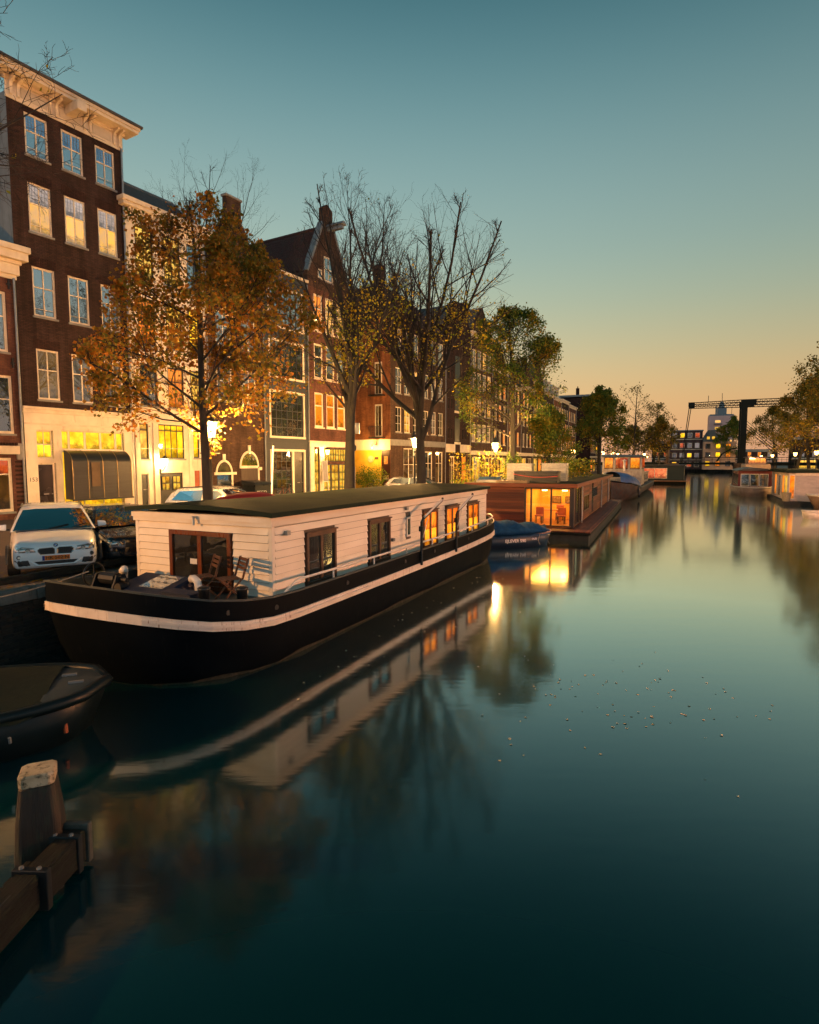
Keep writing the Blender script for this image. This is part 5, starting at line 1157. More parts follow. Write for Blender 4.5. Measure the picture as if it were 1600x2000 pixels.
# ================================================================== cars
def car(label, loc, rz, paint, L=4.44, Wd=1.82, H=1.6, plate=None, kidney=True, group='cars parked along the quay'):
    """x points forwards, origin on the ground below the nose"""
    c = thing('parked_car', label, 'car', loc, rz, group); hw = Wd / 2
    st_x = [0, -.05, -.16, -.4, -.8, -1.25, -1.8, -2.6, -3.4, -4.0, -L + .12, -L]
    st_w = [.72, .80, .86, .90, .93, .955, .985, 1.0, 1.0, .985, .93, .84]
    st_b = [.34, .27, .24, .23, .22, .22, .22, .22, .22, .24, .3, .42]
    st_t = [.76, .83, .88, .93, .985, 1.05, 1.08, 1.09, 1.10, 1.09, 1.05, .95]
    xs = np.concatenate([np.linspace(0, -.4, 9), np.linspace(-.5, -L + .3, 16), np.linspace(-L + .25, -L, 6)])
    sec = [(0, 0), (.70, 0), (.90, .015), (.97, .07), (1.0, .2), (1.0, .48), (.985, .68), (.955, .82), (.90, .92), (.80, .975), (.55, 1.0), (0, 1.02)]
    mb = MB(); K = len(sec) * 2 - 2
    def surf(y, z):
        for x in np.arange(0, -.9, -.006):
            w_ = hw * np.interp(-x, [-q for q in st_x], st_w); zb = np.interp(-x, [-q for q in st_x], st_b); zt = np.interp(-x, [-q for q in st_x], st_t)
            k = (z - zb) / (zt - zb)
            if 0 <= k <= 1 and abs(y) <= w_ * np.interp(k, [q[1] for q in sec], [q[0] if q[1] < .9 else max(q[0], .3) for q in sec]): return x
        return -.9
    def drape(poly, mat, name, par, off=.012, n=7):
        """a quad patch laid on the nose; poly = four (y, z) corners"""
        m = MB(); P = [Vector(p) for p in poly]
        for i in range(n + 1):
            for j in range(n + 1):
                p = P[0].lerp(P[1], i / n).lerp(P[3].lerp(P[2], i / n), j / n); e = off if 0 < i < n and 0 < j < n else off * .3
                m.v.append((surf(p.x, p.y) + e, p.x, p.y))
        for i in range(n):
            for j in range(n): m.f.append((i * (n + 1) + j, (i + 1) * (n + 1) + j, (i + 1) * (n + 1) + j + 1, i * (n + 1) + j + 1))
        return m.build(name, mat, par, smooth=True)
    for x in xs:
        w_ = hw * np.interp(-x, [-q for q in st_x], st_w); zb = np.interp(-x, [-q for q in st_x], st_b); zt = np.interp(-x, [-q for q in st_x], st_t)
        half = [(a * w_, zb + (zt - zb) * b) for a, b in sec]
        mb.v += [(x, y, z) for y, z in half] + [(x, -y, z) for y, z in half[-2:0:-1]]
    for i in range(len(xs) - 1):
        for j in range(K): mb.f.append((i * K + j, (i + 1) * K + j, (i + 1) * K + (j + 1) % K, i * K + (j + 1) % K))
    mb.f += [tuple(range(K)), tuple((len(xs) - 1) * K + j for j in range(K - 1, -1, -1))]
    mb.build('body', paint, c, smooth=True)
    # greenhouse
    gp = [(-1.12, 1.03), (-1.5, 1.27), (-1.92, 1.49), (-2.2, 1.57), (-2.7, H), (-3.3, H - .01), (-3.75, 1.52), (-4.02, 1.36), (-4.22, 1.04)]
    def gw(z): return hw * (.945 - max(0, z - 1.03) * .44)
    mb = MB()
    for x, z in gp: mb.v += [(x, gw(z), z), (x, gw(z) * .7, z + .02), (x, -gw(z) * .7, z + .02), (x, -gw(z), z)]
    for i in range(len(gp) - 1):
        for j in range(3): mb.f.append((i * 4 + j, i * 4 + j + 1, (i + 1) * 4 + j + 1, (i + 1) * 4 + j))
    n = len(gp); mb.f.append(tuple(i * 4 for i in range(n))); mb.f.append(tuple(i * 4 + 3 for i in range(n - 1, -1, -1)))
    mb.build('roof', paint, c, smooth=False, bevel=.03, seg=2)
    CGL = glass_sky('car glass', .10, (.75, .82, .8), (.03, .036, .036))
    mb = MB(); o = .018
    for i in (0, 1, 2):
        x, z = gp[i]; k = .93 if i < 2 else .9
        mb.v += [(x + o, gw(z) * k, z + o + .012 * (i == 0)), (x + o + .02, gw(z) * .5, z + o + .022), (x + o + .02, -gw(z) * .5, z + o + .022), (x + o, -gw(z) * k, z + o + .012 * (i == 0))]
    for i in range(2):
        for j in range(3): mb.f.append((i * 4 + j, i * 4 + j + 1, (i + 1) * 4 + j + 1, (i + 1) * 4 + j))
    ws = mb.build('windscreen', CGL, c, smooth=True)
    for s in (0, 1): MB().tube([(-1.07, -.1 - s * .02 + .5 * s, 1.085), (-1.2, .3 + .38 * s, 1.16 + .02 * s)], .012, 4).build('wiper', BLACKIRON, ws)
    MB().box(-1.8, -1.74, -.1, .1, 1.36, 1.42).build('mirror', BLACKIRON, ws)
    for s in (1, -1):
        q = MB(); yb = gw(1.08) + .008; yt = gw(1.46) + .008
        q.add([(-1.42, s * yb, 1.09), (-2.55, s * yb, 1.1), (-2.55, s * yt, 1.5), (-2.0, s * yt, 1.47)], [(0, 1, 2, 3)]).add([(-2.63, s * yb, 1.1), (-3.9, s * yb, 1.13), (-3.65, s * yt, 1.44), (-2.63, s * yt, 1.5)], [(0, 1, 2, 3)])
        q.build('side_window', CGL, c)
        m_ = MB().hexa([(-1.52, s * (hw + .03), 1.04), (-1.4, s * (hw + .03), 1.04), (-1.42, s * (hw + .22), 1.06), (-1.5, s * (hw + .22), 1.06)], [(-1.54, s * (hw + .02), 1.2), (-1.42, s * (hw + .02), 1.2), (-1.43, s * (hw + .2), 1.18), (-1.5, s * (hw + .2), 1.18)]).build('door_mirror', paint, c, bevel=.025, seg=2)
        MB().box(-1.5, -1.44, min(s * (hw - .04), s * (hw + .06)), max(s * (hw - .04), s * (hw + .06)), 1.04, 1.08).build('stalk', BLACKIRON, m_)
        MB().tube([(-1.95, s * gw(1.55), H - .03), (-2.7, s * gw(1.6), H + .03), (-3.7, s * gw(1.55), H - .03)], .018, 5).build('roof_rail', BLACKIRON, c)
    LAMP = glass_sky('headlamp glass', .3, (1, .95, .9), (.03, .028, .025)); CHR = pm('chrome', (.6, .6, .6), (.5, .5, .5), rough=.12, metal=1)
    for s in (1, -1):
        hl = drape([(s * .37, .655), (s * .80, .65), (s * .83, .80), (s * .42, .735)], LAMP, 'headlight', c, .02)
        drape([(s * .40, .735), (s * .83, .80), (s * .825, .82), (s * .40, .748)], CHR, 'brow_light', hl, .024, 4)
        for (py, pz) in ((.52, .695), (.68, .715)):
            px = surf(s * py, pz) + .03
            ring = [(px, s * py + .042 * math.cos(k), pz + .042 * math.sin(k)) for k in [2 * math.pi * i / 12 for i in range(13)]]
            MB().tube(ring, .008, 5, False).build('reflector', CHR, hl)
            MB().tube([(px - .03, s * py, pz), (px - .002, s * py, pz)], .028, 10).build('lens', pm('lamp lens', (.6, .55, .45), (.5, .45, .35), rough=.1), hl)
        px = surf(s * .68, .545) + .012
        fg = MB().tube([(px - .04, s * .68, .545), (px, s * .68, .545)], .05, 12).build('fog_lamp', BLK, c); MB().tube([(px - .02, s * .68, .545), (px + .006, s * .68, .545)], .033, 10).build('lens', CHR, fg)
        drape([(s * .48, .34), (s * .72, .33), (s * .78, .47), (s * .52, .47)], BLK, 'side_intake', c, .008)
        if kidney:
            pts = [(s * .03, .60), (s * .29, .595), (s * .335, .66), (s * .335, .70), (s * .30, .735), (s * .06, .74), (s * .028, .71)]
            g = MB().prism(pts, 'x', -.02, .012).build('grille', BLK, c, bevel=.012)
            MB().tube([(.014, y, z) for y, z in pts + pts[:1]], .010, 5, False).build('grille_ring', CHR, g)
            for k in range(6): MB().box(.013, .02, min(s * (.07 + k * .04), s * (.078 + k * .04)), max(s * (.07 + k * .04), s * (.078 + k * .04)), .61, .725).build('grille_bar', BLACKIRON, g)
        for x in (-.88, -3.55):
            wy = s * (hw - .1)
            tyre = MB().tube([(x, wy - s * .11, .33), (x, wy + s * .11, .33)], .33, 22).build('wheel', pm('tyre rubber', (.015, .015, .015), (.022, .022, .022), rough=.85), c)
            MB().tube([(x, wy + s * .08, .33), (x, wy + s * .118, .33)], .22, 14).build('rim', GREYMETAL, tyre)
            arch = [(x + .4 * math.cos(a), s * (hw + .004), .33 + .4 * math.sin(a)) for a in [R(q) for q in range(0, 181, 15)]]
            MB().tube(arch, .035, 5).build('wheel_arch', BLK, c)
    if not kidney: MB().prism([(-.4, .58), (.4, .58), (.36, .70), (-.36, .70)], 'x', -.02, .012).build('grille', BLK, c, bevel=.012)
    MB().prism([(-.33, .35), (.33, .35), (.42, .43), (-.42, .43)], 'x', -.03, .006).build('lower_intake', BLK, c, bevel=.008)
    MB().tube([(surf(-.50, .455) + .004, -.50, .455), (.008, -.36, .335), (.008, .36, .335), (surf(.50, .455) + .004, .50, .455)], .014, 6).build('bumper_lip', paint, c)
    if plate:
        p = MB().box(.006, .02, -.26, .26, .445, .555).build('number_plate', pm('orange plate', lin('e87a1c'), lin('dc7018'), rough=.35, sc=9), c, bevel=.004)
        MB().box(.0202, .0225, -.26, -.215, .447, .553).build('country_band', pm('plate blue', lin('1c3c8c')), p)
        link('lettering', text_mesh(plate, .105, BLACKIRON, .001, bold=.002), p, loc=(.022, .02, .5), rot=(R(90), 0, R(90)))
        em = MB().tube([(-.005, 0, .80), (.012, 0, .80)], .042, 16).build('emblem', BLACKIRON, c)
        em.rotation_euler = (0, 0, 0)
        for k in range(4):
            a0 = k * math.pi / 2; seg = [(0, 0)] + [(.028 * math.cos(a0 + i * math.pi / 8), .028 * math.sin(a0 + i * math.pi / 8)) for i in range(5)]
            MB().prism([(y, z + .80) for y, z in seg], 'x', .0125, .0145).build('emblem_quarter', pm('emblem blue', lin('3a78c8')) if k % 2 else pm('emblem white', (.8, .8, .8)), em)
    return c
CARW = pm('white car paint', (.8, .82, .84), (.76, .78, .8), rough=.22, sc=2, coat=.7)
CARD = pm('anthracite car paint', (.012, .015, .019), (.016, .02, .024), rough=.18, sc=2, coat=.9)
CARS = pm('silver car paint', (.4, .4, .4), (.36, .36, .36), rough=.25, metal=.5, coat=.6)
car('white suv with black twin grille parked nose to the canal', (-7.72, 12.85, GZ), math.atan2(-.85, .53), CARW, plate='HK·502·N').scale = (1, 1, .92)
car('dark anthracite hatchback between the white suv and the houseboat cabin', (-6.52, 14.35, GZ), math.atan2(-.78, .62), CARD, H=1.5, kidney=False).scale = (1, 1, .86)
car('silver car whose roof shows behind the houseboat near the orange tree', (*bpos(3.6, -4.0), GZ), math.atan2(BN.y, BN.x) + R(8), CARS, kidney=False)
car('grey car parked beyond the second tree', (*bpos(21.5, -4.2), GZ), math.atan2(BN.y, BN.x) + R(4), CARS, H=1.45, kidney=False)
car('dark car parked by the green tree further along the quay', (*bpos(43, -4.2), GZ), math.atan2(BN.y, BN.x), CARD, H=1.45, kidney=False)
car('white car by the quay beyond the dark parked car', (*bpos(48, -4.2), GZ), math.atan2(BN.y, BN.x), CARW, H=1.5, kidney=False)

# ================================================================== street lamps
WARM = (1.0, .50, .15)
LGL = glow('lamp glass', (1, .52, .14), 6, True)
LPM = pm('lamp post green black', (.014, .02, .018), (.022, .028, .026), rough=.4)
def lamp_meshes():
    post = MB().lathe([(.16, 0), (.16, .1), (.12, .14), (.11, .75), (.13, .8), (.07, .9), (.055, 1.1), (.045, 2.55), (.06, 2.58), (.06, 2.64), (.04, 2.68), (.035, 2.9), (.05, 2.95)], 10).mesh('post', LPM, True)
    bar = MB().tube([(-.3, 0, 2.6), (.3, 0, 2.6)], .014, 6).tube([(-.3, 0, 2.6), (-.3, 0, 2.63)], .02, 6).tube([(.3, 0, 2.6), (.3, 0, 2.63)], .02, 6).mesh('ladder_bar', LPM)
    arms = MB()
    for k in range(4): a = k * math.pi / 2 + math.pi / 4; arms.tube([(.04 * math.cos(a), .04 * math.sin(a), 2.9), (.16 * math.cos(a), .16 * math.sin(a), 2.98), (.14 * math.cos(a), .14 * math.sin(a), 3.1)], .012, 5)
    arms = arms.mesh('bracket', LPM)
    fr = MB()
    for k in range(4):
        a = k * math.pi / 2 + math.pi / 4; c, s = math.cos(a), math.sin(a); fr.tube([(.15 * c, .15 * s, 3.08), (.27 * c, .27 * s, 3.56)], .012, 4)
        a2 = a + math.pi / 2; fr.tube([(.15 * c, .15 * s, 3.09), (.15 * math.cos(a2), .15 * math.sin(a2), 3.09)], .012, 4).tube([(.27 * c, .27 * s, 3.56), (.27 * math.cos(a2), .27 * math.sin(a2), 3.56)], .014, 4)
    fr = fr.mesh('lantern_frame', LPM)
    gl_ = MB().lathe([(.148, 3.09), (.266, 3.55)], 4, rot=math.pi / 4); gl_.f = gl_.f[:4]; gl_ = gl_.mesh('lantern_glass', LGL)
    cap = MB().lathe([(.29, 3.565), (.27, 3.6), (.13, 3.72), (.12, 3.78), (.14, 3.8), (.07, 3.9), (.02, 3.93), (.035, 3.97), (.0, 4.0)], 8, rot=math.pi / 4).mesh('lantern_cap', LPM)
    core = MB().lathe([(.02, 3.2), (.05, 3.25), (.05, 3.36), (.02, 3.42)], 8).mesh('bulb', glow('lamp bulb', (1, .62, .24), 30))
    return post, bar, arms, fr, gl_, cap, core
LM = lamp_meshes()
def street_lamp(label, x, y, power, z=GZ, s=1.08, rz=0.0, group='crown lantern street lamps', col=WARM):
    l = thing('street_lamp', label, 'street lamp', (x, y, z), rz, group); l.scale = (s, s, s)
    for nme, me in zip(('post', 'ladder_bar', 'bracket', 'lantern_frame', 'lantern_glass', 'lantern_cap', 'bulb'), LM): link(nme, me, l)
    if power: point_light('lamp_light', (0, 0, 3.33), power, col, l, .1)
    return l
def lamp_uv(label, u, v, power, **k): p = bpos(u, v); return street_lamp(label, p.x, p.y, power, **k)
lamp_uv('street lamp beside the trunk of the orange tree', 1.2, -4.82, 10500)
lamp_uv('street lamp before the corner building, between the two bare trees', 17.0, -4.7, 19000)
lamp_uv('street lamp at the bamboo hedge beyond the bare trees', 26.9, QV - .5, 12000)
lamp_uv('street lamp on the house side just left of the big dark green tree', 33.5, QV - 2.5, 11000)
lamp_uv('street lamp between the two green trees far along the left quay', 58, QV - .6, 9000, s=1.1)
lamp_uv('street lamp above the wheelhouse of the barge', 84, QV - .6, 2600, s=1.15)
lamp_uv('left lamp of the pair near the far end of the left quay', 96, QV - .6, 2600, s=1.15)
lamp_uv('right lamp of the pair near the far end of the left quay', 106, QV - .8, 2600, s=1.15)
far = [('small distant lamp left of the drawbridge pier', 112, 1.0), ('small distant lamp beyond the left drawbridge pier', 150, QV - .6), ('faint lamp furthest away on the left quay', 185, QV - .6)]
for lb, u, v in far: lamp_uv(lb, u, v, 1500, s=1.15)
rlamps = [('bright lamp on the right bank nearest the picture edge', 57, RV + 1.2), ('second lamp on the right bank behind the white boat roof', 66, RV + .8), ('lamp on the right bank above the red cabin', 80, RV + .7), ('lamp on the right bank right of the drawbridge post', 98, RV + .7), ('lamp on the right bank just beyond the drawbridge', 128, RV + .7), ('distant lamp on the right bank', 150, RV + .7), ('most distant lamp on the right bank', 180, RV + .7)]
for lb, u, v in rlamps: lamp_uv(lb, u, v, 6000, s=1.1)
street_lamp('street lamp on the left bank outside the picture', -16.0, 5.0, 17000, col=(1, .43, .12))
for lb, u, pw_ in (('near lamp on the right bank, outside the picture', 6, 34000), ('middle lamp on the right bank, outside the picture', 19, 5000), ('lamp on the right bank just outside the picture', 32, 5000)): lamp_uv(lb, u, RV + .8, pw_, col=(1, .385, .155))
# opposite side of the street: lamps fixed to house fronts
def wall_lantern(label, t, z, power):
    p = fpos(t, -.0); l = thing('wall_lantern', label, 'lantern', (p.x, p.y, GZ + z), FANG)
    MB().tube([(0, 0, -.35), (0, -.25, -.3), (0, -.42, -.12), (0, -.42, 0)], .018, 5).box(-.05, .05, -.03, 0, -.5, -.2).build('bracket', BLACKIRON, l)
    g = MB().lathe([(.10, 0), (.17, .34)], 4, (0, -.42), math.pi / 4); g.f = g.f[:4]; g.build('lantern_glass', LGL, l)
    MB().lathe([(.19, .345), (.08, .46), (.02, .52)], 4, (0, -.42), math.pi / 4).build('lantern_cap', BLACKIRON, l); MB().lathe([(.03, .08), (.04, .14), (.02, .2)], 6, (0, -.42)).build('bulb', MATS['lamp bulb'], l)
    point_light('lantern_light', (0, -.42, .17), power, (1, .62, .2), l, .06)
wall_lantern('small lantern on the white plastered house beside its double door', 7.0, 2.35, 420)
wall_lantern('lantern over the cream shopfront of the gabled warehouse', 21.0, 3.05, 220)
p = fpos(29.2, 1.4)
wl_ = thing('wall_lantern', 'lantern lighting the yellow side wall of the corner building', 'lantern', (p.x, p.y, GZ + 4.0), FANG)
MB().tube([(1.1, 0, 0), (.4, 0, .1), (.3, 0, 0)], .02, 5).build('bracket', BLACKIRON, wl_); MB().lathe([(.05, -.2), (.06, -.05), (.03, .06)], 8, (.3, 0)).build('holder', BLACKIRON, wl_); MB().lathe([(.03, -.28), (.06, -.22)], 8, (.3, 0)).build('bulb', MATS['lamp bulb'], wl_)
point_light('lantern_light', (.0, 0, -.32), 480, (1, .52, .13), wl_, .08)

# ================================================================== street things
p = bpos(8.6, QV - 1.2)
cc = thing('camera_pole', 'grey pole carrying two security cameras left of the corner building', 'pole', (p.x, p.y, GZ))
MB().lathe([(.075, 0), (.07, 2.3), (.045, 2.35), (.045, 4.0)], 10).build('pole', pm('pale grey pole', lin('c8b498'), lin('a8967c')), cc)
MB().lathe([(.09, 3.0), (.12, 3.08), (.12, 3.2), (.06, 3.28)], 10).build('dome_camera', BLACKIRON, cc)
MB().hexa([(-.22, -.1, 3.85), (-.04, -.1, 3.7), (-.04, .1, 3.7), (-.22, .1, 3.85)], [(-.12, -.1, 4.25), (.08, -.1, 4.15), (.08, .1, 4.15), (-.12, .1, 4.25)]).build('floodlight', BLACKIRON, cc); MB().box(.08, .26, -.09, .09, 3.75, 4.2).build('floodlight', GREYMETAL, cc)
p = bpos(3.0, QV - 1.3); fp_ = thing('flag_pole', 'thin leaning white pole in front of the blue black house', 'pole', (p.x, p.y, GZ)); MB().tube([(0, 0, 0), (.12, .1, 3.1)], .03, 6).build('pole', WHITE, fp_); MB().lathe([(.05, 3.1), (.03, 3.16)], 6, (.12, .1)).build('tip', BLACKIRON, fp_)
p = fpos(13.2, -1.0); bn = thing('refuse_bin', 'black wheeled refuse container lettered BECO before the arched doors', 'bin', (p.x, p.y, GZ), FANG)
MB().hexa([(-.6, -.45, .15), (.6, -.45, .15), (.6, .45, .15), (-.6, .45, .15)], [(-.7, -.55, 1.1), (.7, -.55, 1.1), (.7, .55, 1.1), (-.7, .55, 1.1)]).build('body', DARKPAINT, bn, bevel=.03); MB().hexa([(-.74, -.6, 1.1), (.74, -.6, 1.1), (.74, .6, 1.1), (-.74, .6, 1.1)], [(-.7, -.5, 1.25), (.7, -.5, 1.25), (.7, .6, 1.35), (-.7, .6, 1.35)]).build('lid', DARKPAINT, bn, bevel=.03)
for x in (-.5, .5): MB().tube([(x - .04, -.4, .09), (x + .04, -.4, .09)], .09, 10).build('wheel', BLK, bn)
link('lettering', text_mesh('BECO', .32, pm('white sign paint', (.75, .72, .66)), .002, bold=.004), bn, loc=(-.1, -.52, .62), rot=(R(84), 0, 0))
p = fpos(44.6, -1.6); ps = thing('parking_sign', 'blue parking sign with white symbols in front of the warehouse', 'sign', (p.x, p.y, GZ), FANG)
MB().tube([(0, 0, 0), (0, 0, 3.1)], .035, 7).build('pole', GREYMETAL, ps); MB().box(-.36, .36, -.07, -.045, 2.0, 2.95).build('panel', pm('sign blue', lin('1d3f88'), lin('18367a'), rough=.35), ps); MB().box(-.36, .36, -.07, -.045, 1.68, 1.97).build('lower_panel', pm('sign white', (.7, .68, .64)), ps)
link('lettering', text_mesh('P', .55, MATS['sign white'], .002, bold=.01), ps, loc=(0, -.072, 2.66), rot=(R(90), 0, 0)); MB().box(-.2, -.08, -.075, -.071, 2.1, 2.32).box(.06, .18, -.075, -.071, 2.1, 2.32).build('symbol', MATS['sign white'], ps)
p = fpos(20.7, -.35); mg = thing('sign_board', 'tall grey notice board on an easel before the cream shopfront', 'sign', (p.x, p.y, GZ), FANG)
MB().hexa([(-.25, -.1, 1.1), (.3, -.1, 1.1), (.3, -.06, 1.1), (-.25, -.06, 1.1)], [(-.22, 0, 2.6), (.33, 0, 2.6), (.33, .04, 2.6), (-.22, .04, 2.6)]).build('board', pm('grey board', (.25, .24, .24), (.18, .17, .17)), mg)
for x in (-.27, .3): MB().tube([(x, -.15, 0), (x + .03, .02, 2.65)], .025, 5).build('leg', WHITE, mg)
MB().tube([(-.27, -.1, 1.05), (.32, -.1, 1.05)], .02, 5).build('cross_bar', WHITE, mg)

# bicycles parked along the street
def bicycle(label, x, y, rz, col):
    b = thing('bicycle', label, 'bicycle', (x, y, GZ), rz, 'bicycles parked along the street'); b.rotation_euler = (R(7), 0, rz)
    for wx in (-.53, .53):
        w_ = MB().tube([(wx + .34 * math.cos(a), 0, .34 + .34 * math.sin(a)) for a in [2 * math.pi * i / 20 for i in range(21)]], .017, 5, False).build('wheel', MATS['tyre rubber'], b)
        sp_ = MB()
        for i in range(8): a = math.pi * i / 8; sp_.tube([(wx + .33 * math.cos(a), 0, .34 + .33 * math.sin(a)), (wx - .33 * math.cos(a), 0, .34 - .33 * math.sin(a))], .003, 3)
        sp_.build('spokes', GREYMETAL, w_)
    MB().tube([(-.53, 0, .34), (-.1, 0, .3), (.38, 0, .72), (-.2, 0, .78), (-.1, 0, .3)], .016, 6).tube([(-.53, 0, .34), (-.2, 0, .78), (-.23, 0, .92)], .013, 6).tube([(.53, 0, .34), (.40, 0, .66), (.34, 0, 1.02)], .015, 6).build('frame', col, b)
    MB().tube([(.20, -.27, 1.02), (.34, -.18, 1.05), (.36, 0, 1.03), (.34, .18, 1.05), (.20, .27, 1.02)], .013, 5).build('handlebar', GREYMETAL, b)
    MB().hexa([(-.36, -.08, .92), (-.1, -.03, .92), (-.1, .03, .92), (-.36, .08, .92)], [(-.36, -.07, .98), (-.1, -.02, .96), (-.1, .02, .96), (-.36, .07, .98)]).build('saddle', BLK, b)
    MB().box(-.75, -.35, -.07, .07, .70, .73).build('carrier', BLACKIRON, b); MB().tube([(-.1, -.09, .3), (-.1, .09, .3)], .06, 10).build('crank', BLACKIRON, b)
BKC = [pm('bicycle paint %d' % i, c) for i, c in enumerate([(.02, .02, .02), (.25, .06, .03), (.05, .1, .14), (.2, .18, .14)])]
bk = [('black bicycle leaning by the hedge at the yellow wall', fpos(27.0, -.6), 40), ('red bicycle next to the hedge', fpos(28.2, -.9), 75), ('blue bicycle parked at the corner building', fpos(31.4, -.8), 62), ('grey bicycle beside the shop window of the corner building', fpos(36.2, -.7), 55), ('black bicycle outside the dark gabled house', fpos(11.0, -.5), 60), ('grey bicycle against the blue black house', fpos(16.2, -.5), 58), ('black bicycle at the quay edge right of the camera pole', bpos(10.2, QV - .7), 80), ('red bicycle at the quay edge before the vase shaped tree', bpos(13.0, QV - .6), 60)]
for i, (lb, p, a) in enumerate(bk): bicycle(lb, p.x, p.y, R(a), BKC[i % 4])

# ================================================================== trees
def unit(v): return v / (np.linalg.norm(v) + 1e-9)
def grow(seed, H, trunk_r, first, P, env, lean=(0, 0)):
    """returns polylines [(points, radii)], by level; env(p)->bool keeps the crown in its outline"""
    rg = np.random.RandomState(seed); out = []
    def branch(p, d, L, r0, lev):
        n = P['seg'][lev]; pts = [p]; rs = [r0]; cur = p; dd = d; tip = P['tip'][lev]
        for i in range(n):
            dd = unit(dd + rg.normal(0, P['wob'][lev], 3) + np.array([0, 0, P['up'][lev]]))
            cur = cur + dd * L / n
            pts.append(cur); rs.append(r0 * (1 - (1 - tip) * (i + 1) / n))
            if lev > 0 and not env(cur): break
        out.append((lev, np.array(pts), np.array(rs)))
        if lev + 1 >= len(P['seg']): return
        m = P['n'][lev]; K = len(pts) - 1
        az0 = rg.rand() * 6.28
        for j in range(m):
            f = P['start'][lev] + (1 - P['start'][lev]) * ((j + rg.rand() * .8) / m)
            k = f * K; i0 = min(int(k), K - 1); q = k - i0
            bp = pts[i0] * (1 - q) + pts[i0 + 1] * q; br_ = rs[i0] * (1 - q) + rs[i0 + 1] * q
            t = unit(pts[i0 + 1] - pts[i0]); az = az0 + j * 2.4 + rg.normal(0, .3); a = R(P['ang'][lev] + rg.normal(0, 8))
            s = unit(np.cross(t, [.31, .87, .1] if abs(t[2]) > .8 else [0, 0, 1])); s2 = np.cross(t, s)
            nd = t * math.cos(a) + (s * math.cos(az) + s2 * math.sin(az)) * math.sin(a)
            ll = L * P['len'][lev] * (P['shape'](f) if lev == 0 else (1.15 - .55 * f)) * rg.uniform(.75, 1.2)
            branch(bp, nd, ll, max(min(br_ * P['rad'][lev], br_ * .9), .0055), lev + 1)
    branch(np.array([0., 0., 0.]), unit(np.array([lean[0], lean[1], 1.])), H, trunk_r, 0)
    return out
def tubes_mesh(name, polys, mat, smooth=True):
    V = []; Fc = []; o = 0
    for lev, pts, rs in polys:
        k = (10, 7, 5, 3, 3, 3)[lev]; n = len(pts)
        t = np.gradient(pts, axis=0); t /= np.linalg.norm(t, axis=1)[:, None] + 1e-9
        ref = np.array([0, 0, 1.]) if abs(t[0][2]) < .8 else np.array([1., 0, 0])
        a = np.cross(t, ref); a /= np.linalg.norm(a, axis=1)[:, None] + 1e-9; b = np.cross(a, t)
        an = np.arange(k) * 2 * math.pi / k
        ring = pts[:, None, :] + rs[:, None, None] * (a[:, None, :] * np.cos(an)[None, :, None] + b[:, None, :] * np.sin(an)[None, :, None])
        V.append(ring.reshape(-1, 3))
        ii = np.arange(n - 1)[:, None] * k; jj = np.arange(k)[None, :]; j2 = (jj + 1) % k
        Fc.append(np.stack([o + ii + jj, o + ii + j2, o + ii + k + j2, o + ii + k + jj], -1).reshape(-1, 4)); o += n * k
    return quads(name, np.concatenate(V), np.concatenate(Fc), mat, smooth)
def quads(name, V, Fc, mat, smooth=False):
    me = bpy.data.meshes.new(name); nf = len(Fc)
    me.vertices.add(len(V)); me.vertices.foreach_set('co', V.astype(np.float32).ravel())
    me.loops.add(nf * 4); me.loops.foreach_set('vertex_index', Fc.astype(np.int32).ravel())
    me.polygons.add(nf); me.polygons.foreach_set('loop_start', np.arange(nf, dtype=np.int32) * 4)
    me.polygons.foreach_set('use_smooth', np.full(nf, smooth)); me.update(calc_edges=True); me.materials.append(mat); return me
def leaves_mesh(name, pos, size, mat, seed=0):
    rg = np.random.RandomState(seed); n = len(pos)
    d = rg.normal(0, 1, (n, 3)); d[:, 2] -= .5; d /= np.linalg.norm(d, axis=1)[:, None]
    s = np.cross(d, rg.normal(0, 1, (n, 3))); s /= np.linalg.norm(s, axis=1)[:, None] + 1e-9; up = np.cross(d, s)
    sz = size * rg.uniform(.6, 1.25, n)[:, None]
    p = np.stack([pos, pos + d * sz * .45 + s * sz * .42 + up * sz * .1, pos + d * sz, pos + d * sz * .5 - s * sz * .42 + up * sz * .1], 1).reshape(-1, 3)
    return quads(name, p, np.arange(n * 4).reshape(-1, 4), mat)
def leaf_points(polys, seed, per, minlev, keep, spread=.1):
    rg = np.random.RandomState(seed + 99); res = []
    for lev, pts, rs in polys:
        if lev < minlev or len(pts) < 2: continue
        m = rg.poisson(per)
        if not m: continue
        f = rg.rand(m) * (len(pts) - 1); i = np.minimum(f.astype(int), len(pts) - 2); q = (f - i)[:, None]
        res.append(pts[i] * (1 - q) + pts[i + 1] * q + rg.normal(0, spread, (m, 3)))
    p = np.concatenate(res) if res else np.zeros((0, 3))
    return p[[i for i in range(len(p)) if rg.rand() < keep(p[i])]]
BARK = pm('tree bark', (.026, .023, .019), (.05, .044, .035), rough=.9, sc=5, stretch=(1, 1, .3), bump=.6, bsc=12, bdist=.03, stain=(.05, .07, .03), stain_p=(.55, .8), stain_sc=(2, 2, 1))
TWIG = pm('dark twigs', (.03, .026, .022), (.05, .042, .036), rough=.9, sc=3)
LF_ORANGE = leafmat('orange autumn leaves', [lin('525c2a'), lin('706c24'), lin('967422'), lin('a86c1e'), lin('7e4e1a')], .4)
LF_YEL = leafmat('yellow green leaves', [lin('5a7024'), lin('7c8a22'), lin('a09a22'), lin('b89c22'), lin('8a7a20')], .45)
LF_GREEN = leafmat('dark green leaves', [lin('355424'), lin('4a6828'), lin('6a7826'), lin('8c7c22'), lin('a47a20')], .4)
LF_BROWN = leafmat('golden brown leaves', [lin('4f5c26'), lin('676a24'), lin('837424'), lin('967422'), lin('74601e')], .4)
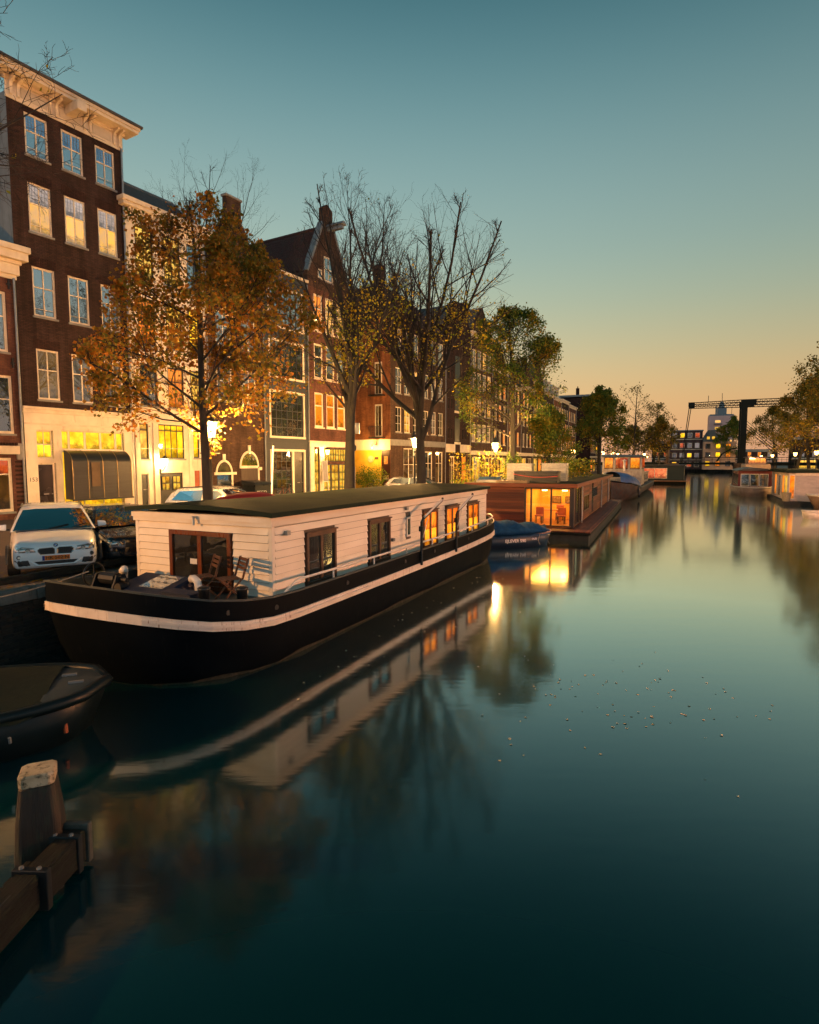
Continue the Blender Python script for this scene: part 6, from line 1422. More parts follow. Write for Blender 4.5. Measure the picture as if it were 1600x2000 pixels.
def tree(label, x, y, seed, H, trunk_r, P, env, leaves=None, z=GZ, rz=0, lean=(0, 0), group='trees along the canal', split=2):
    t = thing('tree', label, 'tree', (x, y, z), rz, group); polys = grow(seed, H, trunk_r, 0, P, env, lean)
    link('trunk', tubes_mesh('trunk', [q for q in polys if q[0] < split], BARK), t)
    tw = [q for q in polys if q[0] >= split]
    if tw: link('branches', tubes_mesh('branches', tw, TWIG), t)
    if leaves:
        per, minlev, keep, size, mat, sp = leaves
        pos = leaf_points(polys, seed, per, minlev, keep, sp); link('crown', leaves_mesh('crown', pos, size, mat, seed), t)
    return t
def ell(cx, cy, cz, rx, ry, rz_, top=1.0):
    return lambda p: ((p[0] - cx) / rx) ** 2 + ((p[1] - cy) / ry) ** 2 + ((p[2] - cz) / rz_) ** 2 < 1
P_full = dict(seg=(9, 6, 5, 4, 3), n=(22, 8, 6, 4), start=(.30, .18, .12, .1), ang=(58, 48, 45, 42), len=(.46, .5, .52, .5), rad=(.42, .55, .55, .55), wob=(.022, .09, .13, .16, .2), up=(.06, .03, .04, .03, .0), tip=(.12, .2, .3, .4, .5), shape=lambda f: 1.25 * (1.02 - f) ** .6 + .1)
P_vase = dict(seg=(6, 9, 6, 5, 3), n=(9, 9, 6, 4), start=(.45, .22, .15, .1), ang=(30, 30, 33, 36), len=(1.15, .42, .5, .5), rad=(.66, .58, .6, .62), wob=(.04, .055, .09, .13, .18), up=(.05, .07, .06, .04, .03), tip=(.5, .12, .2, .3, .5), shape=lambda f: .85 + .25 * f)
P_mid = dict(seg=(8, 6, 5, 4), n=(18, 9, 7), start=(.26, .15, .1), ang=(55, 46, 44), len=(.45, .5, .5), rad=(.42, .55, .55), wob=(.04, .09, .14, .2), up=(.05, .04, .03, .0), tip=(.12, .2, .3, .4), shape=lambda f: 1.2 - .7 * f)
def clump(p, f=1.6, lo=.18):
    """uneven leaf cover: dense clumps and thin patches"""
    q = math.sin(f * p[0] + 1.3 * math.sin(f * .8 * p[2])) + math.sin(f * 1.2 * p[1] + 1.1 * p[2]) + math.sin(f * .9 * p[2] + 2.1 * p[0] * .6)
    return max(lo, min(1.0, .62 + .42 * q))
def quay_xy(u, inl): p = bpos(u, QV - inl); return p.x, p.y
x, y = quay_xy(-.35, .95)
tree('bushy autumn tree full of orange and green leaves at the houseboat bow', x, y, 21, 10.0, .16, P_full, lambda p: math.hypot(p[0], p[1]) < np.interp(p[2], [2.9, 3.4, 4.4, 5.6, 7.0, 8.4, 9.6, 10.2], [.6, 2.0, 3.1, 3.25, 2.65, 1.75, .85, .2]) * (1 + .16 * math.sin(3 * math.atan2(p[1], p[0]) + p[2])),
     (9.5, 3, lambda p: clump(p, 1.5, .42) * (.92 if p[2] < 7.4 else .92 - (p[2] - 7.4) * .33), .118, LF_ORANGE, .11))
x, y = quay_xy(7.8, 1.0)
tree('tall bare forked tree before the gabled warehouse', x, y, 34, 8.6, .27, dict(P_vase, n=(11, 9, 6, 4), start=(.42, .2, .15, .1), len=(.72, .42, .5, .5), ang=(34, 30, 33, 36), tip=(.35, .12, .2, .3, .5)), lambda p: ((p[0]) / (3.8 if p[0] > 0 else 2.5)) ** 2 + (p[1] / 3.6) ** 2 + ((p[2] - 7) / 7.9) ** 2 < 1,
     (5.5, 3, lambda p: clump(p, 1.3, .03) * max(0, min(1, (10.2 - p[2]) / 4.5)) * (1 if p[0] > -.5 else .3), .11, LF_YEL, .12), lean=(.03, 0))
x, y = quay_xy(15.2, .9)
tree('tall vase shaped tree with yellow leaves in its lower crown', x, y, 47, 7.0, .3, dict(P_vase, n=(13, 9, 6, 4), start=(.5, .2, .15, .1), len=(1.52, .42, .5, .5), ang=(33, 31, 34, 36)), lambda p: ((p[0]) / 4.9) ** 2 + ((p[1]) / 4.9) ** 2 + ((p[2] - 8) / 9.4) ** 2 < 1,
     (7.5, 3, lambda p: clump(p, 1.3, .05) * max(.004, min(1, (12.0 - p[2]) / 5)), .12, LF_YEL, .13))
x, y = quay_xy(32.5, .8)
tree('big dark green tree with gold patches past the cedar houseboat', x, y, 5, 14.2, .3, P_full, lambda p: ((p[0]) / 3.9) ** 2 + ((p[1]) / 3.9) ** 2 + ((p[2] - 7.6) / 6.6) ** 2 < 1, (6.5, 3, lambda p: clump(p, 1.1, .25), .16, LF_GREEN, .16))
x, y = quay_xy(45.5, .7)
tree('smaller dark green tree right of the big dark green tree', x, y, 6, 7.6, .17, P_mid, lambda p: ((p[0]) / 2.9) ** 2 + ((p[1]) / 2.9) ** 2 + ((p[2] - 4.3) / 3.0) ** 2 < 1, (9, 2, lambda p: .95, .19, LF_GREEN, .2))
x, y = quay_xy(80.5, .7)
tree('round green tree standing above the barge wheelhouse', x, y, 8, 13.2, .3, P_mid, lambda p: ((p[0]) / 4.1) ** 2 + ((p[1]) / 4.1) ** 2 + ((p[2] - 7.0) / 5.6) ** 2 < 1, (13, 2, lambda p: .95, .27, LF_GREEN, .25))
P_far = dict(P_mid, n=(15, 7, 6))
def bush_tree(label, x, y, seed, H, rx, cz, rz_, leaves, mat, size=.3, P=P_far):
    return tree(label, x, y, seed, H, .28, P, ell(0, 0, cz, rx, rx, rz_), (leaves, 2, lambda p: .95, size, mat, .3))
bush_tree('half bare tree left of the drawbridge', 52.5, 128, 12, 14.5, 5.0, 7.5, 7.0, 2.2, LF_BROWN)
bush_tree('low golden tree beyond the round green tree', 49.5, 118, 13, 11, 4.6, 5.6, 4.2, 8, LF_BROWN)
bush_tree('thin bare tree behind the round green tree', 44, 118, 14, 17, 4.8, 9, 8, .6, LF_BROWN)
bush_tree('pale green tree before the pink tower', 100, 184, 15, 16, 6.5, 7.8, 6.4, 10, LF_GREEN, .4)
bush_tree('bushy tree right of the pink tower', 104, 205, 16, 12, 6, 6.5, 5, 8, LF_BROWN, .4)
bush_tree('leafy tree over the far left quay', 62, 165, 17, 12, 5.5, 6.5, 5.2, 8, LF_BROWN, .4)
for i, (lb, u, dv, H_, rx, cz, rz_, lv) in enumerate([('large golden brown tree at the right picture edge', 61, 2.2, 15.5, 6.2, 8.2, 7.6, 3.4), ('golden brown tree on the right bank, second from the edge', 70, 2.0, 14.5, 5.8, 7.6, 6.8, 5.2), ('golden tree on the right bank behind the counterweight beam', 80, 2.0, 13.0, 5.6, 6.6, 5.8, 7.0), ('brown tree on the right bank next to the drawbridge post', 93, 2.0, 12.5, 5.4, 6.4, 5.4, 7.5), ('last leafy tree on the right bank before the drawbridge', 106, 2.0, 11.5, 5.2, 6.0, 5.0, 7.0), ('tree on the right bank seen through the drawbridge', 135, 2.0, 12, 5.5, 6.2, 5.2, 7.0)]):
    p = bpos(u, RV + dv); bush_tree(lb, p.x, p.y, 60 + i, H_ * 1.18, rx * 1.05, cz * 1.15, rz_ * 1.15, lv * 1.5, LF_BROWN, .26)
p = fpos(22.5, 14); tree('bare tree rising behind the gabled warehouse roof', p.x, p.y, 71, 9.5, .28, dict(P_vase, n=(9, 8, 6, 4)), lambda p: abs(p[0]) < 6 and abs(p[1]) < 6 and p[2] < 26.0, None, z=GZ + 8)
p = Vector((-9.9, 11.0)); tree('bare tree whose twigs reach in at the upper left corner', p.x, p.y, 83, 10.5, .24, dict(P_full, n=(20, 8, 6, 4), start=(.5, .18, .12, .1), len=(.55, .5, .5, .5), ang=(62, 48, 42, 42)), lambda p: p[2] < 6.5 and math.hypot(p[0], p[1]) < .5 or ((p[0]) / 4.9) ** 2 + ((p[1]) / 4.9) ** 2 + ((p[2] - 9.6) / 3.4) ** 2 < 1, (.03, 3, lambda p: 1, .1, LF_YEL, .05))
# hedges and planting
def shrub(label, x, y, z, n, size, rx, ry, rz_, mat, seed, stems=10, cat='shrub', name='shrub'):
    rg = np.random.RandomState(seed); t = thing(name, label, cat, (x, y, z))
    d = rg.normal(0, 1, (n, 3)); d /= np.linalg.norm(d, axis=1)[:, None]; pos = d * (rg.rand(n, 1) ** .45) * np.array([rx, ry, rz_]) * (1 + .18 * np.sin(d[:, :1] * 7 + d[:, 2:] * 5)) + np.array([0, 0, rz_ * .95]); pos = pos[pos[:, 2] > .02]
    link('foliage', leaves_mesh('foliage', pos, size, mat, seed), t); mb = MB()
    for i in range(stems): q = pos[rg.randint(len(pos))]; mb.tube([(q[0] * .2, q[1] * .2, 0), (q[0] * .6, q[1] * .6, q[2] * .6), tuple(q)], [.02, .014, .006], 4)
    mb.build('stems', TWIG, t); return t
LF_HEDGE = leafmat('hedge leaves', [lin('3f5a1c'), lin('5a7020'), lin('76841e'), lin('8f8a22')], .3)
p = fpos(27.9, .6); shrub('leafy hedge against the yellow side wall', p.x, p.y, GZ, 2600, .12, 1.5, .9, 1.15, LF_HEDGE, 1)
p = bpos(-1.0, QV - 1.9); shrub('low shrub round the foot of the orange tree', p.x, p.y, GZ, 900, .1, .8, .8, .55, LF_HEDGE, 2)
p = bpos(23.5, QV - .9); shrub('wide leafy shrub on the quay left of the cedar houseboat', p.x, p.y, GZ - .3, 2600, .12, 2.4, 2.2, .85, LF_HEDGE, 3)
p = bpos(29.5, QV - .5); shrub('dark clipped shrub behind the planter boxes', p.x, p.y, GZ - .2, 2400, .12, 2.6, 1.6, .9, LF_GREEN, 4)
p = bpos(34.8, QV + .2); shrub('ivy climbing the trunk of the big dark green tree', *quay_xy(32.5, .8), GZ, 2600, .14, .75, .75, 1.7, LF_GREEN, 5)
c_, s_ = math.cos(B2A), math.sin(B2A)
def b2xy(x, y): return 8.55 + x * c_ - y * s_, 31.0 + x * s_ + y * c_
shrub('bushy roof garden plant on the cedar houseboat', *b2xy(13, 1.8), RT, 1800, .14, 1.6, 1.4, .75, LF_GREEN, 6); shrub('small roof plant beside the bushy roof garden', *b2xy(9.0, 2.6), RT, 700, .12, .8, .8, .4, LF_GREEN, 7)
bm_ = thing('bamboo', 'tall thin bamboo screen on the quay left of the cedar houseboat roof', 'plant', (*bpos(25.0, QV - 1.2), GZ)); rg = np.random.RandomState(4); lp = []
for i in range(34):
    x, y = rg.uniform(-1.6, 1.6), rg.uniform(-.8, .8); h = rg.uniform(2.0, 3.6); MB().tube([(x, y, 0), (x + rg.normal(0, .1), y + rg.normal(0, .1), h * .6), (x + rg.normal(0, .3), y + rg.normal(0, .3), h)], [.016, .013, .005], 4).build('cane', pm('dry cane', lin('8a6a3a'), lin('6a4e28')), bm_)
    for k in range(22): lp.append((x + rg.normal(0, .16), y + rg.normal(0, .16), h * rg.uniform(.35, 1.02)))
link('foliage', leaves_mesh('foliage', np.array(lp), .13, LF_YEL, 4), bm_)
# fallen leaves on the quay and drifting on the water
rg = np.random.RandomState(77)
def flat_leaves(name, pts, size, mat):
    n = len(pts); a = rg.rand(n) * 6.28; sz = size * rg.uniform(.5, 1.2, n); d = np.stack([np.cos(a), np.sin(a), rg.normal(0, .12, n)], 1) * sz[:, None]; s = np.stack([-np.sin(a), np.cos(a), rg.normal(0, .12, n)], 1) * sz[:, None] * .4
    V = np.stack([pts, pts + d * .5 + s, pts + d, pts + d * .5 - s], 1).reshape(-1, 3); o = link(name, quads(name, V, np.arange(n * 4).reshape(-1, 4), mat)); return tag(o, kind='stuff')
pts = []
while len(pts) < 2600:
    u, v = rg.uniform(-13, 2), QV - abs(rg.normal(0, 1)) * 1.6 - .05; q = bpos(u, v); pts.append((q.x, q.y, GZ + .012 + rg.rand() * .02))
tag(flat_leaves('leaf_litter', np.array(pts), .09, LF_BROWN), 'brown fallen leaves along the quay edge', 'leaves')
pts = []
for k in range(140):
    if k < 100: x, y = rg.normal(3.7, 1.3), rg.normal(9.6, 1.1)
    elif k < 150: q = bpos(rg.uniform(-6, 6), 2.9 + abs(rg.normal(0, .9))); x, y = q.x, q.y
    else: x, y = rg.uniform(-3, 9), rg.uniform(4.5, 22)
    pts.append((x, y, .006))
tag(flat_leaves('floating_leaves', np.array(pts), .06, leafmat('drifting leaves', [lin('cfc4a0'), lin('e2d8b8'), lin('b09a68')], .1)), 'scattered leaves drifting on the canal', 'leaves')
# ================================================================== further boats, left bank
bg = thing('barge', 'black barge with blue tarpaulin bow and lit wheelhouse beyond the cedar houseboat', 'boat', (*bpos(49, 2.3), 0), BANG)
RUST = pm('rusty grey hull', lin('5d5450'), lin('4a3a34'), rough=.6, sc=2, stain=lin('6e3c24'), stain_p=(.5, .75), stain_sc=(1, 1, .3), bump=.2)
secs = []; mb = MB(); n, K = 22, 9
for i in range(n + 1):
    t = i / n; x = t * 30; b = 2.4 * (max(0, 1 - max(0, (.16 - t) / .16) ** 2.4) ** .5); zs = 1.2 + .8 * max(0, (.25 - t) / .25) ** 1.8
    for j in range(K):
        a = -1 + 2 * j / (K - 1); mb.v.append((x - .3 * (1 - abs(a)) * 0, math.copysign(b * min(1, abs(a) * 1.25) ** .6, a) if a else 0, -.5 + (zs + .5) * abs(a) ** 1.4))
for i in range(n):
    for j in range(K - 1): mb.f.append((i * K + j, i * K + j + 1, (i + 1) * K + j + 1, (i + 1) * K + j))
o = mb.build('hull', RUST, bg, smooth=True)
eg = [mb.v[i * K] for i in range(n + 1)] + [mb.v[i * K + K - 1] for i in range(n, -1, -1)]
MB().tube(eg, .07, 5).build('gunwale', BLACKIRON, bg)
q = MB()
for i in range(n): q.add([eg[i], eg[i + 1], eg[2 * n - i], eg[2 * n + 1 - i]], [(0, 1, 2, 3)])
q.build('deck', DECKM, bg)
mb = MB()
for i in range(9):
    t = i / 8; x = .3 + t * 8; hgt = 1.05 + .35 * math.sin(math.pi * t)
    w_ = 2.2 * (max(0, 1 - max(0, (.16 - x / 30) / .16) ** 2.4) ** .5) + .05; zs = 1.2 + .8 * max(0, (.25 - x / 30) / .25) ** 1.8
    for j in range(7): a = math.pi * j / 6; mb.v.append((x, -w_ * math.cos(a), zs + hgt * math.sin(a) ** .7 + .03 * math.sin(i * 3 + j * 2)))
for i in range(8):
    for j in range(6): mb.f.append((i * 7 + j, (i + 1) * 7 + j, (i + 1) * 7 + j + 1, i * 7 + j + 1))
mb.build('tarpaulin', pm('bright blue tarpaulin', lin('2f62a4'), lin('234c86'), rough=.5, bump=.4, bsc=4, bdist=.05), bg, smooth=True)
wx, ww, wz0, wz1 = 9.5, 2.15, 1.3, 4.75
MB().box(wx, wx + 4, -ww, ww, wz0, 3.1).build('wheelhouse_base', pm('grey white paint', lin('b8b0a4'), lin('98908a'), sc=3, stain=lin('6a4a38'), stain_p=(.55, .8)), bg, bevel=.02)
MB().box(wx + .08, wx + 3.9, -ww + .08, ww - .08, 3.1, 4.5).build('wheelhouse_core', pm('dark core', (.03, .02, .015)), bg)
for y0 in (-ww, -.85, .75, ww - .2): MB().box(wx, wx + .12, y0, y0 + .2, 3.1, 4.5).build('window_post', MATS['grey white paint'], bg)
for y0, y1, m_ in ((-ww + .2, -.85, L_AMB), (-.65, .75, L_RED), (.95, ww - .2, L_AMB)): o = MB().box(wx + .03, wx + .1, y0, y1, 3.15, 4.45).build('window', VARN, bg); MB().box(wx + .015, wx + .029, y0 + .08, y1 - .08, 3.22, 4.38).build('pane', m_, o)
for x0 in (wx + .2, wx + 2.1): o = MB().box(x0, x0 + 1.6, -ww - .01, -ww + .1, 3.2, 4.4).build('window', VARN, bg); MB().box(x0 + .08, x0 + 1.52, -ww - .02, -ww - .011, 3.28, 4.32).build('pane', L_RED, o)
MB().hexa([(wx - .3, -ww - .2, 4.5), (wx + 4.3, -ww - .2, 4.5), (wx + 4.3, ww + .2, 4.5), (wx - .3, ww + .2, 4.5)], [(wx - .2, -ww - .1, 4.72), (wx + 4.2, -ww - .1, 4.72), (wx + 4.2, ww + .1, 4.8), (wx - .2, ww + .1, 4.8)]).build('wheelhouse_roof', pm('blue grey roof', (.06, .1, .14), (.1, .14, .18)), bg, bevel=.03)
MB().lathe([(.13, 2.9), (.13, 4.0), (.28, 4.05), (.02, 4.25)], 10, (wx - 1.0, -.35)).build('stove_pipe', WHITE, bg)
MB().box(15, 28, -1.7, 1.7, 1.3, 2.5).box(14.9, 28.1, -1.8, 1.8, 2.5, 2.6).build('cabin', MATS['grey white paint'], bg)
for k in range(5): MB().box(15.8 + k * 2.4, 17 + k * 2.4, -1.72, -1.701, 1.6, 2.3).build('cabin_window', G_DARK, bg)
MB().tube([(3.2, -2.3, 1.6), (3.2, -2.42, .5), (3.2, -2.4, .25)], [.02, .16, .05], 8).build('fender', BLK, bg)
fh = thing('floating_house', 'dark green floating house with a wide pink lit window by the left bridge pier', 'houseboat', (*bpos(101, 1.0), 0), BANG)
MB().box(0, 11, -7.6, 0, -.4, .5).build('float', KW, fh); MB().box(.3, 11, -7.3, -.1, .5, 3.1).build('cabin', pm('dark green boards', (.012, .03, .03), (.018, .036, .034), sc=2, stretch=(1, 8, 1)), fh); MB().box(0, 11.2, -7.5, .1, 3.1, 3.35).build('roof', BLK, fh)
o = MB().box(.22, .31, -4.6, -.5, .95, 2.8).build('window', WHITE, fh); MB().box(.2, .219, -4.5, -2.6, 1.02, 2.72).build('pane', lit('pink room light', lin('ff9a5a'), lin('e8603c'), .95, 1.6), o); MB().box(.2, .219, -2.5, -.6, 1.02, 2.72).build('pane', MATS['pink room light'], o)
MB().box(-.8, .2, -7.8, 0, .45, .6).build('terrace', pm('pale terrace boards', lin('b08058'), lin('8e6544')), fh)
# ================================================================== boats, right bank
wbA = BANG
wb = thing('houseboat', 'pale boarded houseboat with a lit corner moored on the right bank', 'houseboat', (*bpos(50.5, 17.6), 0), BANG)
MB().box(-.6, 13, -5.6, .3, -.4, .35).build('float', pm('black float', (.012, .014, .015)), wb)
PB = pm('pale pink boards', lin('cfc0b8'), lin('b8a8a0'), rough=.5, sc=2)
MB().box(.05, 12.4, -5.25, -.05, .35, 2.95).build('cabin_core', PB, wb)
for i in range(16):
    z = .4 + i * .158; MB().hexa([(.02, -5.3, z), (.05, -5.3, z), (.05, -.62, z), (.02, -.62, z)], [(.038, -5.3, z + .15), (.05, -5.3, z + .15), (.05, -.62, z + .15), (.038, -.62, z + .15)]).build('board', PB, wb)
MB().box(.0, .06, -.58, -.1, .5, 2.8).build('corner_window', WHITE, wb); MB().box(-.01, -.002, -.52, -.16, .6, 2.7).build('pane', L_AMB, wb)
for x0, x1, m_ in ((.25, 1.8, L_YEL2), (2.2, 3.6, L_AMB), (5, 6.4, G_DARK), (8, 9.4, L_AMB)): o = MB().box(x0, x1, -.06, .0, .55, 2.75).build('window', WHITE, wb); MB().box(x0 + .1, x1 - .1, .001, .008, .65, 2.65).build('pane', m_, o)
MB().hexa([(-.35, -5.6, 2.95), (12.8, -5.6, 2.95), (12.8, .35, 2.95), (-.35, .35, 2.95)], [(-.35, -5.6, 3.1), (12.8, -5.6, 3.1), (12.8, .35, 3.1), (-.35, .35, 3.1)]).build('roof', FELT, wb, bevel=.02); MB().box(-.2, 12.6, -5.45, .2, 3.101, 3.22).build('roof_felt', FELT, wb)
MB().box(-.05, .06, -5.35, -.6, 2.7, 2.95).build('fascia', WHITE, wb)
for y in (-.3, .2): pass
wt = thing('wicker_basket', 'pale wicker basket standing on the float of the right bank houseboat', 'basket', (*bpos(50.15, 17.5), .35), BANG); MB().lathe([(.3, 0), (.38, .7), (.4, .75)], 12).build('body', pm('pale wicker', lin('b0a488'), lin('8c8068'), sc=20), wt); MB().lathe([(.41, .75), (.41, .8)], 12).build('rim', MATS['pale wicker'], wt)
rc = thing('canal_boat', 'red cabin boat with curved dark roof behind the pale houseboat', 'boat', (*bpos(64, 15.3), 0), BANG)
small = MB(); eg, _ = small_hull(rc, 14, 4.2, .95, .4, pm('grey white hull', lin('a8988e'), lin('8e7e74'), sc=2), n=16, stern=.9, rim=(.08, WHITE)); 
rc.rotation_euler = (0, 0, BANG + math.pi); rc.location = (*bpos(76.5, 16.2), 0)
MB().box(1, 11, -1.7, 1.7, .6, 2.9).build('cabin', pm('oxblood paint', lin('7a2c28'), lin('5e211e')), rc)
for k in range(5): MB().box(1.6 + k * 1.9, 2.9 + k * 1.9, -1.72, 1.72, 1.2, 2.5).build('window', G_DARK, rc)
for y0 in (-1.45, -.5, .45): o = MB().box(11.0, 11.04, y0, y0 + .9, 1.1, 2.55).build('front_window', WHITE, rc); MB().box(11.041, 11.05, y0 + .07, y0 + .83, 1.17, 2.48).build('pane', G_DARK, o)
MB().prism([(-1.95, 2.9), (1.95, 2.9), (1.2, 3.15), (0, 3.25), (-1.2, 3.15)], 'x', .7, 11.6).build('roof', BLK, rc)
pw = thing('cabin_boat', 'white motor yacht cabin showing above the curved dark roof', 'boat', (*bpos(86, 18.5), 0), BANG)
eg, _ = small_hull(pw, 13, 4.4, 1.5, .4, pm('cream hull', lin('cbb09a'), lin('b0967f')), n=14, stern=.9, rim=(.07, WHITE)); pw.rotation_euler = (0, 0, BANG + math.pi); pw.location = (*bpos(99, 18.5), 0)
MB().box(1, 9.5, -1.7, 1.7, 1.3, 3.6).build('cabin', MATS['cream hull'], pw, bevel=.15); MB().box(2, 8, -1.2, 1.2, 3.6, 4.6).build('upper_cabin', VARN, pw, bevel=.05); MB().box(1.7, 8.4, -1.45, 1.45, 4.6, 4.72).build('roof', BLK, pw)
for k in range(3): MB().box(8.0, 8.03, -1.1 + k * .76, -.42 + k * .76, 3.8, 4.4).build('window', L_AMB, pw)
tk = thing('tour_boat', 'timber salon boat with white rim at the right picture edge', 'boat', (*bpos(36, 18.0), 0), BANG + math.pi)
TEAK = pm('varnished teak', lin('8a5a34'), lin('5e3a20'), rough=.35, sc=2)
eg, _ = small_hull(tk, 13, 3.8, 1.0, .3, pm('brown white hull', lin('9a7c62'), lin('7a5e48'), sc=2), n=20, stern=.9, rim=(.09, WHITE)); tk.location = (*bpos(50.5, 15.6), 0); tk.rotation_euler = (0, 0, BANG + math.pi)
tk.location = (41.7, 40.7, 0); tk.rotation_euler = (0, 0, R(123.5))
MB().box(1.5, 9.8, -1.5, 1.5, .8, 1.95).build('cabin', TEAK, tk)
for k in range(11): MB().box(1.75 + k * .73, 2.25 + k * .73, -1.52, 1.52, 1.15, 1.8).build('window', L_CUR if k % 2 else G_DARK, tk)
MB().box(1.3, 10.1, -1.75, 1.75, 1.95, 2.08).build('roof', pm('maroon roof', lin('4a2a2c'), lin('3a2022')), tk, bevel=.04); MB().tube([(1.3, -1.78, 2.02), (9.2, -1.78, 2.02), (10.1, -1.2, 2.02), (10.3, 0, 2.02), (10.1, 1.2, 2.02), (9.2, 1.78, 2.02), (1.3, 1.78, 2.02)], .07, 6).build('roof_rim', WHITE, tk)
dg_ = thing('dinghy', 'small white open dinghy on the right in front of the timber salon boat', 'boat', (27.6, 41.2, 0), R(192))
eg, _ = small_hull(dg_, 3.6, 1.55, .42, .12, WHITE, n=16, stern=.8, rim=(.06, WHITE)); dg_.location = (31.0, 42.0, 0)
MB().box(.9, 1.15, -.6, .6, .25, .29).build('thwart', TEAK, dg_); MB().box(1.9, 2.15, -.6, .6, .25, .29).build('thwart', TEAK, dg_)
dkb = thing('workboat', 'dark little workboat lying against the right drawbridge pier', 'boat', (*bpos(109, 19.0), 0), BANG + math.pi)
eg, _ = small_hull(dkb, 7, 2.6, 1.0, .3, BLK, n=12, stern=.85, rim=(.06, BLACKIRON)); MB().box(1, 3, -.9, .9, .8, 2.2).box(.8, 3.2, -1.05, 1.05, 2.2, 2.3).build('cabin', pm('blue grey cabin', (.04, .07, .1)), dkb); MB().box(3.01, 3.04, -.7, .7, 1.4, 2.05).build('window', L_AMB, dkb)

# ================================================================== drawbridge
DB = pm('dark green bridge steel', (.005, .011, .012), (.008, .015, .016), rough=.6, spec=.15, sc=2)
db = thing('drawbridge', 'black steel lifting drawbridge with a latticed balance beam across the canal', 'bridge', (*bpos(117.6, 0), 0), BANG)
# local x along the canal, y to the left (v = -y)
for v0, v1 in ((4.6, 6.9), (17.0, 19.6)):
    MB().box(-1.2, 6.2, -v1, -v0, -1, 3.6).box(-1.45, 6.4, -v1 - .2, -v0 + .2, 3.1, 3.65).build('pier', pm('pier masonry', lin('6e5a4c'), lin('54463c'), rough=.85, sc=2, bump=.3), db)
MB().box(-.2, 5.2, -17.0, -6.9, 3.35, 3.8).build('leaf_deck', DB, db)
for v0, v1 in ((-12, 4.6), (19.6, 40)): MB().box(-.2, 5.2, -v1, -v0, 3.2, 3.8).build('fixed_span', DB, db)
MB().box(-1.2, 6, -5.2, -4.7, 3.65, 6.3).build('pier_pillar', MATS['pier masonry'], db)
for x in (-.1, 5.1):
    rl = MB().tube([(x, 12, 4.75), (x, -40, 4.75)], .04, 5).tube([(x, 12, 4.3), (x, -40, 4.3)], .025, 5)
    for k in range(36): rl.tube([(x, 11.5 - k * 1.45, 3.8), (x, 11.5 - k * 1.45, 4.78)], .03, 5)
    rl.build('railing', DB, db)
Z0, ZB_ = 3.65, 15.1
for x in (.1, 5.0):
    MB().box(x - .3, x + .3, -18.75, -17.7, Z0, ZB_ - .2).build('tower_post', DB, db)
    bm = MB()                                    # latticed balance beam from v 8.6 to 25.5
    va, vb, vp = 8.6, 25.6, 18.2; top = lambda v: 15.75 - .25 * max(0, (vp - v) / 9.6); bot = lambda v: 14.72 + .12 * max(0, (vp - v) / 9.6)
    bm.tube([(x, -va, top(va)), (x, -vp, top(vp)), (x, -vb, top(vb))], .075, 4).tube([(x, -va, bot(va)), (x, -vp, bot(vp)), (x, -vb, bot(vb))], .075, 4).tube([(x, -va, (top(va) + bot(va)) / 2), (x, -vb, (top(vb) + bot(vb)) / 2)], .03, 4)
    n = 22
    for k in range(n):
        v0 = va + (vb - va) * k / n; v1 = va + (vb - va) * (k + 1) / n
        bm.tube([(x, -v0, bot(v0)), (x, -v1, top(v1))], .035, 4).tube([(x, -v0, top(v0)), (x, -v1, bot(v1))], .035, 4)
    tag(bm.build('balance_beam', DB, db), kind=None)
    MB().box(x - .2, x + .2, -va - 1.0, -va + .15, 14.8, 15.62).build('beam_head', DB, db); MB().box(x - .25, x + .25, -20.2, -17.6, 14.66, 15.8).build('pivot_plate', DB, db)
    for d in (0, .35): MB().tube([(x, -va - d, 14.85), (x, -7.5 - d * .6, 3.8)], .045, 5).build('hanger_rod', DB, db)
    MB().tube([(x, -18.8, 10.6), (x, -24.5, 5.2)], .06, 5).tube([(x, -18.8, 11.6), (x, -25.3, 5.6)], .05, 5).build('back_stay', DB, db)
    MB().tube([(x, -17.7, 6.6), (x, -16.3, 6.4), (x, -14.8, 5.4), (x, -13.9, 3.9)], .1, 6).build('rack_arc', DB, db)
MB().box(.3, 4.8, -18.6, -17.9, 13.9, 14.4).build('portal_tie', DB, db); MB().box(-.2, 5.3, -26.2, -24.6, 14.5, 15.9).build('counterweight', DB, db)
MB().tube([(2, -12, 15.6), (2, -12, 17)], .05, 4).build('mast', DB, db)
for v in (5.6, 18.4):
    dn = MB()
    for k in range(3): dn.tube([(-2.2, -v + (k - 1) * .7, -.8), (-2.2, -v + (k - 1) * .7, 1.5)], .16, 7)
    dn.box(-2.4, -2.0, -v - 1.1, -v + 1.1, .9, 1.1).build('fender_piles', KW, db)

# ================================================================== background buildings
BRF = brick('far brick', lin('6e5a5c'), lin('5a484a'), lin('6a5c5a'), .4, .12)
fl = thing('apartment_block', 'brick apartment block with white bands left of the pink tower', 'building', (85.5, 196, GZ), R(-24)); fl.scale = (1, 1, 1.12)
MB().box(0, 9.5, 0, 10, 0, 11.0).build('wall', BRF, fl)
for z in (2.6, 5.6, 8.5): MB().box(-.05, 9.55, -.1, .0, z, z + .22).build('band', TRIM, fl)
for zi, z in enumerate((.6, 3.2, 6.1, 9.0)):
    for k in range(4): o = MB().box(.7 + k * 2.2, 2.1 + k * 2.2, -.05, .0, z, z + 1.5).build('window', TRIM, fl); MB().box(.8 + k * 2.2, 2.0 + k * 2.2, -.06, -.051, z + .1, z + 1.4).build('pane', (L_YEL, G_DARK, L_RED, G_DARK, G_SKY)[(zi * 3 + k) % 5], o)
MB().box(-.2, 9.7, -.2, 10, 11, 11.3).build('roof', LEAD, fl)
f2 = thing('apartment_block', 'blue roofed gabled building under the pink tower', 'building', (91.5, 186, GZ), R(-24))
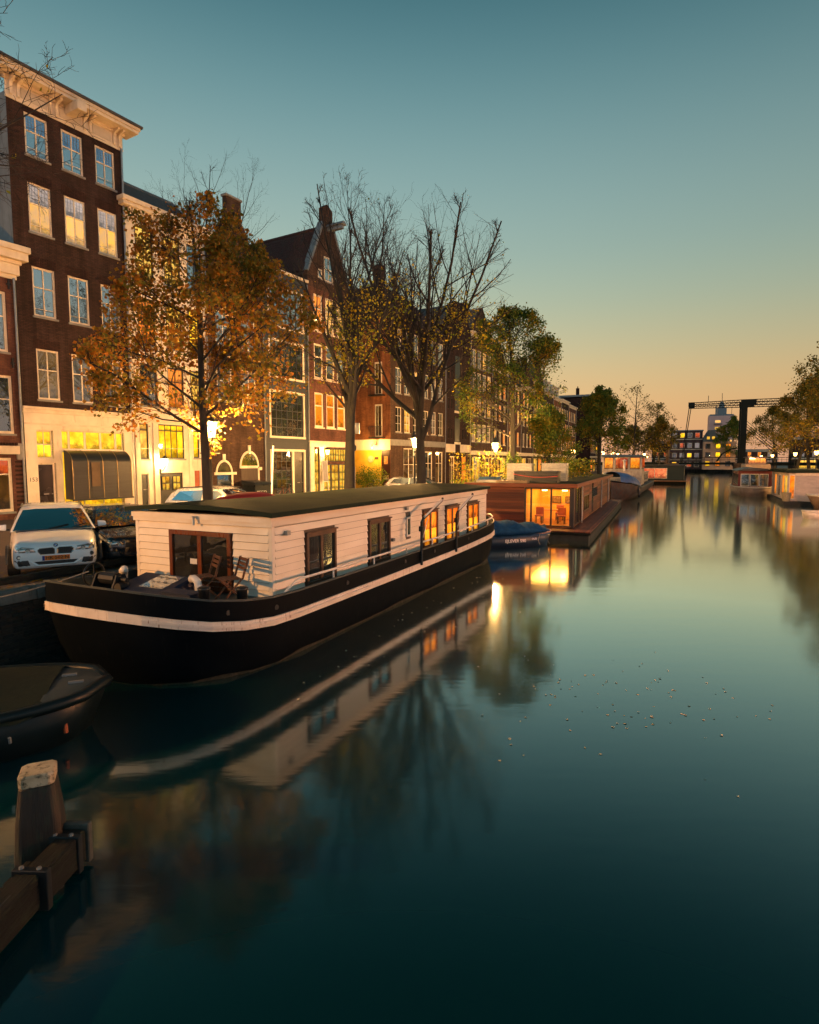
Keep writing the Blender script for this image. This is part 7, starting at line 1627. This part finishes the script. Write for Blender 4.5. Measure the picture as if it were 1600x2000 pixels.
MB().box(0, 9, 0, 10, 0, 8.6).build('wall', pm('beige plaster', lin('c0a088'), lin('a08470'), sc=.6), f2); MB().prism([(0, 8.6), (4.0, 8.6), (4.0, 10.0), (2.8, 12.2), (1.2, 12.2), (0, 10)], 'y', -.1, 9).build('roof', pm('blue slate', (.05, .075, .09), (.07, .095, .11)), f2)  # plain beige wall colour, slightly mottled
for z in (1.0, 3.8, 6.4):
    for k in range(3): o = MB().box(.6 + k * 2.8, 2.0 + k * 2.8, -.06, 0, z, z + 1.6).build('window', DKS, f2); MB().box(.7 + k * 2.8, 1.9 + k * 2.8, -.07, -.061, z + .1, z + 1.5).build('pane', (G_DARK, L_YEL, L_AMB)[(k + int(z)) % 3], o)
for k in (0.9, 2.3): MB().box(k, k + .8, -.15, -.1, 9.3, 10.2).build('dormer_window', L_YEL2, f2)
tw = thing('tower_block', 'pink rounded tower block with roof machinery in the far background', 'building', (131, 262, GZ), R(-22)); tw.scale = (.8, .8, .84)
PINK = pm('pink render', lin('f4c0b4'), lin('e8b2a6'), rough=.8, sc=.4)
arc = [(0, 0), (7.2, -.8)] + [(7.2 + 5.6 * math.sin(R(a)), 4.6 - 5.4 * math.cos(R(a))) for a in range(8, 100, 12)] + [(12.8, 10), (0, 10)]
MB().prism(arc, 'z', 0, 26.5).build('wall', PINK, tw)
MB().prism([(x * .96 + .2, y * .96 + .2) for x, y in arc], 'z', 26.5, 27.3).build('roof_parapet', LEAD, tw)
MB().box(4.0, 8.5, 2.5, 7, 27.3, 31.0).lathe([(1.5, 31), (1.3, 33), (.7, 34)], 10, (6.2, 4.7)).box(3, 3.6, 2, 2.6, 27, 31.5).build('machine_room', LEAD, tw); MB().tube([(6.4, 4.7, 33), (6.2, 4.7, 38.5)], .14, 5).tube([(11, 3, 27), (11, 3, 31)], .1, 4).build('mast', BLACKIRON, tw)
for k, (z, m_) in enumerate(((22.6, L_SUN), (19.2, L_YEL2), (15.8, G_DARK), (12.4, L_AMB))):
    o = MB().box(2.6, 5.6, -.95, -.3, z, z + 1.7).build('window', TRIM, tw); MB().box(2.8, 5.4, -.97, -.951, z + .15, z + 1.55).build('pane', m_, o); o = MB().box(9.8, 11.6, .15, .9, z + .2, z + 1.9).build('window', TRIM, tw); MB().box(10, 11.4, .13, .149, z + .4, z + 1.7).build('pane', L_SUN, o)
    MB().box(2.2, 6.2, -1.9, -.4, z - .5, z - .2).build('balcony', LEAD, tw)
# low far houses closing the view
fr_ = random.Random(4)
for i, (lb, u, v, w_, h_) in enumerate([('low brown house at the far canal end left of the apartment block', 222, -4, 12, 9), ('low red house at the far canal end right of the pink tower', 226, 22, 14, 6), ('far brick house behind the right bank trees', 224, 40, 16, 10)]):
    p = bpos(u, v); plain_house(80 + i, 0, w_, h_, (BRICK_BR, BRICK_RED, BRICK_BR)[i], 4, (4.2,), (1.2, 1.6), lb, 'flat', org=(p.x, p.y), ang=BANG - math.pi / 2, glasses=(L_AMB, G_SKY, L_RED), group='houses at the far end of the canal')
